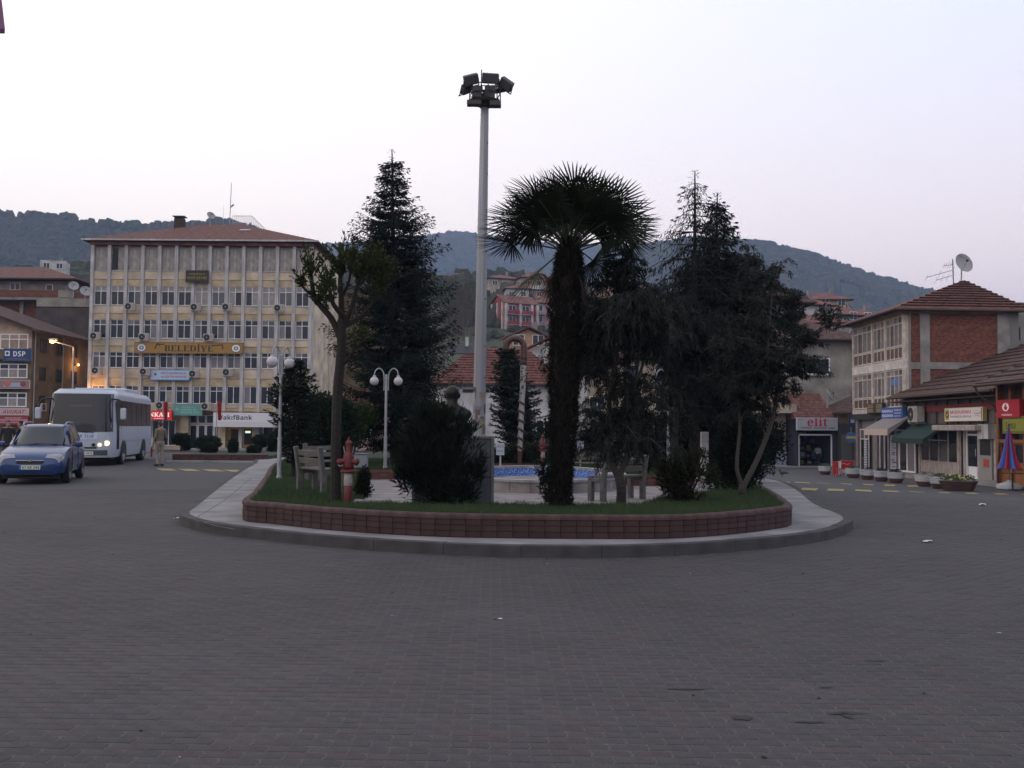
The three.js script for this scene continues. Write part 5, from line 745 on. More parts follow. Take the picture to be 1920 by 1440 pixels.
  const far = thing('brown_roof_house', 'tall house with a dark overhanging roof behind the olive crown', 'building', [P(1420, 600, 105).x, 0, -105]); part(far, 'wall', [bb(0, P(1505, 600, 105).x - P(1420, 600, 105).x, -2, P(1480, 572, 105).y, -8, 0)], HM.grey); roofHip(far, 0, P(1505, 600, 105).x - P(1420, 600, 105).x, 0, -8, P(1480, 568, 105).y, 2.4, 1.2, M.roofDark);
}
{ // concrete flower tubs, crates, parasol
  const oct = (r0, r1, y0, y1) => clean(new THREE.CylinderGeometry(r1, r0, y1 - y0, 8).translate(0, (y0 + y1) / 2, 0));
  const p0 = (px, py) => G(px, py);
  const wh = mat([0.52, 0.53, 0.56], 0.8, { tex: T.grime, s: 0.6 }), bl = mat([0.42, 0.48, 0.60], 0.8, { tex: T.grime, s: 0.6 });
  const place = [[1547, 890], [1600, 896], [1627, 899], [1653, 902.5], [1680, 905.5], [1733, 911.5], [1761, 916]], names = ['farthest along the row', 'behind the red crates', 'third from the far end', 'in front of the cream shop pier', 'in front of the white framed shop', 'at the left end of the wide shop window', 'next to the brown tub'];
  let first; place.forEach(([px, py], i) => {
    const p = p0(px, py), label = 'white octagonal concrete flower tub, ' + names[i];
    if (!first) {
      first = thing('flower_tub', label, 'flower tub', [p.x, p.y, p.z], 0.2, 'concrete flower tubs along the shop street'); first.scale.setScalar(0.76);
      part(first, 'tub', [oct(0.52, 0.58, 0.3, 0.7), clean(new THREE.RingGeometry(0.46, 0.58, 8).rotateX(-Math.PI / 2).translate(0, 0.7, 0)).rotateY(Math.PI / 8)], wh); part(first, 'foot', [oct(0.36, 0.5, 0, 0.299)], mat([0.085, 0.04, 0.038], 0.9)); part(first, 'soil', [oct(0.5, 0.5, 0.5, 0.64)], M.woodDark);
      const r = RNG(9), F = []; for (let k = 0; k < 90; k++) { const a = r() * 6.28, q = r() * 0.42, h = 0.64 + r() * 0.22, x = Math.cos(a) * q, z = Math.sin(a) * q; F.push([V(x - 0.05, h, z), V(x + 0.05, h + 0.03, z + 0.04), V(x, h + 0.09, z - 0.04)]); } part(first, 'plants', [facesGeo(F)], mat([0.035, 0.06, 0.025], 0.9, { side: THREE.DoubleSide }));
    } else copy(first, [p.x, p.y, p.z], 0.2 + i, label);
  });
  { const p = p0(1797, 920), t = thing('flower_tub', 'low brown stone tub with yellow flowers at the near end of the row', 'flower tub', [p.x, p.y, p.z], 0.3); part(t, 'tub', [clean(new THREE.CylinderGeometry(0.8, 0.6, 0.42, 6).translate(0, 0.21, 0))], mat([0.10, 0.055, 0.045], 0.9, { tex: T.grime, s: 0.5 })); const r = RNG(2), F = [], Y = []; for (let k = 0; k < 140; k++) { const a = r() * 6.28, q = r() * 0.7, h = 0.42 + r() * 0.2, x = Math.cos(a) * q, z = Math.sin(a) * q; (k % 7 ? F : Y).push([V(x - 0.06, h, z), V(x + 0.06, h + 0.03, z + 0.04), V(x, h + 0.1, z - 0.04)]); } part(t, 'plants', [facesGeo(F)], mat([0.03, 0.05, 0.02], 0.9, { side: THREE.DoubleSide })); part(t, 'flowers', [facesGeo(Y)], mat([0.5, 0.4, 0.05], 0.7, { side: THREE.DoubleSide })); }
  { const p = p0(1592, 893), t = thing('drinks_stand', 'red and white drinks stand on the pavement edge by the tubs', 'stand', [p.x, p.y, p.z - 1.2]); t.scale.setScalar(0.6); part(t, 'panel', [pbox(1.5, 0.8, 0.12, 0.35, 1.05, 0)], printMat(300, 160, (c, W, H) => { c.fillStyle = '#a8101e'; c.fillRect(0, 0, W, H); c.strokeStyle = '#d8b8b8'; c.lineWidth = 8; c.beginPath(); c.moveTo(70, 60); c.bezierCurveTo(110, 20, 150, 100, 230, 50); c.stroke(); })); part(t, 'side_board', [rbox(0.5, 1.3, 0.4, 0.03, -0.75, 0.75, 0.1)], M.red); part(t, 'white_stripe', [rbox(0.28, 1.3, 0.4, 0.02, -0.345, 0.75, 0.12)], M.white); part(t, 'leg', [bb(0.3, 0.38, 0, 0.66, -0.05, 0.05), bb(0.9, 0.98, 0, 0.66, -0.05, 0.05), bb(-0.9, -0.6, 0, 0.11, -0.05, 0.25)], M.greyPaint); const q = p0(1572, 893), u = thing('plastic_stool', 'small red plastic stool beside the drinks stand', 'stool', [q.x, q.y, q.z]); u.scale.setScalar(0.72); part(u, 'seat', [rbox(0.42, 0.05, 0.42, 0.02, 0, 0.62, 0)], M.red); for (const [a, b] of [[1, 1], [1, -1], [-1, 1], [-1, -1]]) part(u, 'leg', [bar(V(a * 0.27, 0, b * 0.27), V(a * 0.16, 0.6, b * 0.16), 0.045, 0.04, 6)], M.red); }
  { const p = p0(1893, 918), t = thing('parasol', 'closed red and blue parasol on a white base at the right edge', 'parasol', [p.x, p.y, p.z]); const H = 2.75; part(t, 'pole', [cyl(0.025, 0.025, H + 0.08, 8)], M.woodGrey);
    const fold = (k0, m) => { const F = []; const rr = (a, y) => { const f = (y - 1.0) / (H - 1.0); return (0.40 * (1 - f) + 0.035) * (0.72 + 0.28 * Math.cos(a * 8)) * (1 + 0.18 * Math.max(0, 0.22 - f) / 0.22); }; const g = gridGeo(14, 14, (u, v) => { const a = k0 + u * 0.785, y = 1.0 + v * (H - 1.0) - (v < 0.01 ? 0.08 * Math.abs(Math.cos(a * 4)) : 0), r = rr(a, y); return V(Math.cos(a) * r, y, Math.sin(a) * r); }); part(t, 'canopy_panel', [g], m); };
    const B = mat([0.05, 0.12, 0.45], 0.85, { side: THREE.DoubleSide }), Rr = mat([0.38, 0.02, 0.06], 0.85, { side: THREE.DoubleSide }); for (let i = 0; i < 8; i++) fold(i * 0.785 + 0.35, i % 2 ? B : Rr);
    part(t, 'base', [lathe([[0, 0], [0.5, 0], [0.54, 0.06], [0.52, 0.2], [0.2, 0.32], [0.06, 0.42], [0, 0.42]], 20)], wh); part(t, 'finial', [sph(0.05, 8, 0, H + 0.1, 0)], M.dark);
    const q = p0(1912, 921), u = thing('cafe_table', 'small brown cafe table beside the closed parasol', 'table', [q.x, q.y, q.z - 0.6]); part(u, 'tabletop', [cyl(0.42, 0.42, 0.04, 20, 0, 0.72, 0)], M.woodDark); part(u, 'leg', [cyl(0.04, 0.04, 0.72, 8), cyl(0.25, 0.2, 0.05, 14)], M.dark); }
}

// ------------------------------------------------------------------ things in the park
{ // pool: low oval basin with a concrete rim in segments and a mosaic lining
  const cx = 0.62, cz = -24.3, ax = 2.1, az = 4.0, t = thing('pool', 'oval pool with a stained concrete rim and blue mosaic lining', 'pool', [cx, 0.28, cz]), n = 30, E = (a, k) => V(Math.cos(a) * (ax - k), 0, Math.sin(a) * (az - k));
  const q = (a, k, y) => { const v = E(a, k); v.y = y; return v; }, rimM = mat([0.34, 0.31, 0.29], 0.9, { tex: T.grime, s: 0.9, bump: 0.004, bs: 0.4 }), capM = mat([0.42, 0.43, 0.46], 0.85, { tex: T.grime, s: 1.1 });
  for (let i = 0; i < n; i++) { const a = (i / n) * 6.2832 + 0.002, b = ((i + 1) / n) * 6.2832 - 0.002, F = [], C = []; for (let k = 0; k < 3; k++) { const u = mix(a, b, k / 3), v = mix(a, b, (k + 1) / 3); F.push([q(u, 0, 0), q(u, 0, 0.215), q(v, 0, 0.215), q(v, 0, 0)]); C.push([q(u, -0.03, 0.218), q(u, -0.03, 0.27), q(v, -0.03, 0.27), q(v, -0.03, 0.218)], [q(u, -0.03, 0.27), q(u, 0.26, 0.27), q(v, 0.26, 0.27), q(v, -0.03, 0.27)], [q(u, 0.26, 0.27), q(u, 0.26, 0.2), q(v, 0.26, 0.2), q(v, 0.26, 0.27)]); } part(t, 'rim_panel', [facesGeo(F)], rimM); part(t, 'rim_cap', [facesGeo(C)], capM); }
  const L = []; for (let i = 0; i < 90; i++) { const a = (i / 90) * 6.2832, b = ((i + 1) / 90) * 6.2832; L.push([q(a, 0.25, -0.35), q(b, 0.25, -0.35), q(b, 0.25, 0.21), q(a, 0.25, 0.21)]); }
  const g = facesGeo(L), u = g.attributes.uv, p = g.attributes.position; for (let i = 0; i < p.count; i++) u.setXY(i, Math.atan2(p.getZ(i) / az, p.getX(i) / ax) * 3, p.getY(i));
  part(t, 'lining', [g], mat([0.75, 0.85, 1.0], 0.35, { tex: T.mosaic, s: 1.1 })); part(t, 'floor', [sheet([...Array(40)].map((_, i) => { const v = E((-i / 40) * 6.2832, 0.24); return [v.x, v.z]; }), -0.2)], mat([0.75, 0.85, 1.0], 0.35, { tex: T.mosaic, s: 1.1 }));
}
{ // floodlight mast
  const D = 19.3, b = P(896.5, 830, D), tp = P(909, 197, D), t = thing('floodlight_mast', 'tall grey octagonal floodlight mast with a cluster of lamps on top', 'floodlight', [b.x, 0.28, b.z]);
  const top = tp.clone().sub(t.position); top.z = 0; part(t, 'pole', [clean(toCreasedNormals(bar(V(0, 0, 0), top, 0.137, 0.078, 8), 0.4))], mat([0.40, 0.405, 0.43], 0.5, { metalness: 0.25, tex: T.streak, s: 2.5 })); part(t, 'base_plate', [cyl(0.26, 0.26, 0.03, 12), cyl(0.16, 0.15, 0.2, 12)], M.galv);
  for (const f of [0.22, 0.30, 0.38, 0.5, 0.62, 0.72, 0.82, 0.9]) { const c = top.clone().multiplyScalar(f), r = mix(0.137, 0.078, f); part(t, 'bolt', [sph(0.016, 6, c.x + r * 0.8, c.y, r * 0.55)], M.dark); }
  // torn posters round the foot
  const rs = RNG(6), sc = [[0.34, 0.32, 0.31], [0.10, 0.09, 0.12], [0.26, 0.21, 0.15], [0.16, 0.10, 0.09], [0.2, 0.21, 0.25], [0.04, 0.04, 0.05]]; for (let i = 0; i < 16; i++) { const y = 1.2 + rs() * 0.72, f = y / top.y, r = mix(0.137, 0.078, f) * 0.985 + 0.002 + i * 0.0003, a = 0.1 + rs() * 2.2, w = 0.5 + rs() * 0.5, h = 0.06 + rs() * 0.14; part(t, 'torn_poster', [gridGeo(5, 2, (u, v) => V(top.x * f + Math.cos(a + u * w) * r, y + v * h + 0.02 * nz(u * 4, i), Math.sin(a + u * w) * r))], mat(sc[i % 6], 0.8, { side: THREE.DoubleSide })); }
  const hd = part(t, 'platform', [clean(new THREE.CylinderGeometry(0.33, 0.29, 0.05, 6).translate(0, 0.05, 0)), clean(new THREE.CylinderGeometry(0.15, 0.1, 0.08, 8).translate(0, -0.02, 0)), bb(-0.34, -0.06, -0.06, 0.02, 0.06, 0.26), bb(0.1, 0.32, -0.07, 0.02, 0.02, 0.24)], mat([0.06, 0.055, 0.05], 0.7)); hd.position.copy(top);
  const cage = []; for (let i = 0; i < 6; i++) { const a = i * 1.047 + 0.3, b2 = a + 1.047; cage.push(bar(V(Math.cos(a) * 0.32, 0.05, Math.sin(a) * 0.32), V(Math.cos(a) * 0.32, 0.36, Math.sin(a) * 0.32), 0.012)); for (const y of [0.2, 0.36]) cage.push(bar(V(Math.cos(a) * 0.32, y, Math.sin(a) * 0.32), V(Math.cos(b2) * 0.32, y, Math.sin(b2) * 0.32), 0.011)); }
  cage.push(bar(V(-0.06, 0.05, 0.3), V(-0.06, 0.6, 0.28), 0.012)); const cg = part(t, 'cage', cage, M.dark); cg.position.copy(top);
  const bx = part(t, 'ballast_box', [rbox(0.2, 0.24, 0.16, 0.02, -0.14, 0.2, 0.14), rbox(0.2, 0.26, 0.16, 0.02, 0.1, 0.2, 0.14), rbox(0.36, 0.22, 0.2, 0.02, 0, 0.19, -0.1)], mat([0.05, 0.045, 0.045], 0.6)); bx.position.copy(top);
  const bolts = part(t, 'bolt', [sph(0.018, 8, -0.04, 0.13, 0.33), sph(0.018, 8, 0.12, 0.28, 0.3), sph(0.016, 8, -0.28, 0.13, 0.2)], M.steel); bolts.position.copy(top);
  for (const [x, y, z, ry, rx, rz, w] of [[-0.27, 0.47, 0.1, 0.45, 0.5, 0.38, 0.34], [0.11, 0.49, 0.12, 0.08, 0.42, -0.03, 0.38], [0.42, 0.40, 0.05, -0.6, 0.5, -0.75, 0.32], [-0.37, 0.36, -0.1, 1.2, 0.6, 0.6, 0.3], [0.3, 0.42, -0.2, 2.6, 0.5, 0, 0.3]]) {
    const fl = new THREE.Group(); fl.name = 'floodlight'; fl.position.copy(top).add(V(x, y, z)); fl.rotation.set(rx, ry, rz, 'YXZ'); t.add(fl);
    fl.scale.setScalar(0.86); part(fl, 'housing', [rbox(w, 0.23, 0.13, 0.02)], mat([0.075, 0.07, 0.075], 0.55)); part(fl, 'lens', [bb(-w / 2 + 0.02, w / 2 - 0.02, -0.095, 0.095, 0.066, 0.072)], mat([0.10, 0.095, 0.10], 0.2)); part(fl, 'yoke', [bar(V(-w / 2 - 0.01, 0, 0), V(-w / 2 - 0.01, -0.17, -0.05), 0.012), bar(V(w / 2 + 0.01, 0, 0), V(w / 2 + 0.01, -0.17, -0.05), 0.012), bar(V(-w / 2 - 0.01, -0.17, -0.05), V(w / 2 + 0.01, -0.17, -0.05), 0.012)], M.dark);
  }
}
// surfaces from joined tapered capsules
function blend(caps, N, box0, box1, k = 0.03) {
  const H = V(...box1).sub(V(...box0)).multiplyScalar(0.5), mc = new MarchingCubes(N, new THREE.MeshBasicMaterial(), false, false, 200000), c = V(...box0).add(V(...box1)).multiplyScalar(0.5), f = mc.field;
  f.fill(-1e3); const D = new Float32Array(N * N * N).fill(1e3);
  for (const q of caps) {
    const [ax, ay, az, ra, bx, by2, bz, rb, s] = q, dx = bx - ax, dy = by2 - ay, dz = bz - az, L = dx * dx + dy * dy + dz * dz, m = Math.max(ra, rb) * 1.4 + 0.12;
    const lo = (a, b, cc, h) => Math.max(0, Math.floor(((Math.min(a, b) - m - cc) / h + 1) * N / 2)), hi = (a, b, cc, h) => Math.min(N - 1, Math.ceil(((Math.max(a, b) + m - cc) / h + 1) * N / 2));
    for (let iz = lo(az, bz, c.z, H.z); iz <= hi(az, bz, c.z, H.z); iz++) for (let iy = lo(ay, by2, c.y, H.y); iy <= hi(ay, by2, c.y, H.y); iy++) for (let ix = lo(ax, bx, c.x, H.x); ix <= hi(ax, bx, c.x, H.x); ix++) {
      const x = c.x + (2 * ix / N - 1) * H.x, y = c.y + (2 * iy / N - 1) * H.y, z = c.z + (2 * iz / N - 1) * H.z, t = L ? clamp01(((x - ax) * dx + (y - ay) * dy + (z - az) * dz) / L) : 0;
      const ex = (x - ax - dx * t) * (s ? s[0] : 1), ey = (y - ay - dy * t) * (s ? s[1] : 1), ez = (z - az - dz * t) * (s ? s[2] : 1), e = Math.sqrt(ex * ex + ey * ey + ez * ez) - mix(ra, rb, t), i = iz * N * N + iy * N + ix, d = D[i], h = Math.max(k - Math.abs(d - e), 0) / k; D[i] = Math.min(d, e) - h * h * k * 0.25;
    }
  }
  for (let i = 0; i < D.length; i++) f[i] = -Math.min(D[i], 10);
  mc.isolation = 0; mc.update();
  const n = mc.count, pos = new Float32Array(mc.positionArray.slice(0, n * 3)); for (let i = 0; i < n; i++) { pos[i * 3] = pos[i * 3] * H.x + c.x; pos[i * 3 + 1] = pos[i * 3 + 1] * H.y + c.y; pos[i * 3 + 2] = pos[i * 3 + 2] * H.z + c.z; }
  let g = new THREE.BufferGeometry(); g.setAttribute('position', new THREE.BufferAttribute(pos, 3)); g = mergeVertices(g, 1e-4); g.computeVertexNormals(); return clean(g);
}
{ // monument: granite pedestal with a bronze bust seen from behind
  const D = 15.9, a = P(778, 820, D), b = P(925, 820, D), t = thing('monument', 'granite slab pedestal behind the dense shrub on the front lawn', 'pedestal', [(a.x + b.x) / 2, 0.27, -D]), w = b.x - a.x, h = a.y - 0.27;
  part(t, 'block', [rbox(w - 0.06, h - 0.06, 0.5, 0.012, 0, (h - 0.06) / 2 + 0.05, 0)], M.granite); part(t, 'border', [bb(w / 2 - 0.028, w / 2 + 0.012, 0, h + 0.03, -0.26, 0.27), bb(-w / 2 - 0.012, -w / 2 + 0.028, 0, h + 0.03, -0.26, 0.27), bb(-w / 2 + 0.03, w / 2 - 0.03, h - 0.008, h + 0.028, -0.26, 0.268)], mat([0.20, 0.21, 0.225], 0.5, { tex: T.speck, s: 0.4 })); part(t, 'plinth', [rbox(w + 0.12, 0.1, 0.7, 0.015, 0, 0.05, 0)], M.granite); part(t, 'upper_block', [rbox(0.5, 0.26, 0.34, 0.012, P(848, 700, D).x - t.position.x, h + 0.16, 0)], M.granite);
  const hc = P(848, 738, D), s = thing('bust', 'dark bronze bust of a head and shoulders seen from behind on the granite pedestal', 'statue', [hc.x, 0.27 + h + 0.29, -D]), y = hc.y - s.position.y;
  part(s, 'figure', [blend([[0, y + 0.02, 0.02, 0.108, 0, y + 0.0, -0.03, 0.105], [0, y - 0.03, -0.05, 0.10, 0, y - 0.08, -0.07, 0.075], [0, y - 0.05, 0.01, 0.085, 0, y - 0.2, 0.02, 0.088], [0, y - 0.21, 0.02, 0.075, -0.23, y - 0.33, 0.02, 0.085], [0, y - 0.21, 0.02, 0.075, 0.23, y - 0.33, 0.02, 0.085], [-0.1, y - 0.4, 0, 0.14, 0.1, y - 0.4, 0, 0.14], [-0.108, y - 0.02, 0, 0.022, -0.108, y - 0.05, 0, 0.018], [0.108, y - 0.02, 0, 0.022, 0.108, y - 0.05, 0, 0.018], [0, y - 0.01, -0.16, 0.02, 0, y - 0.045, -0.175, 0.028]], 64, [-0.4, -0.1, -0.4], [0.4, 0.7, 0.4], 0.045)], mat([0.018, 0.017, 0.016], 0.5, { metalness: 0.3 }));
}
let hydrantProto;
{ // hydrants
  const p = P(652, 949, 15.3), t = thing('fire_hydrant', 'tall red fire hydrant with a white middle band at the front of the lawn', 'hydrant', [p.x, 0.40, p.z]); hydrantProto = t; const u = 0.0083;
  part(t, 'lower_barrel', [lathe([[0, 0], [0.066, 0], [0.064, 0.30], [0, 0.30]], 18)], M.redDull); part(t, 'white_band', [lathe([[0, 0.302], [0.0675, 0.302], [0.0665, 0.5], [0, 0.5]], 18)], mat([0.48, 0.42, 0.39], 0.7, { tex: T.grime, s: 0.3 })); part(t, 'flange', [lathe([[0, 0.503], [0.115, 0.503], [0.12, 0.515], [0.12, 0.535], [0.085, 0.55], [0, 0.55]], 18), ...[0, 1, 2, 3, 4, 5].map((k) => cyl(0.011, 0.011, 0.03, 6, Math.cos(k) * 0.1, 0.535, Math.sin(k) * 0.1))], M.redDull);
  part(t, 'upper_barrel', [lathe([[0, 0.551], [0.078, 0.551], [0.082, 0.6], [0.086, 0.72], [0.07, 0.79], [0.048, 0.81], [0.042, 0.93], [0.055, 0.935], [0.052, 0.96], [0.035, 0.985], [0.02, 1.0], [0, 1.0]], 18)], M.redDull);
  for (const s of [-1, 1]) { const o = part(t, 'outlet', [bar(V(s * 0.05, 0.68, 0.02), V(s * 0.125, 0.665, 0.04), 0.042, 0.045, 12), bar(V(s * 0.125, 0.665, 0.04), V(s * 0.15, 0.66, 0.046), 0.055, 0.055, 12)], M.redDull); part(o, 'cap', [bar(V(s * 0.151, 0.66, 0.047), V(s * 0.168, 0.656, 0.05), 0.04, 0.03, 8)], M.redDull); } part(t, 'chain', [tube([V(-0.15, 0.65, 0.05), V(-0.12, 0.6, 0.08), V(-0.07, 0.62, 0.085)], 0.006, 5, 12)], M.steel);
  part(t, 'stay', [bar(V(-0.062, 0.8, 0.0), V(-0.075, 0.9, 0), 0.006), bar(V(0.062, 0.8, 0), V(0.075, 0.9, 0), 0.006)], M.steel); part(t, 'key_nut', [cyl(0.018, 0.014, 0.045, 5, 0, 1.0, 0)], M.redDull);
  const q = P(1019, 878, 29.5); copy(t, [q.x, 0.41, -30.2], 0.6, 'red and white fire hydrant at the back of the pool left of the palm trunk');
}
{ // concrete logs at the lawn edge
  const f = (label, a, b, d, r) => { const p = P(a[0], a[1], d), q = P(b[0], b[1], d + 0.15); const t = thing('stone_edging', label, 'stone', [0, 0, 0]); part(t, 'log', [tube([p, p.clone().lerp(q, 0.5).add(V(0, -0.008, 0.05)), q], r, 10, 10), sph(r, 10, p.x, p.y, p.z), sph(r, 10, q.x, q.y, q.z)], M.concreteLight); };
  f('grey rounded stone lying on the lawn right of the red hydrant', [668, 943], [728, 942], 15.35, 0.06); f('grey rounded stone lying at the lawn edge left of the palm', [974, 949], [1035, 949], 15.2, 0.062); f('short grey rounded stone just right of the palm foot', [1078, 951], [1092, 951], 15.2, 0.06);
}
{ // benches
  const bench = (label, pos, turn) => { const t = thing('bench', label, 'bench', pos, turn, undefined); for (const s of [-0.56, 0.56]) part(t, 'end_frame', [rbox(0.09, 0.42, 0.1, 0.012, s, 0.21, 0.16), rbox(0.09, 0.42, 0.1, 0.012, s, 0.21, -0.14), rbox(0.09, 0.07, 0.2, 0.01, s, 0.38, 0.01), muv(new RoundedBoxGeometry(0.09, 0.42, 0.08, 2, 0.012).rotateX(-0.16).translate(s, 0.625, -0.19))], M.benchC || (M.benchC = mat([0.15, 0.142, 0.135], 0.9, { tex: T.grime, s: 0.6 }))); for (const z of [-0.12, 0.0, 0.12]) part(t, 'seat_slat', [rbox(1.2, 0.035, 0.1, 0.006, 0, 0.44, z + 0.02)], M.woodGrey); for (const y of [0.58, 0.72]) { const g = rbox(1.2, 0.1, 0.035, 0.006); g.rotateX(-0.16); part(t, 'back_slat', [g.translate(0, y, -0.16 - (y - 0.58) * 0.16)], M.woodGrey); } return t; };
  const at = (px, py, l) => { const p = G(px, py, l); return [p.x, l, p.z]; };
  const b0 = bench('weathered grey bench on the left lawn nearest the pollarded trunk', at(597, 925, 0.41), 2.15);
  copy(b0, at(615, 902, 0.41), 2.0, 'weathered grey bench farther back on the left lawn behind the small white sign');
  copy(b0, at(1158, 937, 0.28), -0.75, 'concrete and slat bench beside the olive trunk on the right of the court'); copy(b0, at(1098, 900, 0.28), 0.05, 'pale concrete bench on the far side of the pool right of the palm');
  const p = at(1140, 912, 0.28), t = thing('stone_block', 'grey stone block at the right end of the pool', 'stone block', p, 0.1); part(t, 'block', [rbox(0.42, 0.26, 0.4, 0.02, 0, 0.13, 0)], M.concrete); part(t, 'cap', [rbox(0.46, 0.05, 0.44, 0.015, 0, 0.287, 0)], M.concreteLight);
}
{ // globe lamps
  const globeM = mat([0.50, 0.47, 0.48], 0.25); const lamp = (label, px, py, turn, H) => { const p = G(px, py, 0.41), t = thing('globe_lamp', label, 'street lamp', [p.x, 0.41, p.z], turn); part(t, 'post', [cyl(0.05, 0.045, 0.9, 12), cyl(0.055, 0.055, 0.04, 12, 0, 0.9, 0), cyl(0.036, 0.034, H - 1.0, 12, 0, 0.92, 0), sph(0.038, 8, 0, H - 0.08, 0)], M.galv); part(t, 'base', [cyl(0.1, 0.09, 0.02, 14), cyl(0.07, 0.055, 0.08, 14, 0, 0.02, 0)], M.galv); part(t, 'clamp', [bb(-0.07, 0.07, H - 0.42, H - 0.4, -0.03, 0.03), bb(-0.07, 0.07, H - 0.16, H - 0.14, -0.03, 0.03)], M.galv);
    for (const s of [-1, 1]) { const a = [V(s * 0.06, H - 0.5, 0), V(s * 0.065, H - 0.1, 0), V(s * 0.1, H + 0.04, 0), V(s * 0.2, H + 0.12, 0), V(s * 0.3, H + 0.06, 0), V(s * 0.335, H - 0.06, 0)]; part(t, 'arm', [tube(a, 0.017, 8, 26)], M.galv); const g = part(t, 'globe', [sph(0.125, 24, s * 0.335, H - 0.24, 0)], globeM); part(g, 'collar', [cyl(0.055, 0.035, 0.06, 12, s * 0.335, H - 0.13, 0)], M.greyPaint); } return t; };
  lamp('double globe lamp with curved arms standing behind the hydrant in mid park', 722, 881, 0, 2.72); lamp('double globe lamp with globes overlapping in front of the town hall', 523, 900, 1.2, 2.85); lamp('grey lamp post with globes hidden in the conifer on the right', 1253, 893, 0.3, 2.6);
  const p = G(1321, 915, 0.41), t = thing('marker_post', 'plain pale square post half hidden behind the low shrub on the right', 'post', [p.x, 0.41, p.z]); part(t, 'post', [rbox(0.15, 1.15, 0.15, 0.012, 0, 0.57, 0)], M.concreteLight); part(t, 'foot', [rbox(0.34, 0.3, 0.34, 0.02, 0, 0.15, 0)], M.concreteLight);
}
{ // walking stick monument
  const D = 32, b = P(974, 872, D), m = P(982.5, 664, D), t = thing('cane_monument', 'giant walking stick monument with spiral white shaft and brown crook', 'monument', [b.x, 0.41, b.z]), top = m.clone().sub(t.position); top.z = 0;
  const shaft = (f) => top.clone().multiplyScalar(f); part(t, 'shaft', [bar(shaft(0.13), shaft(0.9), 0.075, 0.098, 14)], mat([0.50, 0.48, 0.46], 0.7, { tex: T.grime, s: 0.5 })); part(t, 'ferrule', [bar(V(0, 0, 0), shaft(0.13), 0.06, 0.078, 12)], mat([0.10, 0.05, 0.04], 0.6));
  const H2 = []; for (let i = 0; i <= 90; i++) { const f = mix(0.14, 0.62, i / 90), a = i * 0.42, c = shaft(f), r = mix(0.075, 0.098, f) * 0.97; H2.push(V(c.x + Math.cos(a) * r, c.y, Math.sin(a) * r)); } part(t, 'spiral_band', [tube(H2, 0.042, 6, 260)], mat([0.10, 0.055, 0.045], 0.7));
  const rr = RNG(9); for (let i = 0; i < 22; i++) { const f = 0.62 + rr() * 0.27, a = 0.2 + rr() * 2.7, c = shaft(f); part(t, 'flaked_patch', [clean(new THREE.CircleGeometry(0.02 + rr() * 0.03, 7).rotateY(-(a - Math.PI / 2)).translate(c.x + Math.cos(a) * 0.098, c.y, Math.sin(a) * 0.098))], M.concreteDark); }
  part(t, 'collar', [bar(shaft(0.9), shaft(0.925), 0.115, 0.115, 14), bar(shaft(0.95), shaft(0.965), 0.11, 0.11, 14)], M.dark); part(t, 'neck', [bar(shaft(0.925), shaft(1.0), 0.1, 0.11, 14)], mat([0.12, 0.055, 0.04], 0.55));
  const r0 = 0.29; part(t, 'crook', [tube([...Array(11)].map((_, i) => { const a = (i / 10) * Math.PI * 1.05; return V(top.x - r0 + Math.cos(a) * r0, top.y + 0.22 + Math.sin(a) * r0, 0); }).concat(), 0.105, 12, 40), bar(V(top.x, top.y - 0.002, 0), V(top.x, top.y + 0.24, 0), 0.11, 0.105, 12), sph(0.105, 12, top.x - 2 * r0 + 0.005, top.y + 0.18, 0)], mat([0.13, 0.058, 0.042], 0.5, { tex: T.streak, s: 0.5 }));
}
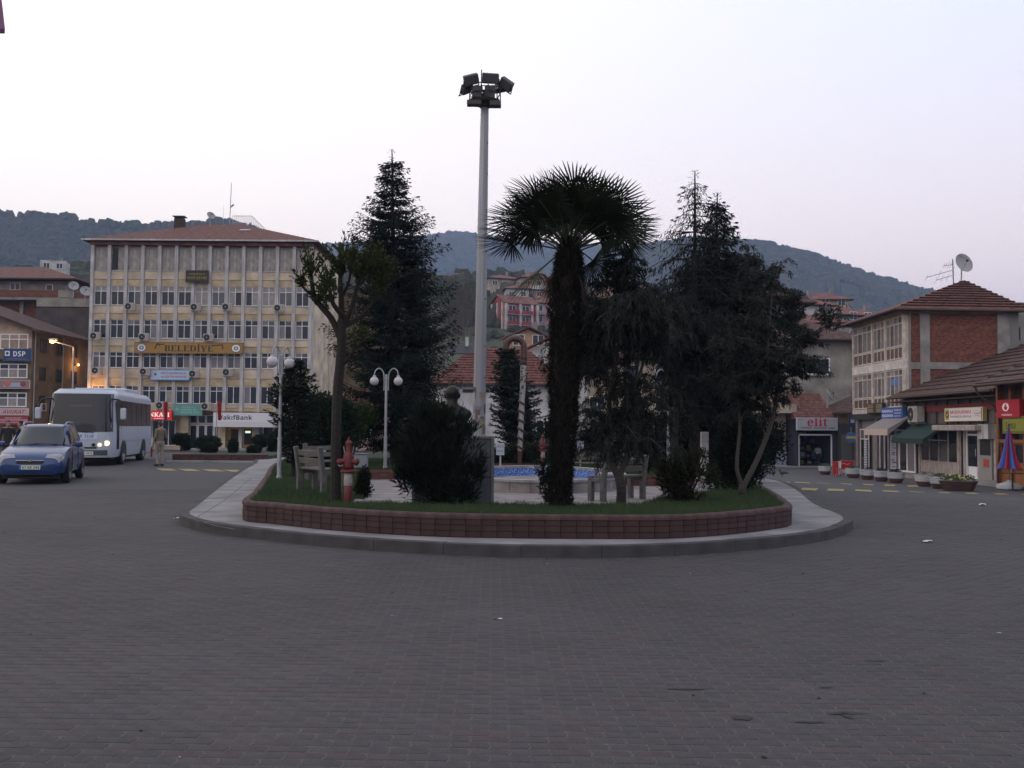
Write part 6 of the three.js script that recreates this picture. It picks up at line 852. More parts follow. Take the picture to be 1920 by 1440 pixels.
{ // small things
  const at = (px, py, l = 0.41) => { const p = G(px, py, l); return [p.x, l, p.z]; }, signp = (label, px, py, h, w, hh, turn) => { const t = thing('park_sign', label, 'sign', at(px, py), turn); part(t, 'post', [bb(-0.025, 0.025, 0, h, -0.025, 0.025)], M.greyPaint); part(t, 'board', [pbox(w, hh, 0.03, 0, h + hh / 2 - 0.03, 0.045)], printMat(200, 140, (c, W, H) => { c.fillStyle = '#a9aebd'; c.fillRect(0, 0, W, H); bars(c, 20, 180, 40, 26, '#56607c', 9, px); bars(c, 20, 180, 95, 22, '#56607c', 9, py); })); };
  signp('small white notice on a post on the left lawn by the benches', 604, 890, 0.5, 0.17, 0.15, 0.2); signp('white notice on a post at the back of the pool behind the pedestal', 938, 878, 0.42, 0.24, 0.36, -0.1); signp('tiny white notice on the lawn below the lamp post on the right', 1238, 880, 0.5, 0.22, 0.12, 0.3); signp('small pale notice right of the palm at the back of the court', 1088, 876, 0.55, 0.2, 0.3, 0);
  const t = thing('electrical_cabinet', 'grey metal electrical cabinet on the lawn behind the red hydrant', 'cabinet', at(677, 880)); part(t, 'casing', [rbox(0.36, 0.42, 0.25, 0.012, 0, 0.21, 0)], M.greyPaint); part(t, 'door', [rbox(0.31, 0.35, 0.012, 0.004, 0, 0.21, 0.129)], M.greyPaint); part(t, 'lid', [rbox(0.4, 0.03, 0.29, 0.008, 0, 0.437, 0)], M.galv);
  const bk = rbox(0.2, 0.076, 0.1, 0.008), bm = [[0.12, 0.05, 0.045], [0.10, 0.042, 0.038], [0.14, 0.06, 0.052]].map((c) => mat(c, 0.9)), r = RNG(31);
  const wall = (label, a, b, y, rows) => { const L = Math.hypot(b[0] - a[0], b[1] - a[1]), t2 = thing('low_wall', label, 'wall', [a[0], y, a[1]], Math.atan2(-(b[1] - a[1]), b[0] - a[0])); part(t2, 'mortar', [bb(0, L, 0, rows * 0.08, -0.055, 0.04)], mat([0.05, 0.035, 0.033], 0.95)); for (let k = 0; k < rows; k++) for (let i = 0; i < Math.floor(L / 0.21); i++) { const o = part(t2, k === rows - 1 ? 'coping_stone' : 'brick', bk, bm[(r() * 3) | 0]); o.position.set(0.105 + i * 0.21, 0.04 + k * 0.081, k === rows - 1 ? 0.01 : 0); } };
  wall('low red brick wall at the left of the court below the globe lamp', [-3.95, -25.15], [-2.2, -25.5], 0.28, 3); wall('low red brick wall at the right of the court beyond the bench', [2.55, -23.45], [4.5, -23.3], 0.28, 3); wall('low red brick wall along the back of the pool', [-1.2, -30.6], [1.6, -30.1], 0.28, 3); wall('low red brick kerb wall far back on the right lawn', [3.2, -31.5], [7, -31], 0.36, 3);
  // planted bed in front of the town hall
  const p0 = G(322, 866), p1 = G(525, 864), u = thing('planter_bed', 'long low brick bed with grass in front of the town hall', 'planter', [p0.x, HT(p0.x, p0.z), p0.z]), L = p1.x - p0.x; part(u, 'kerb', [bb(-0.2, L + 0.2, -0.3, 0.08, 0, 0.22)], M.concreteLight); part(u, 'wall', [bb(0, L, -0.4, 0.34, -0.28, -0.06)], mat([0.12, 0.055, 0.05], 0.9, { tex: T.brick, s: 1.4 })); part(u, 'soil', [bb(0.02, L - 0.02, -0.4, 0.29, -7, -0.281)], mat([0.03, 0.045, 0.016], 0.95, { tex: T.grime, s: 2 }));
  const f0 = P(407, 850, 62), flag = (label, px, d) => { const b = P(px, 840, d), t3 = thing('flag', label, 'flag', [b.x, HT(b.x, b.z), b.z]); const h = P(px, 752, d).y - t3.position.y; part(t3, 'pole', [cyl(0.03, 0.025, h, 8)], M.galv); part(t3, 'cloth', [gridGeo(8, 14, (x, y) => V(0.02 + x * 0.3 * (1 - 0.35 * y) + 0.1 * y, h - 0.05 - y * 1.15, 0.09 * Math.sin(x * 7 + y * 2)))], mat([0.34, 0.02, 0.025], 0.8, { side: THREE.DoubleSide })); };
  flag('red flag hanging limp on a pole in front of the white bank fascia', 405, 62); flag('red flag hanging limp on a pole behind the bus by the lit red sign', 304, 62);
  { const b = P(339, 860, 55), t3 = thing('park_sign', 'small white notice on a red and white post in front of the bed', 'sign', [b.x, HT(b.x, b.z), -50.5]); part(t3, 'post', [cyl(0.05, 0.05, 0.5, 8)], M.redDull); part(t3, 'board', [rbox(0.34, 0.45, 0.03, 0.008, 0, 0.75, 0)], M.white); }
}
{ // banner corner hanging into the frame from a pole just outside it
  const D = 7, a = P(9.5, 55, D), b = P(2, -10, D), t = thing('hanging_banner', 'corner of a mauve banner cutting into the top left edge', 'banner', [a.x - 0.9, 0, a.z]); part(t, 'pole', [cyl(0.05, 0.045, 5.6, 10, -0.1, 0, 0)], M.galv); part(t, 'arm', [bar(V(-0.1, 5.3, 0), V(0.88, 5.3, 0), 0.025)], M.galv);
  const x1 = a.x - t.position.x, x2 = b.x - t.position.x; part(t, 'cloth', [muv(new THREE.ExtrudeGeometry(new THREE.Shape(poly([[0, a.y], [x1, a.y], [x2 - 0.09, 5.3], [0, 5.3]])), { depth: 0.012, bevelEnabled: false }))], mat([0.24, 0.11, 0.20], 0.8)); part(t, 'hem', [bb(0, x1 - 0.002, a.y - 0.03, a.y - 0.002, -0.002, 0.014)], mat([0.10, 0.03, 0.12], 0.8));
}

// ------------------------------------------------------------------ plants
function Foliage() { this.p = []; this.c = []; this.i = []; }
Foliage.prototype.leaf = function (x, y, z, dx, dy, dz, len, w, c, r) {
  const L = Math.hypot(dx, dy, dz) || 1; dx /= L; dy /= L; dz /= L;
  let ax = r() - 0.5, ay = r() - 0.5, az = r() - 0.5; let sx = dy * az - dz * ay, sy = dz * ax - dx * az, sz = dx * ay - dy * ax; const S = (Math.hypot(sx, sy, sz) || 1) / (w / 2); sx /= S; sy /= S; sz /= S;
  const b = this.p.length / 3, m = 0.45 * len;
  this.p.push(x, y, z, x + dx * m + sx, y + dy * m + sy, z + dz * m + sz, x + dx * len, y + dy * len, z + dz * len, x + dx * m - sx, y + dy * m - sy, z + dz * m - sz);
  for (let k = 0; k < 4; k++) this.c.push(c[0], c[1], c[2]);
  this.i.push(b, b + 1, b + 2, b, b + 2, b + 3);
};
Foliage.prototype.geo = function () { const g = new THREE.BufferGeometry(); g.setAttribute('position', new THREE.Float32BufferAttribute(this.p, 3)); g.setAttribute('color', new THREE.Float32BufferAttribute(this.c, 3)); g.setIndex(this.i); g.computeVertexNormals(); return g; };
const LEAF = new THREE.MeshPhysicalMaterial({ vertexColors: true, roughness: 0.9, specularIntensity: 0.25, side: THREE.DoubleSide });
const tint = (c, r, a = 0.35) => { const k = 1 - a / 2 + a * r(); return [c[0] * k, c[1] * k, c[2] * k]; };
function crown(parent, f, name = 'crown') { return part(parent, name, f.geo(), LEAF); }
// ground point as an array at lift l
const spot = (px, py, l = 0.40) => { const p = G(px, py, l); return [p.x, l, p.z]; };
const topAt = (px, py, d, pos) => { const p = P(px, py, d); return p.sub(V(...pos)); };

// a conifer: whorls of branches with hanging sprays. R(f): reach in metres at height fraction f
function conifer(label, pos, H, R, o = {}) {
  const r = RNG(o.seed || 1), t = thing(o.name || 'conifer', label, o.cat || 'tree', pos, 0), lean = o.lean || [0, 0];
  const tr0 = o.r0 || H * 0.018, F = new Foliage(), B = [], y0 = o.y0 ?? 0.05, c0 = o.c || [0.016, 0.026, 0.017];
  const ax = (y) => [lean[0] * (y / H), lean[1] * (y / H)];
  const stem = []; for (let i = 0; i <= 6; i++) { const y = (H * i) / 6; stem.push([y, ...ax(y)]); }
  for (let i = 0; i < 6; i++) B.push(bar(V(stem[i][1], stem[i][0], stem[i][2]), V(stem[i + 1][1], stem[i + 1][0] + 0.002, stem[i + 1][2]), tr0 * (1 - i / 6.3) + 0.008, tr0 * (1 - (i + 1) / 6.3) + 0.008, 8));
  part(t, 'trunk', B, M.bark);
  const br = [], step = o.step || 0.22, nb = o.nb || 7;
  for (let y = H * y0; y < H * 0.965; y += step * (0.75 + r() * 0.5) * (1 - 0.45 * (y / H))) {
    const f = y / H, reach = R(f), [cx, cz] = ax(y); if (reach <= 0.02) continue;
    const n = Math.max(3, Math.round(nb * (0.75 + 0.5 * r())));
    for (let k = 0; k < n; k++) {
      const a = r() * 6.2832, side = o.side ? 1 + o.side * Math.cos(a) : 1, L = reach * side * (0.5 + 0.68 * r()) * (r() < 0.09 ? 1.28 : 1), up = o.up ?? 0.15, dr = o.droop ?? 0.3;
      const at = (s) => { const h = s * L, rise = L * (up * s - dr * s * s + (o.tip || 0) * s * s * s); return V(cx + Math.cos(a) * h, y + rise, cz + Math.sin(a) * h); };
      const p0 = at(0), p1 = at(0.55), p2 = at(1); br.push(bar(p0, p1, 0.009 + L * 0.008, 0.006 + L * 0.004, 4), bar(p1, p2, 0.006 + L * 0.004, 0.003, 4));
      const ns = Math.max(3, Math.round((L * (o.dens || 1)) / 0.075));
      for (let i = 1; i <= ns; i++) {
        const s = (i - r() * 0.6) / ns; if (s < 0.12) continue; const q = at(s), tw = (0.10 + 0.30 * L * (1 - s * 0.75)) * (o.tw || 1);
        for (const sd of [-1, 1]) {
          if (o.thin && f > o.thin && r() < 0.5) continue;
          const ta = a + sd * (0.9 + 0.5 * r()), m = Math.max(2, Math.round(tw / 0.05));
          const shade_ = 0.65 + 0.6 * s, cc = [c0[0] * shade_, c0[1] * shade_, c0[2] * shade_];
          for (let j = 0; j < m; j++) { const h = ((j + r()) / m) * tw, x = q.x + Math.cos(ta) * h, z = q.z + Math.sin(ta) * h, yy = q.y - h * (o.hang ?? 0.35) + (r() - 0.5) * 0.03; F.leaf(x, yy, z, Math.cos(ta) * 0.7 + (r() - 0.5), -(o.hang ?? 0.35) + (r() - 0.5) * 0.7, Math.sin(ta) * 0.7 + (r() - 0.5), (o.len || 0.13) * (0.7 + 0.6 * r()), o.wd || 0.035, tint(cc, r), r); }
        }
      }
      const tipv = at(1); for (let j = 0; j < 5; j++) F.leaf(tipv.x, tipv.y, tipv.z, Math.cos(a) + (r() - 0.5) * 0.6, up - dr + (r() - 0.5) * 0.5, Math.sin(a) + (r() - 0.5) * 0.6, (o.len || 0.13) * 1.2, o.wd || 0.035, tint(c0, r), r);
    }
  }
  const [lx, lz] = ax(H); for (let j = 0; j < 46; j++) { const q = r() * r() * 0.07 * H, a = r() * 6.28, e = 0.15 + q * 0.45; F.leaf(lx + Math.cos(a) * e * r() * 0.6, H - q, lz + Math.sin(a) * e * r() * 0.6, Math.cos(a), 0.35 - q, Math.sin(a), (o.len || 0.13) * (0.45 + q * 0.8), (o.wd || 0.03) * 0.7, tint(c0, r), r); }
  part(t, 'branch', br, M.bark); crown(t, F); return t;
}
// a shrub: lobes of leaves carried by stems
function shrub(label, pos, lobes, n, o = {}) {   // lobes: [x, y, z, rx, ry, rz]
  const r = RNG(o.seed || 2), t = thing(o.name || 'shrub', label, o.cat || 'shrub', pos, 0, o.group), F = new Foliage(), S = [], c = o.c || [0.02, 0.032, 0.016], vol = lobes.map((l) => Math.pow(l[3] * l[4] * l[5], 0.72)), tot = vol.reduce((a, b) => a + b, 0);
  lobes.forEach((l, li) => {
    for (let k = 0; k < 3; k++) { const a = r() * 6.28, e = V(l[0] + Math.cos(a) * l[3] * 0.4, l[1] + l[4] * 0.3 * r(), l[2] + Math.sin(a) * l[5] * 0.4); S.push(bar(V((r() - 0.5) * 0.12 + (o.cx || 0), 0, (r() - 0.5) * 0.12), e, o.stem || 0.014, 0.005, 5)); }
    const m = Math.round((n * vol[li]) / tot);
    for (let k = 0; k < m; k++) {
      const u = r() * 2 - 1, a = r() * 6.2832, q = Math.pow(r(), o.hollow || 0.42), s = Math.sqrt(1 - u * u), nx = s * Math.cos(a), nyy = u, nzz = s * Math.sin(a);
      const bump = 1 + (o.rough ?? 0.3) * fbm(nx * 2.2 + li * 5, nyy * 2.2, nzz * 2.2 + (o.seed || 2), 3) * 2, x = l[0] + nx * l[3] * q * bump, y = l[1] + nyy * l[4] * q * bump, z = l[2] + nzz * l[5] * q * bump; if (y < 0.02) continue;
      if (o.gaps && fbm(x * o.gaps, y * o.gaps, z * o.gaps + 3, 3) < -0.12) continue;
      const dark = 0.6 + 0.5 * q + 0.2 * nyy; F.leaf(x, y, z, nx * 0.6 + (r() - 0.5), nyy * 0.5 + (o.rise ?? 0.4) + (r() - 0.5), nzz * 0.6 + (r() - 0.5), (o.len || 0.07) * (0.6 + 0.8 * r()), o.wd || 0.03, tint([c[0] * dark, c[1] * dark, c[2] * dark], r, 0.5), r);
    }
  });
  part(t, 'stem', S, M.bark); crown(t, F, 'foliage'); return t;
}
// a broad tree grown from its limbs; limbs: lists of points, twigs and leaves follow
function limbTree(label, pos, limbs, o = {}) {
  const r = RNG(o.seed || 3), t = thing(o.name || 'tree', label, 'tree', pos), B = [], TW = [], F = new Foliage(), c = o.c || [0.045, 0.055, 0.04];
  const taper = (pts, r0, r1, list) => { const cv = new THREE.CatmullRomCurve3(pts), n = Math.max(3, pts.length * 3), q = cv.getPoints(n); for (let i = 0; i < n; i++) list.push(bar(q[i], q[i + 1].clone().add(q[i + 1].clone().sub(q[i]).multiplyScalar(0.04)), mix(r0, r1, i / n), mix(r0, r1, (i + 1) / n), 9)); return cv; };
  const leaves = (cv, len, k) => { const n = Math.round(len * k); for (let i = 0; i < n; i++) { const s = 0.12 + 0.88 * r(), p = cv.getPoint(s), d = cv.getTangent(s), sp = o.spread || 0.06; F.leaf(p.x + (r() - 0.5) * sp, p.y + (r() - 0.5) * sp, p.z + (r() - 0.5) * sp, d.x * 0.8 + (r() - 0.5) * 1.5, d.y * 0.8 + (r() - 0.5) * 1.5 - (o.hang || 0), d.z * 0.8 + (r() - 0.5) * 1.5, (o.len || 0.06) * (0.6 + 0.8 * r()), o.wd || 0.016, tint(c, r, 0.6), r); } };
  limbs.forEach(([pts, r0, r1, tw], li) => {
    const v = pts.map((p) => V(...p)), cv = taper(v, r0, r1, B); if (!tw) return;
    for (let k = 0; k < tw.n; k++) {
      const s = mix(tw.from ?? 0.35, 1, Math.pow(r(), 0.8)), p = cv.getPoint(s), a = r() * 6.28, e = (tw.el ?? 0.5) + (r() - 0.5) * 1.2, L = tw.len * (0.5 + 0.8 * r()), d = V(Math.cos(a) * Math.cos(e), Math.sin(e), Math.sin(a) * Math.cos(e)).add(cv.getTangent(s).multiplyScalar(0.5)).normalize();
      const e1 = p.clone().addScaledVector(d, L * 0.5), e2 = p.clone().addScaledVector(d, L).add(V(0, -(tw.droop ?? 0.25) * L, 0)), c2 = new THREE.CatmullRomCurve3([p, e1, e2]); TW.push(tube([p, e1, e2], 0.004 + L * 0.005, 4, 5)); if (!tw.bare) leaves(c2, L, tw.leaf || 60);
      for (let m = 0; m < (tw.sub || 0); m++) { const s2 = 0.25 + 0.75 * r(), q = c2.getPoint(s2), a2 = r() * 6.28, L2 = L * (0.3 + 0.4 * r()), f1 = q.clone().add(V(Math.cos(a2) * L2 * 0.5, L2 * 0.25 * (r() - 0.2), Math.sin(a2) * L2 * 0.5)), f2 = q.clone().add(V(Math.cos(a2) * L2 * 0.8, L2 * (0.1 - (tw.droop ?? 0.25) * 1.4), Math.sin(a2) * L2 * 0.8)); TW.push(bar(q, f1, 0.004, 0.003, 3), bar(f1, f2, 0.003, 0.002, 3)); leaves(new THREE.CatmullRomCurve3([q, f1, f2]), L2, tw.leaf || 60); }
    }
  });
  part(t, 'trunk', B, o.bark || M.bark); if (TW.length) part(t, 'twigs', TW, o.bark || M.bark); if (F.i.length) crown(t, F); return t;
}
// --- the conifers
{
  const D = 31, a = P(742, 880, D), H = P(735, 280, D).y - 0.4;
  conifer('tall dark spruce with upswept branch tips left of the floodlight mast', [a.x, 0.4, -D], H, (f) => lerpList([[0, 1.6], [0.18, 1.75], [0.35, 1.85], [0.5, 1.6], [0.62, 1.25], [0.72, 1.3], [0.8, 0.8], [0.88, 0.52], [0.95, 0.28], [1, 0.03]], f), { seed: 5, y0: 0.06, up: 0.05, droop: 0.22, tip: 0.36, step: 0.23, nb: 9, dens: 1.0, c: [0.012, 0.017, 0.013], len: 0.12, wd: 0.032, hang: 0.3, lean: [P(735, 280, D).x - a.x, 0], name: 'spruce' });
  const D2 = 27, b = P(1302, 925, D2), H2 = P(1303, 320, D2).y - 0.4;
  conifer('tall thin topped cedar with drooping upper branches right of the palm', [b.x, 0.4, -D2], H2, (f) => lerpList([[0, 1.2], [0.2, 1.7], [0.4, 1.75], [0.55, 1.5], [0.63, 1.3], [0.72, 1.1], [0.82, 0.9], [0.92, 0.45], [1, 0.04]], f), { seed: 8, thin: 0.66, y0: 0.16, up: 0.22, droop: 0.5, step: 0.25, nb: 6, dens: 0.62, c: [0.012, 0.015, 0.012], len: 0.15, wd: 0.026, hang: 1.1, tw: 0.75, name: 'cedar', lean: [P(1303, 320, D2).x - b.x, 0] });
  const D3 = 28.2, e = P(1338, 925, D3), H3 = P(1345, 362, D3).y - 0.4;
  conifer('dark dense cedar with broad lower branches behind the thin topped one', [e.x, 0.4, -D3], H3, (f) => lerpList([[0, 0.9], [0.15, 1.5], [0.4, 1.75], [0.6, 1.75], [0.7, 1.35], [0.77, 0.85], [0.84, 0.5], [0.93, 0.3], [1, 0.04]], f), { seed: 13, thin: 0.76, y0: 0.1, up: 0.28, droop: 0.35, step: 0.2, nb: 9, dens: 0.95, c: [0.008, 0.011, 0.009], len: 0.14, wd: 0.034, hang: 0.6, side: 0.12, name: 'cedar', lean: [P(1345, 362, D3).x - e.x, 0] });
  const D4 = 22.6, q = P(549, 905, D4), H4 = P(556, 672, D4).y - 0.4;
  conifer('small dark cypress with ragged tips on the left lawn before the town hall', [q.x, 0.4, -D4], H4, (f) => lerpList([[0, 0.0], [0.13, 0.12], [0.22, 0.42], [0.45, 0.52], [0.65, 0.48], [0.8, 0.3], [0.9, 0.16], [1, 0.03]], f), { seed: 15, y0: 0.13, up: 0.75, droop: 0.25, step: 0.085, nb: 8, dens: 1.2, c: [0.015, 0.023, 0.014], len: 0.09, wd: 0.024, hang: -0.1, name: 'cypress', r0: 0.045 });
  const D5 = 37, s = P(980, 870, D5), H5 = P(945, 652, D5).y - 0.4;
  conifer('grey green cypress with a leaning top behind the walking stick monument', [s.x, 0.4, -D5], H5, (f) => lerpList([[0, 0.7], [0.2, 0.95], [0.45, 0.85], [0.6, 0.7], [0.75, 0.55], [0.9, 0.35], [1, 0.15]], f), { seed: 17, y0: 0.05, up: 0.7, droop: 0.3, step: 0.13, nb: 9, dens: 0.9, c: [0.026, 0.031, 0.026], len: 0.13, wd: 0.04, hang: 0, name: 'cypress', lean: [P(948, 652, D5).x - s.x, 0] });
  const D6 = 60; for (const [px, top, w, k, l] of [[1582, 565, 0.9, 190, 'lone dark pointed conifer far up the right hillside']]) { const g = P(px, 628, k), H6 = P(px, top, k).y - g.y; conifer(l, [g.x, g.y - 0.3, g.z], H6, (f) => 1.9 * Math.pow(1 - f, 0.6), { seed: 21, step: 0.8, nb: 8, dens: 0.25, len: 0.6, wd: 0.22, c: [0.012, 0.018, 0.013], up: 0.5, tw: 1, name: 'conifer' }); }
}
// --- broadleaf trees
{ // pollarded tree on the front lawn
  const D = 15.4, pos = spot(629, 946), L = (px, py, dz = 0) => { const v = topAt(px, py, D - dz, pos); return [v.x, v.y, v.z]; };
  const tw = { n: 16, len: 0.34, leaf: 38, el: 0.9, droop: 0, from: 0.45 }, o = { n: 22, len: 0.42, leaf: 34, el: 1.0, droop: 0, from: 0.55 };
  limbTree('pollarded tree with knobbly limbs and sparse fresh leaves left of the hydrant', pos, [
    [[[0, -0.05, 0], L(630, 850), L(633, 740), L(640, 655), L(641, 600)], 0.086, 0.07], [[L(641, 640), L(622, 598), L(600, 572), L(588, 553)], 0.055, 0.04, { ...tw, n: 18 }], [[L(588, 556), L(585, 530, 0.1), L(583, 512, 0.15)], 0.045, 0.02, { ...o, n: 20 }], [[L(590, 556), L(574, 545), L(566, 535)], 0.03, 0.012, { ...o, n: 14, len: 0.25 }], [[L(598, 566), L(606, 545, -0.1), L(612, 536, -0.1)], 0.035, 0.02, tw],
    [[L(641, 610), L(640, 560, 0.05), L(638, 520), L(641, 494)], 0.055, 0.024, { ...o, n: 34 }], [[L(641, 620), L(662, 570), L(672, 530), L(690, 505)], 0.05, 0.016, { ...o, n: 44 }], [[L(650, 600), L(625, 570, 0.2), L(618, 545, 0.3)], 0.045, 0.025, tw], [[L(640, 560), L(655, 525, 0.2), L(657, 492, 0.3)], 0.03, 0.012, { ...o, n: 18 }], [[L(648, 610), L(680, 590, -0.2), L(704, 560, -0.25), L(716, 530, -0.3)], 0.04, 0.012, { ...o, n: 46, len: 0.5 }],
    [[L(638, 690), L(662, 660, 0.1), L(680, 640, 0.2)], 0.03, 0.014, { ...tw, n: 10 }]], { seed: 4, c: [0.040, 0.056, 0.016], len: 0.07, wd: 0.036, bark: M.bark, spread: 0.05, name: 'pollarded_tree' });
}
const OLIVE = { len: 0.085, wd: 0.018, hang: 0.5, c: [0.026, 0.029, 0.026], name: 'olive_tree' };
{ // the grey green trees on the right
  const D = 15.6, pos = spot(1163, 945), L = (px, py, dz = 0) => { const v = topAt(px, py, D - dz, pos); return [v.x, v.y, v.z]; }, tw = { n: 34, len: 0.75, leaf: 95, sub: 6, el: 0.35, droop: 0.5, from: 0.25 };
  limbTree('grey green olive like tree with a forked trunk beside the bench right of the palm', pos, [[[[0, -0.05, 0], L(1165, 915), L(1160, 890)], 0.085, 0.075], [[L(1160, 896), L(1143, 862), L(1140, 800), L(1145, 720)], 0.05, 0.035, { ...tw, n: 20 }], [[L(1162, 892), L(1178, 850), L(1188, 790), L(1190, 720)], 0.05, 0.03, { ...tw, n: 26 }], [[L(1145, 730), L(1128, 660, 0.3), L(1118, 590, 0.5)], 0.03, 0.01, { ...tw, n: 30, len: 0.6 }], [[L(1146, 725), L(1160, 640), L(1165, 560), L(1170, 505)], 0.032, 0.008, { ...tw, n: 40, len: 0.62 }], [[L(1190, 730), L(1215, 650, -0.3), L(1225, 590, -0.5)], 0.028, 0.01, { ...tw, n: 32 }], [[L(1190, 740), L(1200, 640, 0.6), L(1205, 590, 1.0)], 0.026, 0.01, { ...tw, n: 26 }], [[L(1146, 740), L(1120, 690, -0.6), L(1100, 650, -1.0)], 0.026, 0.01, { ...tw, n: 22 }]], { ...OLIVE, seed: 6, bark: M.barkPale });
  const D2 = 17.2, pos2 = spot(1392, 936), K = (px, py, dz = 0) => { const v = topAt(px, py, D2 - dz, pos2); return [v.x, v.y, v.z]; };
  limbTree('grey green olive like tree with one trunk leaning right at the end of the lawn', pos2, [[[[0, -0.05, 0], K(1391, 925), K(1393, 908)], 0.075, 0.065], [[K(1392, 912), K(1382, 880), K(1387, 800), K(1380, 720), K(1360, 620)], 0.04, 0.014, { ...tw, n: 34, len: 0.6, from: 0.5, droop: 0.3 }], [[K(1394, 912), K(1425, 850), K(1448, 785), K(1462, 700)], 0.05, 0.03, { ...tw, n: 8, len: 0.4, from: 0.75 }], [[K(1448, 790), K(1437, 740, 0.3), K(1438, 680, 0.4), K(1450, 530, 0.3)], 0.03, 0.008, { ...tw, n: 40, len: 0.55, droop: 0.2, el: 0.7 }], [[K(1462, 705), K(1500, 660), K(1522, 632), K(1560, 590)], 0.022, 0.006, { ...tw, n: 20, len: 0.34, droop: 0.1, el: 0.6, leaf: 60 }], [[K(1460, 710), K(1490, 700, 0.5), K(1505, 680, 0.7)], 0.022, 0.006, { ...tw, n: 13, len: 0.34, droop: 0.2 }], [[K(1388, 790), K(1410, 700, -0.5), K(1420, 600, -0.8), K(1415, 500, -0.8)], 0.03, 0.008, { ...tw, n: 34, len: 0.55, droop: 0.25, el: 0.6 }], [[K(1460, 720), K(1485, 640, -0.6), K(1488, 560, -0.8)], 0.024, 0.006, { ...tw, n: 24, len: 0.42, droop: 0.2, el: 0.6 }]], { ...OLIVE, seed: 7, bark: M.barkPale });
  const pos3 = spot(1262, 903), D3 = -pos3[2], J = (px, py, dz = 0) => { const v = topAt(px, py, D3 - dz, pos3); return [v.x, v.y, v.z]; };
  limbTree('shadowy grey green tree filling the gap between the two olive like trees', pos3, [[[[0, -0.05, 0], J(1262, 850), J(1268, 780), J(1260, 700)], 0.08, 0.05, { ...tw, n: 20, from: 0.6 }], [[J(1262, 710), J(1235, 640), J(1222, 570)], 0.035, 0.01, { ...tw, n: 46, len: 1.0 }], [[J(1262, 710), J(1285, 640, 0.5), J(1290, 580, 0.8)], 0.035, 0.01, { ...tw, n: 46, len: 1.0 }], [[J(1264, 730), J(1300, 690, -0.4), J(1330, 640, -0.6)], 0.035, 0.01, { ...tw, n: 40, len: 1.0 }]], { ...OLIVE, seed: 10, c: [0.012, 0.015, 0.013], bark: M.bark });
}
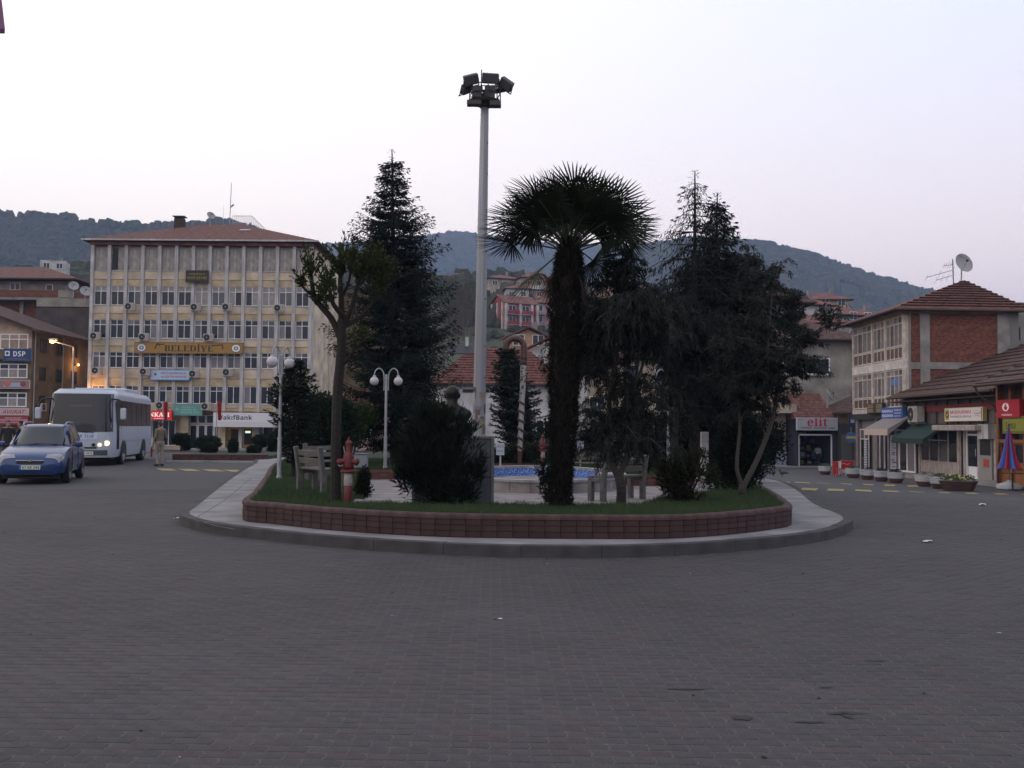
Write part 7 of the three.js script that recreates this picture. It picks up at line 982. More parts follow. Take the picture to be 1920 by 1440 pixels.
// --- shrubs of the park
{
  const DK = [0.011, 0.017, 0.011];
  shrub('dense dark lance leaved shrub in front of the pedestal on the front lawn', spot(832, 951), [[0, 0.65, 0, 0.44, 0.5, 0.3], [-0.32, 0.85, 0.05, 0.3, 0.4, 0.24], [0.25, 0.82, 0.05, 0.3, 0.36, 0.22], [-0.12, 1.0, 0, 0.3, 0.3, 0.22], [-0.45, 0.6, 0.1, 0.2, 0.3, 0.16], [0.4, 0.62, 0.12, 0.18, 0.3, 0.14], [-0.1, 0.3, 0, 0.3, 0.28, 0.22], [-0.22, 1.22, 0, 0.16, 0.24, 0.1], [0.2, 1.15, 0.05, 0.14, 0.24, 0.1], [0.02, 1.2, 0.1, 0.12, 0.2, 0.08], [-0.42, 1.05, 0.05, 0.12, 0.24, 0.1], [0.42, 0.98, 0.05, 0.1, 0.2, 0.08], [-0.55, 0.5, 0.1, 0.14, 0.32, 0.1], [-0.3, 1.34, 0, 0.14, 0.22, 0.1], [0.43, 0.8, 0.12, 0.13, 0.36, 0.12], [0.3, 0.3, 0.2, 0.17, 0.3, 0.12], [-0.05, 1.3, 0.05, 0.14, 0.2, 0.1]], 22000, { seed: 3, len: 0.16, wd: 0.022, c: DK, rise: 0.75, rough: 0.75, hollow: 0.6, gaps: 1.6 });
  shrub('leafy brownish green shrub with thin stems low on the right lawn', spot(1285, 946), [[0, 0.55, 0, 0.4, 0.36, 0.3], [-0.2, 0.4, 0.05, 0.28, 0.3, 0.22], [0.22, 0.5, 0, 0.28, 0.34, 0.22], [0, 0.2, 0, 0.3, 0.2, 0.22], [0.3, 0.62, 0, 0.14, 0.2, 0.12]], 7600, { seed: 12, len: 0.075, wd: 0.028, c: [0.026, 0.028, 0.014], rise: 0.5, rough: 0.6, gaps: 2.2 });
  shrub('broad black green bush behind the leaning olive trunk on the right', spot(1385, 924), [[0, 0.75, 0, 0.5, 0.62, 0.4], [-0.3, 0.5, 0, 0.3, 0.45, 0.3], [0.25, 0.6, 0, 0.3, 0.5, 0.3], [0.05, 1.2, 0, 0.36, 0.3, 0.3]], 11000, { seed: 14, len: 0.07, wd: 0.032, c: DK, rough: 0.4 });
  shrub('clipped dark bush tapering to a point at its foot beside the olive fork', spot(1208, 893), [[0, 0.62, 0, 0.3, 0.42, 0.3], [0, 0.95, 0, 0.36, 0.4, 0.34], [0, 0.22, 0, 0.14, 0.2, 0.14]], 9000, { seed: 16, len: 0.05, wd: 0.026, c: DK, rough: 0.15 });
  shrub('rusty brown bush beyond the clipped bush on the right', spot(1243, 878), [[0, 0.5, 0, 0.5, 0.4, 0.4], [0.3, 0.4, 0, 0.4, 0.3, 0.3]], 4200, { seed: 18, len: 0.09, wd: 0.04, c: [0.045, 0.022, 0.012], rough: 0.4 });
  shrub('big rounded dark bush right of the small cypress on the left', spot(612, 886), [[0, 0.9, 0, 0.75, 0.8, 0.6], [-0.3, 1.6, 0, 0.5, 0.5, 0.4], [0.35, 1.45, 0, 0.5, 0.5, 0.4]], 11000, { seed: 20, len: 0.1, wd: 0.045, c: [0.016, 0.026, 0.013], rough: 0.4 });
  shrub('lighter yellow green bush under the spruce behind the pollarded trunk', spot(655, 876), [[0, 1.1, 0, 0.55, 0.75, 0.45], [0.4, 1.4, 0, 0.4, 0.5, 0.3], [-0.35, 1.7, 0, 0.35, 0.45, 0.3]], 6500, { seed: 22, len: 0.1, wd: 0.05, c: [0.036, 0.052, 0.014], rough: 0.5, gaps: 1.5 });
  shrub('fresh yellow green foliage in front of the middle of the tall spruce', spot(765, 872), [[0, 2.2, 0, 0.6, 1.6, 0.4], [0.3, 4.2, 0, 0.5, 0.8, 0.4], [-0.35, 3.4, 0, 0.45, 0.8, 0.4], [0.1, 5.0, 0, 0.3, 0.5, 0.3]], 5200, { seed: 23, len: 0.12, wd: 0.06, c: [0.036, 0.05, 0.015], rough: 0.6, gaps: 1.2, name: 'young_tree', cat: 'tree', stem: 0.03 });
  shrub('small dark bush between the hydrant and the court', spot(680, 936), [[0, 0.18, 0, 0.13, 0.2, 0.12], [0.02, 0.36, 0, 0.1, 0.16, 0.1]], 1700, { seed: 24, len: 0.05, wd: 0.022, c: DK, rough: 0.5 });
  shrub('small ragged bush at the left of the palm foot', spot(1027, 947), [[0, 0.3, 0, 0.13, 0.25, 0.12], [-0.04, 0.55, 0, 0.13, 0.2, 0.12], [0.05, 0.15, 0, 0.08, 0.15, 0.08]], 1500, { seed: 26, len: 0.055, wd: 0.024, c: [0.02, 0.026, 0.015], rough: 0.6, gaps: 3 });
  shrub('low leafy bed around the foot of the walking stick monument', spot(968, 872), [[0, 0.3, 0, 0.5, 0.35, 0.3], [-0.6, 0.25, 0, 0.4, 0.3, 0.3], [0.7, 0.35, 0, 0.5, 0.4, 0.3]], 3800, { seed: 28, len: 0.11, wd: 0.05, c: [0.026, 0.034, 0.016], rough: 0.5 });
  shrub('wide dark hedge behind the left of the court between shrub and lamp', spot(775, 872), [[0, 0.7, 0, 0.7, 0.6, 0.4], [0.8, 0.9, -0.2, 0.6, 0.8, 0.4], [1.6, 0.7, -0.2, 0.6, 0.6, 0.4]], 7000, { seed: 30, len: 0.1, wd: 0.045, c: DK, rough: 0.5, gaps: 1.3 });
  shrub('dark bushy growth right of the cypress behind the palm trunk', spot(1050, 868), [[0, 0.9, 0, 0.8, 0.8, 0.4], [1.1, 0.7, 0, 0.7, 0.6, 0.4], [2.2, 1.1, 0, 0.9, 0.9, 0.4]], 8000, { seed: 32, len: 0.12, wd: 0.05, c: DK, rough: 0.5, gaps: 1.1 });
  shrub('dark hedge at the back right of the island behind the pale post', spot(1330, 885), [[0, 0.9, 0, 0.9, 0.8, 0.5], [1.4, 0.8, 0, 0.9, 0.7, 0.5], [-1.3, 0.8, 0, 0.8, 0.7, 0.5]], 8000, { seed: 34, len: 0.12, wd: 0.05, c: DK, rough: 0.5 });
  // clipped plants before the town hall
  const bed = (px, py, d) => { const p = P(px, py, d); return [p.x, HT(p.x, p.z) + 0.3, -d]; }, hk = (px, py0, py1, d) => P(px, py0, d).y - P(px, py1, d).y;
  const ball = (label, px, d, yb, yt, w, seed, trunk) => { const pos = bed(px, 840, d), y0 = P(px, yb, d).y - pos[1], y1 = P(px, yt, d).y - pos[1], h = (y1 - y0) / 2; shrub(label, pos, [[0, y0 + h, 0, w, h, w]], 2600, { seed, len: 0.13, wd: 0.06, c: [0.016, 0.026, 0.012], rough: 0.2, stem: 0.05, name: 'clipped_shrub' }); };
  ball('round clipped bush on a short trunk at the left end of the bed', 338, 50.5, 834, 815, 0.36, 41); ball('wide rounded bush in front of the entrance doors', 389, 52, 845, 818, 0.68, 42); ball('low rounded bush below the wide bush in the bed', 392, 48.8, 853, 834, 0.36, 43); ball('narrow upright bush before the orange cash machines', 437, 49, 853, 824, 0.19, 44); ball('small low ball bush right of the cash machines', 476, 49, 851, 838, 0.28, 45); ball('round headed bush at the right end of the bed', 490, 54, 838, 816, 0.45, 46); ball('slim dark column bush at the left of the entrance', 349, 53, 851, 815, 0.2, 47); ball('slim dark column bush beside the lamp post at the right', 512, 52, 852, 812, 0.25, 48);
}
{ // bare poplars and the first trees on the near hillside
  const pos = P(868, 640, 200), y = HILL(pos.x, pos.z), limbs = [[[[0, -1, 0], [0.05, 5, 0], [0, 9.6, 0]], 0.16, 0.03, { n: 110, len: 2.0, leaf: 0, bare: true, sub: 4, el: 1.15, droop: -0.2, from: 0.1 }]];
  const t = limbTree('tall bare brown poplar in the clump on the hillside left of the mast', [pos.x, y, pos.z], limbs, { seed: 51, bark: mat([0.13, 0.085, 0.065], 0.95), name: 'poplar_tree' }); t.userData.group = 'bare poplars in a clump on the hillside';
  [[846, 193], [855, 206], [860, 196], [876, 210], [884, 198], [893, 204], [850, 212], [838, 205]].forEach(([px, d], i) => { const q = P(px, 640, d), c = copy(t, [q.x, HILL(q.x, q.z), q.z], i * 1.7); c.scale.setScalar(0.8 + 0.12 * (i % 4)); });
}
{ // the fan palm
  const D = 14.8, pos = spot(1051, 956), H = topAt(1068, 448, D, pos), t = thing('fan_palm', 'fan palm with a shaggy dark trunk and a wide crown of stiff fronds', 'palm', pos), r = RNG(19);
  const axis = (f) => V(H.x * f * f * 0.4 + H.x * f * 0.6, H.y * f, 0), rad_ = (f) => lerpList([[0, 0.14], [0.1, 0.11], [0.25, 0.145], [0.45, 0.18], [0.66, 0.185], [0.8, 0.2], [0.91, 0.17], [1, 0.07]], f), B = []; for (let i = 0; i < 14; i++) B.push(bar(axis(i / 14), axis((i + 1) / 14), rad_(i / 14) * 0.85, rad_((i + 1) / 14) * 0.85, 14)); part(t, 'trunk', B, mat([0.035, 0.027, 0.021], 0.95, { tex: T.bark, s: 0.3 }));
  const F = new Foliage(); for (let i = 0; i < 15000; i++) { const f = Math.pow(r(), 0.9), a = r() * 6.28, q = rad_(f) * (0.78 + 0.3 * r() + 0.9 * Math.max(0, fbm(Math.cos(a) * 1.2, f * 9, Math.sin(a) * 1.2))), p = axis(f), up = r() < 0.55; F.leaf(p.x + Math.cos(a) * q, p.y, Math.sin(a) * q, Math.cos(a) * 0.7 + (r() - 0.5) * 0.5, (up ? 1 : -0.8) * (0.5 + r()), Math.sin(a) * 0.7 + (r() - 0.5) * 0.5, 0.05 + 0.09 * r(), 0.014, tint(r() < 0.2 ? [0.022, 0.015, 0.011] : [0.010, 0.010, 0.008], r, 0.6), r); } crown(t, F, 'trunk_fibre');
  // fronds: stalk + folded blades spread like a fan
  const frond = (az, el, stalk, R, dead, lab) => {
    const c = axis(0.985 - 0.05 * r()), dir = V(Math.cos(az) * Math.cos(el), Math.sin(el), Math.sin(az) * Math.cos(el)), droopS = dead ? 0.35 : 0.05, mid = c.clone().addScaledVector(dir, stalk * 0.6), hub = c.clone().addScaledVector(dir, stalk).add(V(0, -droopS * stalk, 0));
    const out = hub.clone().sub(mid).normalize(), side = V(0, 1, 0).cross(out).normalize(); const tw = (r() - 0.5) * (el > 0.9 ? 1.4 : 2.2); side.applyAxisAngle(out, tw); const nrm = out.clone().cross(side).normalize();
    const n = dead ? 22 : 38, P0 = [], span = dead ? 1.7 : 1.75 + 0.45 * r(); const q = [];
    for (let i = 0; i < n; i++) {
      const a = mix(-span, span, (i + 0.5) / n), L = R * (0.72 + 0.28 * Math.cos(a * 0.62)) * (0.93 + 0.12 * r()), w = (R * span * 2 * 0.5) / n * (dead ? 0.7 : 0.74);
      const d = out.clone().multiplyScalar(Math.cos(a)).addScaledVector(side, Math.sin(a)).addScaledVector(nrm, (dead ? -0.2 : 0.10) - 0.10 * Math.abs(a)), e = nrm.clone().multiplyScalar(1), sd = d.clone().cross(nrm).normalize();
      const sag = (dead ? 0.5 : 0.06 + 0.12 * r()) * L, at = (s) => hub.clone().addScaledVector(d, L * s).add(V(0, -sag * s * s * (s > 0.5 ? 1.1 : 0.6), 0)), ws = [0.18, 1, 0.95, 0.55, 0.04], ss = [0.0, 0.5, 0.68, 0.86, 1.0];
      for (let k = 0; k < 4; k++) { const A = at(ss[k]), Bp = at(ss[k + 1]), wa = w * ws[k] * 0.5, wb = w * ws[k + 1] * 0.5, f = nrm.clone().multiplyScalar(-0.35); const al = A.clone().addScaledVector(sd, wa).addScaledVector(f, wa), ar = A.clone().addScaledVector(sd, -wa).addScaledVector(f, wa), bl = Bp.clone().addScaledVector(sd, wb).addScaledVector(f, wb), br = Bp.clone().addScaledVector(sd, -wb).addScaledVector(f, wb); q.push([al, bl, Bp, A], [A, Bp, br, ar]); }
    }
    const m = dead ? M.palmDead : r() < 0.4 ? M.palmB : M.palmA, fr = part(t, dead ? 'dead_frond' : 'frond', [facesGeo(q)], m); part(fr, 'stalk', [tube([c, mid, hub], 0.012, 5, 8)], dead ? M.palmDead : M.palmStalk);
  };
  const pm = (c) => { const m = new THREE.MeshPhysicalMaterial({ roughness: 0.65, specularIntensity: 0.4, side: THREE.DoubleSide }); m.color.setRGB(...c); return m; }; M.palmA = pm([0.012, 0.019, 0.009]); M.palmB = pm([0.017, 0.025, 0.011]); M.palmDead = mat([0.032, 0.021, 0.015], 0.9, { side: THREE.DoubleSide }); M.palmStalk = mat([0.045, 0.05, 0.022], 0.6);
  const GA = 2.39996; let k = 0; for (const [n, el, st, R, je] of [[8, 1.2, 0.52, 0.64, 0.25], [11, 0.95, 0.66, 0.64, 0.22], [12, 0.7, 0.82, 0.62, 0.2], [8, 0.47, 0.9, 0.54, 0.18], [1, -0.3, 0.5, 0.5, 0.2]]) for (let i = 0; i < n; i++) frond(k++ * GA + (r() - 0.5) * 0.3, el + (r() - 0.5) * je * 2, st * (0.85 + 0.3 * r()), R * (0.9 + 0.2 * r()), false);
  frond(3.2, 0.2, 0.86, 0.62, false); frond(3.4, -0.62, 0.6, 0.62, false); frond(0.05, 0.25, 0.74, 0.62, false); frond(0.3, 0.35, 0.7, 0.8, false); frond(2.9, 0.5, 0.7, 0.8, false);
  for (let i = 0; i < 10; i++) frond(i * 0.66 + 0.3, -0.95 - 0.4 * r(), 0.26 + 0.16 * r(), 0.3 + 0.12 * r(), true);
}

// ------------------------------------------------------------------ vehicles
const wheelGeo = (R, w) => ({ tyre: lathe([[R * 0.6, -w / 2], [R * 0.9, -w / 2], [R, -w / 2 + 0.03], [R, w / 2 - 0.03], [R * 0.9, w / 2], [R * 0.6, w / 2]], 28).rotateZ(-Math.PI / 2), rim: merge([lathe([[0, w / 2 - 0.05], [R * 0.25, w / 2 - 0.03], [R * 0.5, w / 2 - 0.05], [R * 0.6, w / 2 - 0.005], [R * 0.62, w / 2 - 0.04]], 24).rotateZ(-Math.PI / 2), ...[0, 1, 2, 3, 4].map((k) => clean(new THREE.BoxGeometry(0.02, R * 0.5, R * 0.14).translate(w / 2 - 0.025, R * 0.32, 0).rotateX(k * 1.2566)))]) });
function wheel(parent, g, x, y, z, rimM) { const t = part(parent, 'wheel', g.tyre, M.rubber); t.position.set(x, y, z); if (x < 0) t.rotation.y = Math.PI; part(t, 'rim', g.rim, rimM); return t; }
const arch = (x, y, z, R) => { const s = Math.sign(x), g = new THREE.CircleGeometry(R, 24, -0.25, Math.PI + 0.5); return clean(g.rotateY((s * Math.PI) / 2).translate(x, y, z)); };
const lampM = mat([0.45, 0.45, 0.47], 0.15), amber = mat([0.5, 0.12, 0.02], 0.3), litLamp = bulb([1, 0.8, 0.58], 1.3);
{ // midibus
  const W = 2.34, L = 7.3, N = 7, H = 2.93, t = thing('bus', 'white midibus with blue lettering and dark windows parked before the town hall', 'bus', [-17.75, HT(-17.75, -43.4), -43.4], 0.2); t.scale.set(1.1, 1.03, 1.32);
  // plan outline at a height: half width, front and back ends
  const prof = (y) => { const top = sst(2.66, H, y), hw = W / 2 - 0.05 * sst(1.2, 2.6, y) - 0.16 * top * top - 0.05 * (1 - sst(0.3, 0.55, y)), zf = L / 2 - 0.10 * sst(0.9, 0.4, y) * 0 - 0.22 * Math.pow(clamp01((y - 1.15) / 1.6), 1.3) - 0.2 * top * top, zr = -L / 2 + 0.1 * top; return [hw, zf, zr]; };
  const fz = (x, y, o = 0) => { const [hw, zf, zr] = prof(y), c = (zf + zr) / 2, h = (zf - zr) / 2; return c + (h + o) * Math.pow(1 - Math.pow(Math.min(1, Math.abs(x) / (hw + 0.001 + o)), N), 1 / 18) - 0.10 * Math.pow(Math.abs(x) / hw, 2.4); };
  const sx = (z, y, o = 0) => { const [hw] = prof(y); return hw + o; };
  const ring = (y, n = 96) => { const [hw, zf, zr] = prof(y), pts = []; const front = 20; for (let i = 0; i <= front; i++) { const x = hw * 0.985 * (1 - (2 * i) / front); pts.push(V(x, y, fz(x, y))); } const zc = fz(hw * 0.985, y); for (let i = 1; i <= 16; i++) pts.push(V(-hw, y, mix(zc - 0.04, zr + 0.12, i / 16))); for (let i = 0; i <= 8; i++) pts.push(V(-hw * 0.97 + (2 * hw * 0.97 * i) / 8, y, zr)); for (let i = 0; i <= 15; i++) pts.push(V(hw, y, mix(zr + 0.12, zc - 0.04, i / 15))); return pts; };
  const ys = [0.32, 0.42, 0.6, 0.9, 1.15, 1.5, 1.9, 2.3, 2.5, 2.65, 2.74, 2.8, 2.85, 2.9, 2.93], F = []; let prev = null; const rings = ys.map((y) => ring(y));
  for (let j = 0; j + 1 < rings.length; j++) { const a = rings[j], b = rings[j + 1]; for (let i = 0; i < a.length; i++) { const k = (i + 1) % a.length; F.push([a[i], b[i], b[k], a[k]]); } } const cap = rings[rings.length - 1], cen = V(0, H + 0.03, 0); cap.forEach((p, i) => F.push([p, cen, cap[(i + 1) % cap.length]])); rings[0].forEach((p, i) => F.push([p, rings[0][(i + 1) % cap.length], V(0, 0.32, 0)]));
  const busW = new THREE.MeshPhysicalMaterial({ roughness: 0.4, clearcoat: 0.3, clearcoatRoughness: 0.2 }); busW.color.setRGB(0.44, 0.475, 0.54); const glass = mat([0.012, 0.014, 0.018], 0.07), sideG = new THREE.MeshPhysicalMaterial({ roughness: 0.25, specularIntensity: 0.25 }), tint2 = sideG; sideG.color.setRGB(0.014, 0.015, 0.018);
  part(t, 'body', [toCreasedNormals(facesGeo(F), 0.7)], busW);
  part(t, 'windscreen', [gridGeo(20, 10, (u, v) => { const y = mix(1.30, 2.74, v), x = mix(-1, 1, u) * (prof(y)[0] * 0.93); return V(x, y, fz(x, y) + 0.014); })], glass); part(t, 'dashboard', [gridGeo(8, 2, (u, v) => { const y = mix(1.305, 1.5 + 0.1 * Math.sin(u * 3), v), x = mix(-0.2, 0.55, u); return V(x, y, fz(x, y) + 0.018); })], M.black);
  for (const s of [-1, 1]) { for (let i = 0; i < 6; i++) { const za = mix(2.75, -3.4, i / 6), zb = mix(2.75, -3.4, (i + 1) / 6) + 0.05; part(t, 'side_window', [gridGeo(2, 4, (u, v) => { const y = mix(1.52, 2.52, v), z = mix(za, zb, u); return V(s * (prof(y)[0] + 0.012), y, z); })], sideG); } part(t, 'door_glass', [gridGeo(2, 4, (u, v) => { const y = mix(0.62, 2.52, v), z = mix(3.12, 2.82, u); return V(s * (prof(y)[0] + 0.013), y, z); })], tint2); part(t, 'flap_line', [bb(s > 0 ? W / 2 - 0.02 : -W / 2 - 0.012, s > 0 ? W / 2 + 0.012 : -W / 2 + 0.02, 0.93, 0.955, -3.4, 2.4)], M.greyPaint); for (const z of [2.45, -3.4]) part(t, 'flap_line', [bb(s > 0 ? W / 2 - 0.02 : -W / 2 - 0.011, s > 0 ? W / 2 + 0.011 : -W / 2 + 0.02, 0.956, 1.49, z - 0.012, z + 0.012)], M.greyPaint); for (const z of [2.2, -0.6, -3.2]) part(t, 'side_marker', [bb(s * (W / 2) - 0.02, s * (W / 2) + 0.02, 0.68, 0.73, z - 0.04, z + 0.04)], amber);
    part(t, 'wheel_arch', [arch(s * (W / 2 + 0.004), 0.46, 2.02, 0.52)], M.black); part(t, 'wheel_arch', [arch(s * (W / 2 + 0.004), 0.46, -1.75, 0.52)], M.black);
    const m = part(t, 'mirror', [rbox(0.2, 0.44, 0.14, 0.05, s * 1.42, 1.98, 3.42)], busW); part(m, 'mirror_arm', [tube([V(s * 1.02, 2.55, 3.2), V(s * 1.3, 2.5, 3.42), V(s * 1.41, 2.2, 3.42)], 0.03, 6, 10)], M.black);
    const hl = (x, y, r, m2) => { part(t, 'headlight', [clean(new THREE.CylinderGeometry(r, r, 0.05, 16).rotateX(Math.PI / 2).translate(s * x, y, fz(x, y) + 0.0))], m2); }; hl(0.92, 0.86, 0.10, s > 0 ? litLamp : lampM); hl(0.7, 0.8, 0.075, s > 0 ? bulb([1, 0.9, 0.8], 0.7) : lampM); hl(0.5, 0.8, 0.065, M.dark);
    part(t, 'wiper', [bar(V(s * 0.1 + 0.4, 1.27, fz(0.4, 1.27) + 0.03), V(s * 0.1 - 0.35, 1.36, fz(0.3, 1.36) + 0.035), 0.014)], M.black); }
  const wg = wheelGeo(0.44, 0.27); for (const s of [-1, 1]) for (const z of [2.02, -1.75]) wheel(t, wg, s * (W / 2 - 0.12), 0.44, z, M.greyPaint);
  const patch = (y0, y1, x0, x1, o) => gridGeo(14, 3, (u, v) => { const y = mix(y0, y1, v), x = mix(x0, x1, u); return V(x, y, fz(x, y) + o); }); part(t, 'grille', [patch(0.66, 0.72, -0.6, 0.6, 0.012)], M.black); part(t, 'bumper_slot', [patch(0.40, 0.60, -0.75, 0.95, 0.011)], mat([0.06, 0.065, 0.075], 0.6)); part(t, 'skirt', [patch(0.325, 0.39, -1.0, 1.0, 0.01)], M.greyPaint);
  part(t, 'lettering', [patch(1.0, 1.26, -0.98, 0.62, 0.012)], printMat(900, 150, (c, w, h) => { c.fillStyle = '#c3c9d3'; c.fillRect(0, 0, w, h); txt(c, 'DEVREK-IK TUR', 'bold italic 100px sans-serif', w / 2 + 20, h / 2 + 4, '#2f74b4', w - 60); })); part(t, 'number_plate', [patch(0.42, 0.55, -0.02, 0.5, 0.03)], printMat(400, 110, (c, w, h) => { c.fillStyle = '#d8d8cc'; c.fillRect(0, 0, w, h); c.fillStyle = '#1c3c90'; c.fillRect(0, 0, 40, h); txt(c, '67 D 0675', 'bold 84px sans-serif', w / 2 + 20, h / 2 + 4, '#14140f', 330); }));
  part(t, 'roof_unit', [rbox(1.5, 0.2, 2.4, 0.08, 0.1, H + 0.08, -0.9), rbox(1.2, 0.1, 0.8, 0.04, 0, H + 0.04, 1.6)], busW); part(t, 'destination_lamp', [patch(2.25, 2.3, -0.35, 0.4, 0.02)], mat([0.12, 0.05, 0.04], 0.4)); part(t, 'underbody', [bb(-1.0, 1.0, 0.22, 0.34, -3.3, 3.2)], M.black);
}
{ // blue compact minivan
  const t = thing('car', 'metallic blue minivan with silver roof rails at the left edge of the square', 'car', [-13.45, 0, -28.7], 0.285);
  const blue = new THREE.MeshPhysicalMaterial({ roughness: 0.4, metalness: 0.2, clearcoat: 0.6, clearcoatRoughness: 0.1 }); blue.color.setRGB(0.010, 0.040, 0.14); const glass = mat([0.012, 0.014, 0.018], 0.06);
  const st = [[2.16, 0.60, 0.30, 0.56], [2.12, 0.72, 0.24, 0.68], [2.02, 0.80, 0.22, 0.76], [1.8, 0.845, 0.22, 0.84], [1.4, 0.865, 0.22, 0.935], [1.0, 0.875, 0.22, 1.0], [0.5, 0.88, 0.22, 1.02], [-0.4, 0.88, 0.22, 1.04], [-1.2, 0.88, 0.22, 1.06], [-1.8, 0.865, 0.24, 1.06], [-2.02, 0.82, 0.28, 1.04], [-2.12, 0.74, 0.34, 1.0], [-2.15, 0.66, 0.42, 0.95]];
  const sec = ([z, w, b, d]) => { const h = [[0, b], [w * 0.82, b], [w * 0.95, b + 0.07], [w, b + 0.24], [w * 1.0, mix(b, d, 0.55)], [w * 0.975, d - 0.14], [w * 0.93, d - 0.05], [w * 0.82, d - 0.004], [w * 0.5, d + 0.018], [0, d + 0.028]]; return [...h.map(([x, y]) => V(x, y, z)), ...h.slice(1, -1).reverse().map(([x, y]) => V(-x, y, z))]; };
  const S = st.map(sec), F = []; for (let j = 0; j + 1 < S.length; j++) for (let i = 0; i < S[j].length; i++) { const k = (i + 1) % S[j].length; F.push([S[j][i], S[j + 1][i], S[j + 1][k], S[j][k]].reverse()); } for (const [q, f] of [[S[0], 1], [S[S.length - 1], 0]]) { const c = V(0, (q[0].y + q[9].y) / 2, q[0].z + (f ? 0.015 : -0.01)); q.forEach((p, i) => { const n = q[(i + 1) % q.length]; F.push(f ? [c, n, p] : [c, p, n]); }); }
  const skin = (k, z) => { let i = 0; while (i < st.length - 2 && st[i + 1][0] > z) i++; const f = (st[i][0] - z) / (st[i][0] - st[i + 1][0]), w = mix(st[i][1], st[i + 1][1], f), d = mix(st[i][3], st[i + 1][3], f); return { x: k * w, y: d + lerpList([[0.5, 0.018], [0.82, -0.004], [0.93, -0.05], [0.975, -0.14]], k) }; };
  // cabin
  const gp = (v) => ({ hw: mix(0.80, 0.615, Math.pow(v, 1.15)), zf: mix(1.12, 0.22, Math.pow(v, 0.95)), zr: mix(-2.08, -1.78, v * v), y: mix(0.99, 1.56, v) });
  const gF = (x, v, o = 0) => { const g = gp(v), c = (g.zf + g.zr) / 2, h = (g.zf - g.zr) / 2; return V(x, g.y + o * 0.6, c + (h + o) * Math.pow(Math.max(0, 1 - Math.pow(Math.abs(x) / (g.hw + o), 5)), 0.2) - 0.18 * (x / g.hw) ** 2); }, gS = (s, z, v, o = 0) => { const g = gp(v), c = (g.zf + g.zr) / 2, h = (g.zf - g.zr) / 2; return V(s * (g.hw + o) * Math.pow(Math.max(0, 1 - Math.pow(Math.abs((z - c) / h), 7)), 0.14), g.y, z); };
  const rg = (v) => { const g = gp(v), p = []; for (let i = 0; i <= 14; i++) p.push(gF(g.hw * 0.9 * (1 - i / 7), v)); const z0 = gF(g.hw * 0.9, v).z - 0.03; for (let i = 0; i <= 14; i++) p.push(gS(-1, mix(z0, g.zr + 0.06, i / 14), v)); for (let i = 0; i <= 6; i++) p.push(V(g.hw * 0.8 * (i / 3 - 1), g.y, g.zr + 0.01)); for (let i = 0; i <= 14; i++) p.push(gS(1, mix(g.zr + 0.06, z0, i / 14), v)); return p; };
  const R = [0, 0.2, 0.4, 0.6, 0.8, 0.92, 1].map(rg); const C = []; for (let j = 0; j + 1 < R.length; j++) for (let i = 0; i < R[j].length; i++) { const k = (i + 1) % R[j].length; C.push([R[j][i], R[j + 1][i], R[j + 1][k], R[j][k]]); } const top = R[R.length - 1], inner = top.map((p) => V(p.x * 0.75, 1.605, mix(p.z, -0.75, 0.22))); top.forEach((p, i) => { const k = (i + 1) % top.length; C.push([p, inner[i], inner[k], top[k]]); C.push([inner[i], V(0, 1.625, -0.8), inner[k]]); });
  part(t, 'body', [toCreasedNormals(facesGeo(F), 0.6), toCreasedNormals(facesGeo(C), 0.6)], blue);
  part(t, 'windscreen', [gridGeo(16, 8, (u, v) => { const w = mix(0.07, 0.93, v); return gF(gp(w).hw * 0.84 * (2 * u - 1), w, 0.012); })], glass);
  for (const s of [-1, 1]) { for (const [a, b] of [[0.62, -0.28], [-0.34, -1.18], [-1.24, -1.82]]) part(t, 'side_window', [gridGeo(6, 6, (u, v) => { const w = mix(a > 0 ? 0.14 : a < -1 ? 0.3 : 0.16, 0.88, v), z = mix(a > 0 ? mix(a, 0.1, v) : a, b, u); return gS(s, z, w, 0.012); })], glass); part(t, 'quarter_window', [facesGeo([[gS(s, 0.95, 0.1, 0.012), gS(s, 0.68, 0.1, 0.012), gS(s, 0.42, 0.6, 0.012)]])], glass);
    part(t, 'roof_rail', [tube([V(s * 0.55, 1.57, 0.05), V(s * 0.56, 1.65, -0.15), V(s * 0.57, 1.67, -0.8), V(s * 0.56, 1.64, -1.45), V(s * 0.55, 1.57, -1.62)], 0.02, 6, 24)], M.greyPaint);
    const m = part(t, 'mirror', [rbox(0.2, 0.15, 0.12, 0.05, s * 1.0, 1.05, 0.62)], blue); part(m, 'mirror_foot', [bar(V(s * 0.84, 1.01, 0.6), V(s * 0.95, 1.03, 0.62), 0.03)], M.black);
    part(t, 'headlight', [gridGeo(10, 6, (u, v) => { const k = mix(0.5, 0.965, u), z = mix(2.115, mix(2.0, 1.84, u), v); const q = skin(k, z); return V(s * q.x, q.y + 0.008, z + 0.008); })], mat([0.30, 0.28, 0.30], 0.12)); part(t, 'fog_lamp', [clean(new THREE.CylinderGeometry(0.055, 0.055, 0.03, 12).rotateX(Math.PI / 2).translate(s * 0.55, 0.36, 2.1))], lampM);
    part(t, 'wheel_arch', [arch(s * 0.888, 0.32, 1.36, 0.37)], M.black); part(t, 'wheel_arch', [arch(s * 0.888, 0.32, -1.3, 0.37)], M.black); part(t, 'door_line', [bb(s * 0.882 - 0.008, s * 0.882 + 0.008, 0.36, 0.96, 0.86, 0.872), bb(s * 0.882 - 0.008, s * 0.882 + 0.008, 0.36, 1.0, -0.31, -0.298)], M.black); part(t, 'side_moulding', [bb(s * 0.884 - 0.014, s * 0.884 + 0.014, 0.5, 0.55, -0.9, 0.95)], blue); for (const z of [-0.15, -1.0]) part(t, 'door_handle', [rbox(0.03, 0.03, 0.14, 0.01, s * 0.88, 0.86, z)], blue); }
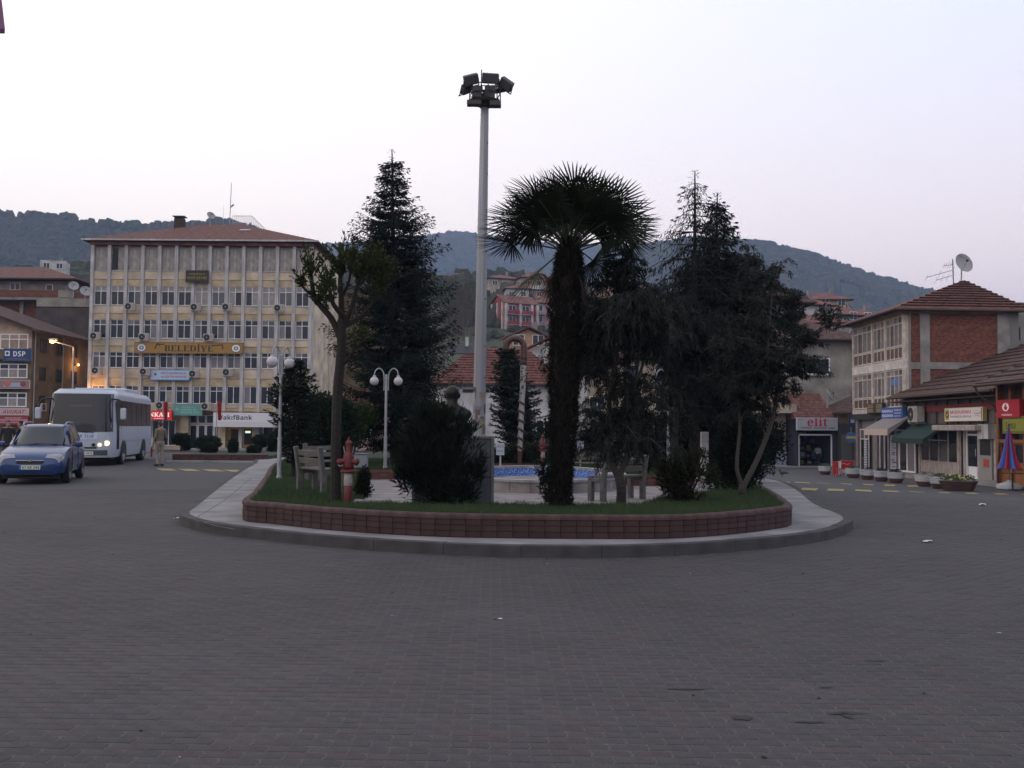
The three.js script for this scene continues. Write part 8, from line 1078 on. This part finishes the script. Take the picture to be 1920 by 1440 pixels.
  const wg = wheelGeo(0.315, 0.2); for (const s of [-1, 1]) for (const z of [1.36, -1.3]) wheel(t, wg, s * 0.80, 0.315, z, M.steel);
  part(t, 'grille', [rbox(0.66, 0.10, 0.05, 0.02, 0, 0.60, 2.15)], M.black); part(t, 'chrome_bar', [rbox(0.68, 0.022, 0.03, 0.008, 0, 0.635, 2.175)], M.steel); part(t, 'emblem', [muv(new THREE.ExtrudeGeometry(new THREE.Shape(poly([[-0.07, -0.014], [-0.03, -0.014], [-0.03, -0.026], [0.03, -0.026], [0.03, -0.014], [0.07, -0.014], [0.062, 0.014], [0.03, 0.014], [0.03, 0.026], [-0.03, 0.026], [-0.03, 0.014], [-0.062, 0.014]])), { depth: 0.012, bevelEnabled: false }).translate(0, 0.635, 2.192))], mat([0.45, 0.36, 0.16], 0.35, { metalness: 0.6 })); part(t, 'lower_intake', [rbox(1.0, 0.13, 0.05, 0.02, 0, 0.31, 2.125)], M.black); for (const s of [-1, 1]) part(t, 'bumper_slot', [rbox(0.2, 0.03, 0.03, 0.01, s * 0.42, 0.54, 2.13)], M.black);
  part(t, 'number_plate', [pbox(0.52, 0.11, 0.02, 0, 0.455, 2.175)], printMat(420, 96, (c, w, h) => { c.fillStyle = '#cfd0be'; c.fillRect(0, 0, w, h); c.fillStyle = '#2a6ab0'; c.fillRect(0, 0, 42, h); txt(c, '67 NE 244', 'bold 82px sans-serif', w / 2 + 20, h / 2 + 4, '#17170f', 340); })); part(t, 'wiper', [bar(gF(0.5, 0.08, 0.03), gF(-0.1, 0.12, 0.03), 0.01), bar(gF(-0.1, 0.08, 0.03), gF(-0.6, 0.14, 0.03), 0.01)], M.black); part(t, 'underbody', [bb(-0.7, 0.7, 0.15, 0.24, -1.9, 1.9)], M.black);
}
// ------------------------------------------------------------------ people and pigeons
function person(label, pos, turn, c, pose) {
  const t = thing('person', label, 'person', pos, turn), y = 1.0;
  const caps = [[0, 0.93, 0, 0.14, 0, 1.05, 0, 0.135, [1, 1, 1.35]], [0, 1.1, 0, 0.135, 0, 1.36, -0.01, 0.155, [0.95, 1, 1.35]], [-0.15, 1.41, -0.01, 0.07, 0.15, 1.41, -0.01, 0.07], [0, 1.42, 0, 0.06, 0, 1.53, 0.015, 0.055], [0, 1.61, 0.02, 0.088, 0, 1.655, 0.005, 0.095, [1.15, 0.95, 1]], [0, 1.6, 0.1, 0.016, 0, 1.575, 0.115, 0.02], [0, 1.54, 0.06, 0.045, 0, 1.545, 0.065, 0.045], [-0.088, 1.61, 0.0, 0.018, -0.088, 1.6, 0, 0.014], [0.088, 1.61, 0, 0.018, 0.088, 1.6, 0, 0.014]];
  for (const s of [-1, 1]) { const p = pose[s > 0 ? 1 : 0], kx = s * 0.1; caps.push([s * 0.09, 0.92, 0, 0.095, kx, 0.5, p.k, 0.066], [kx, 0.5, p.k, 0.066, kx, 0.1, p.f, 0.046], [kx, 0.055, p.f - 0.03, 0.045, kx + s * 0.02, 0.045, p.f + 0.15, 0.04], [s * 0.19, 1.4, -0.01, 0.058, s * p.e[0], p.e[1], p.e[2], 0.046], [s * p.e[0], p.e[1], p.e[2], 0.044, s * p.h[0], p.h[1], p.h[2], 0.032], [s * p.h[0], p.h[1], p.h[2], 0.034, s * p.h[0], p.h[1] - 0.08, p.h[2] + 0.03, 0.024]); for (let i = 0; i < 4; i++) caps.push([s * p.h[0], p.h[1] - 0.07, p.h[2] + 0.01 + i * 0.014, 0.011, s * p.h[0] * 0.98, p.h[1] - 0.15 + Math.abs(i - 1.5) * 0.008, p.h[2] + 0.03 + i * 0.016, 0.009]); }
  const g = blend(caps, 80, [-0.4, -0.03, -0.3], [0.4, 1.8, 0.4], 0.035), p = g.attributes.position, col = new Float32Array(p.count * 3);
  for (let i = 0; i < p.count; i++) { const X = p.getX(i), Y = p.getY(i), Z = p.getZ(i); let k = Y < 0.1 ? [0.02, 0.016, 0.014] : Y < 0.98 ? c.legs : Y < 1.46 ? c.top : [0.3, 0.17, 0.12]; if (Y > 1.625 && (Z < 0.055 || Y > 1.7)) k = c.hair; if (Y > 1.56 && Z < -0.03) k = c.hair; for (const s of [0, 1]) { const h = pose[s].h, sx = (s ? 1 : -1) * h[0]; if (Math.hypot(X - sx, Y - h[1] + 0.06, Z - h[2]) < 0.1) k = [0.3, 0.17, 0.12]; } col.set(k, i * 3); }
  g.setAttribute('color', new THREE.BufferAttribute(col, 3)); const o = shade(new THREE.Mesh(g, new THREE.MeshStandardMaterial({ vertexColors: true, roughness: 0.85 }))); o.name = 'body'; t.add(o); return t;
}
const hang = { k: 0.02, f: 0, e: [0.25, 1.13, -0.03], h: [0.26, 0.87, 0.05] }, step = { k: 0.1, f: -0.02, e: [0.26, 1.14, -0.06], h: [0.24, 0.9, 0.08] }, bent = { k: 0.0, f: -0.05, e: [0.26, 1.15, -0.02], h: [0.14, 1.14, 0.22] };
{ const at = (px, d) => { const p = P(px, 840, d); return [p.x, HT(p.x, p.z), p.z]; };
  person('person in a khaki jacket and pale trousers standing by the rear of the bus', at(300, 39.2), -2.2, { legs: [0.24, 0.20, 0.17], top: [0.15, 0.125, 0.09], hair: [0.03, 0.025, 0.022] }, [bent, step]);
  person('person in dark clothes at the far left behind the blue minivan', at(14, 38), 0.6, { legs: [0.02, 0.02, 0.025], top: [0.018, 0.016, 0.02], hair: [0.01, 0.01, 0.01] }, [hang, step]);
  person('person in a dark red top standing behind the roof of the minivan', at(38, 40), -1.2, { legs: [0.02, 0.02, 0.03], top: [0.05, 0.018, 0.02], hair: [0.012, 0.01, 0.01] }, [step, bent]);
  person('person in a white top inside the open front of the cosmetics shop', [P(1535, 850, 84).x, -1.34, -84.2], 2.6, { legs: [0.03, 0.03, 0.04], top: [0.5, 0.5, 0.52], hair: [0.015, 0.012, 0.012] }, [hang, bent]);
  const bg = blend([[0, 0.12, 0.02, 0.055, 0, 0.13, -0.06, 0.04], [0, 0.13, -0.08, 0.035, 0, 0.11, -0.19, 0.014], [0, 0.14, 0.05, 0.03, 0, 0.2, 0.075, 0.024], [0, 0.21, 0.08, 0.026, 0, 0.205, 0.12, 0.006], [-0.02, 0.09, 0, 0.01, -0.022, 0.0, 0.01, 0.006], [0.02, 0.09, 0, 0.01, 0.022, 0, 0.01, 0.006]], 40, [-0.2, -0.02, -0.22], [0.2, 0.26, 0.16], 0.03);
  [[1444, 891.5, 'left'], [1450, 893.5, 'middle'], [1467, 894, 'right']].forEach(([px, py, w], i) => { const p = G(px, py), t = thing('pigeon', w + ' one of three dark pigeons on the street before the olive trunk', 'pigeon', [p.x, p.y, p.z], i * 2.1 + 0.4); t.scale.setScalar(1.5); part(t, 'body', bg, mat([0.035, 0.035, 0.042], 0.8)); });
}

// ------------------------------------------------------------------ debris on the paving
{
  const r = RNG(404), g = new THREE.IcosahedronGeometry(1, 0), N = 170, im = shade(new THREE.InstancedMesh(g, mat([1, 1, 1], 0.9), N)), d = new THREE.Object3D(), c = new THREE.Color();
  for (let i = 0; i < N; i++) { const z = -4.5 - Math.pow(r(), 0.8) * 14, x = (r() - 0.5) * 1.1 * -z; d.position.set(x, HT(x, z) + 0.006 + (z < -12 && inside(kerbPts, x, z) ? 0.15 : 0), z); if (inside(wallPts, x, z)) d.position.y = 0.43; const s = 0.004 + 0.010 * r() * r(); d.scale.set(s * (1 + r()), s * 0.5, s); d.rotation.set(0, r() * 6, 0); d.updateMatrix(); im.setMatrixAt(i, d.matrix); const k = r(); c.setRGB(...(k < 0.1 ? [0.3, 0.29, 0.28] : k < 0.7 ? [0.02, 0.018, 0.016] : [0.14, 0.1, 0.06])); im.setColorAt(i, c); }
  im.name = 'debris'; im.userData = { kind: 'stuff', label: 'small grit, leaves and cigarette ends scattered over the paving' }; scene.add(im);
}

renderer.render(scene, camera);
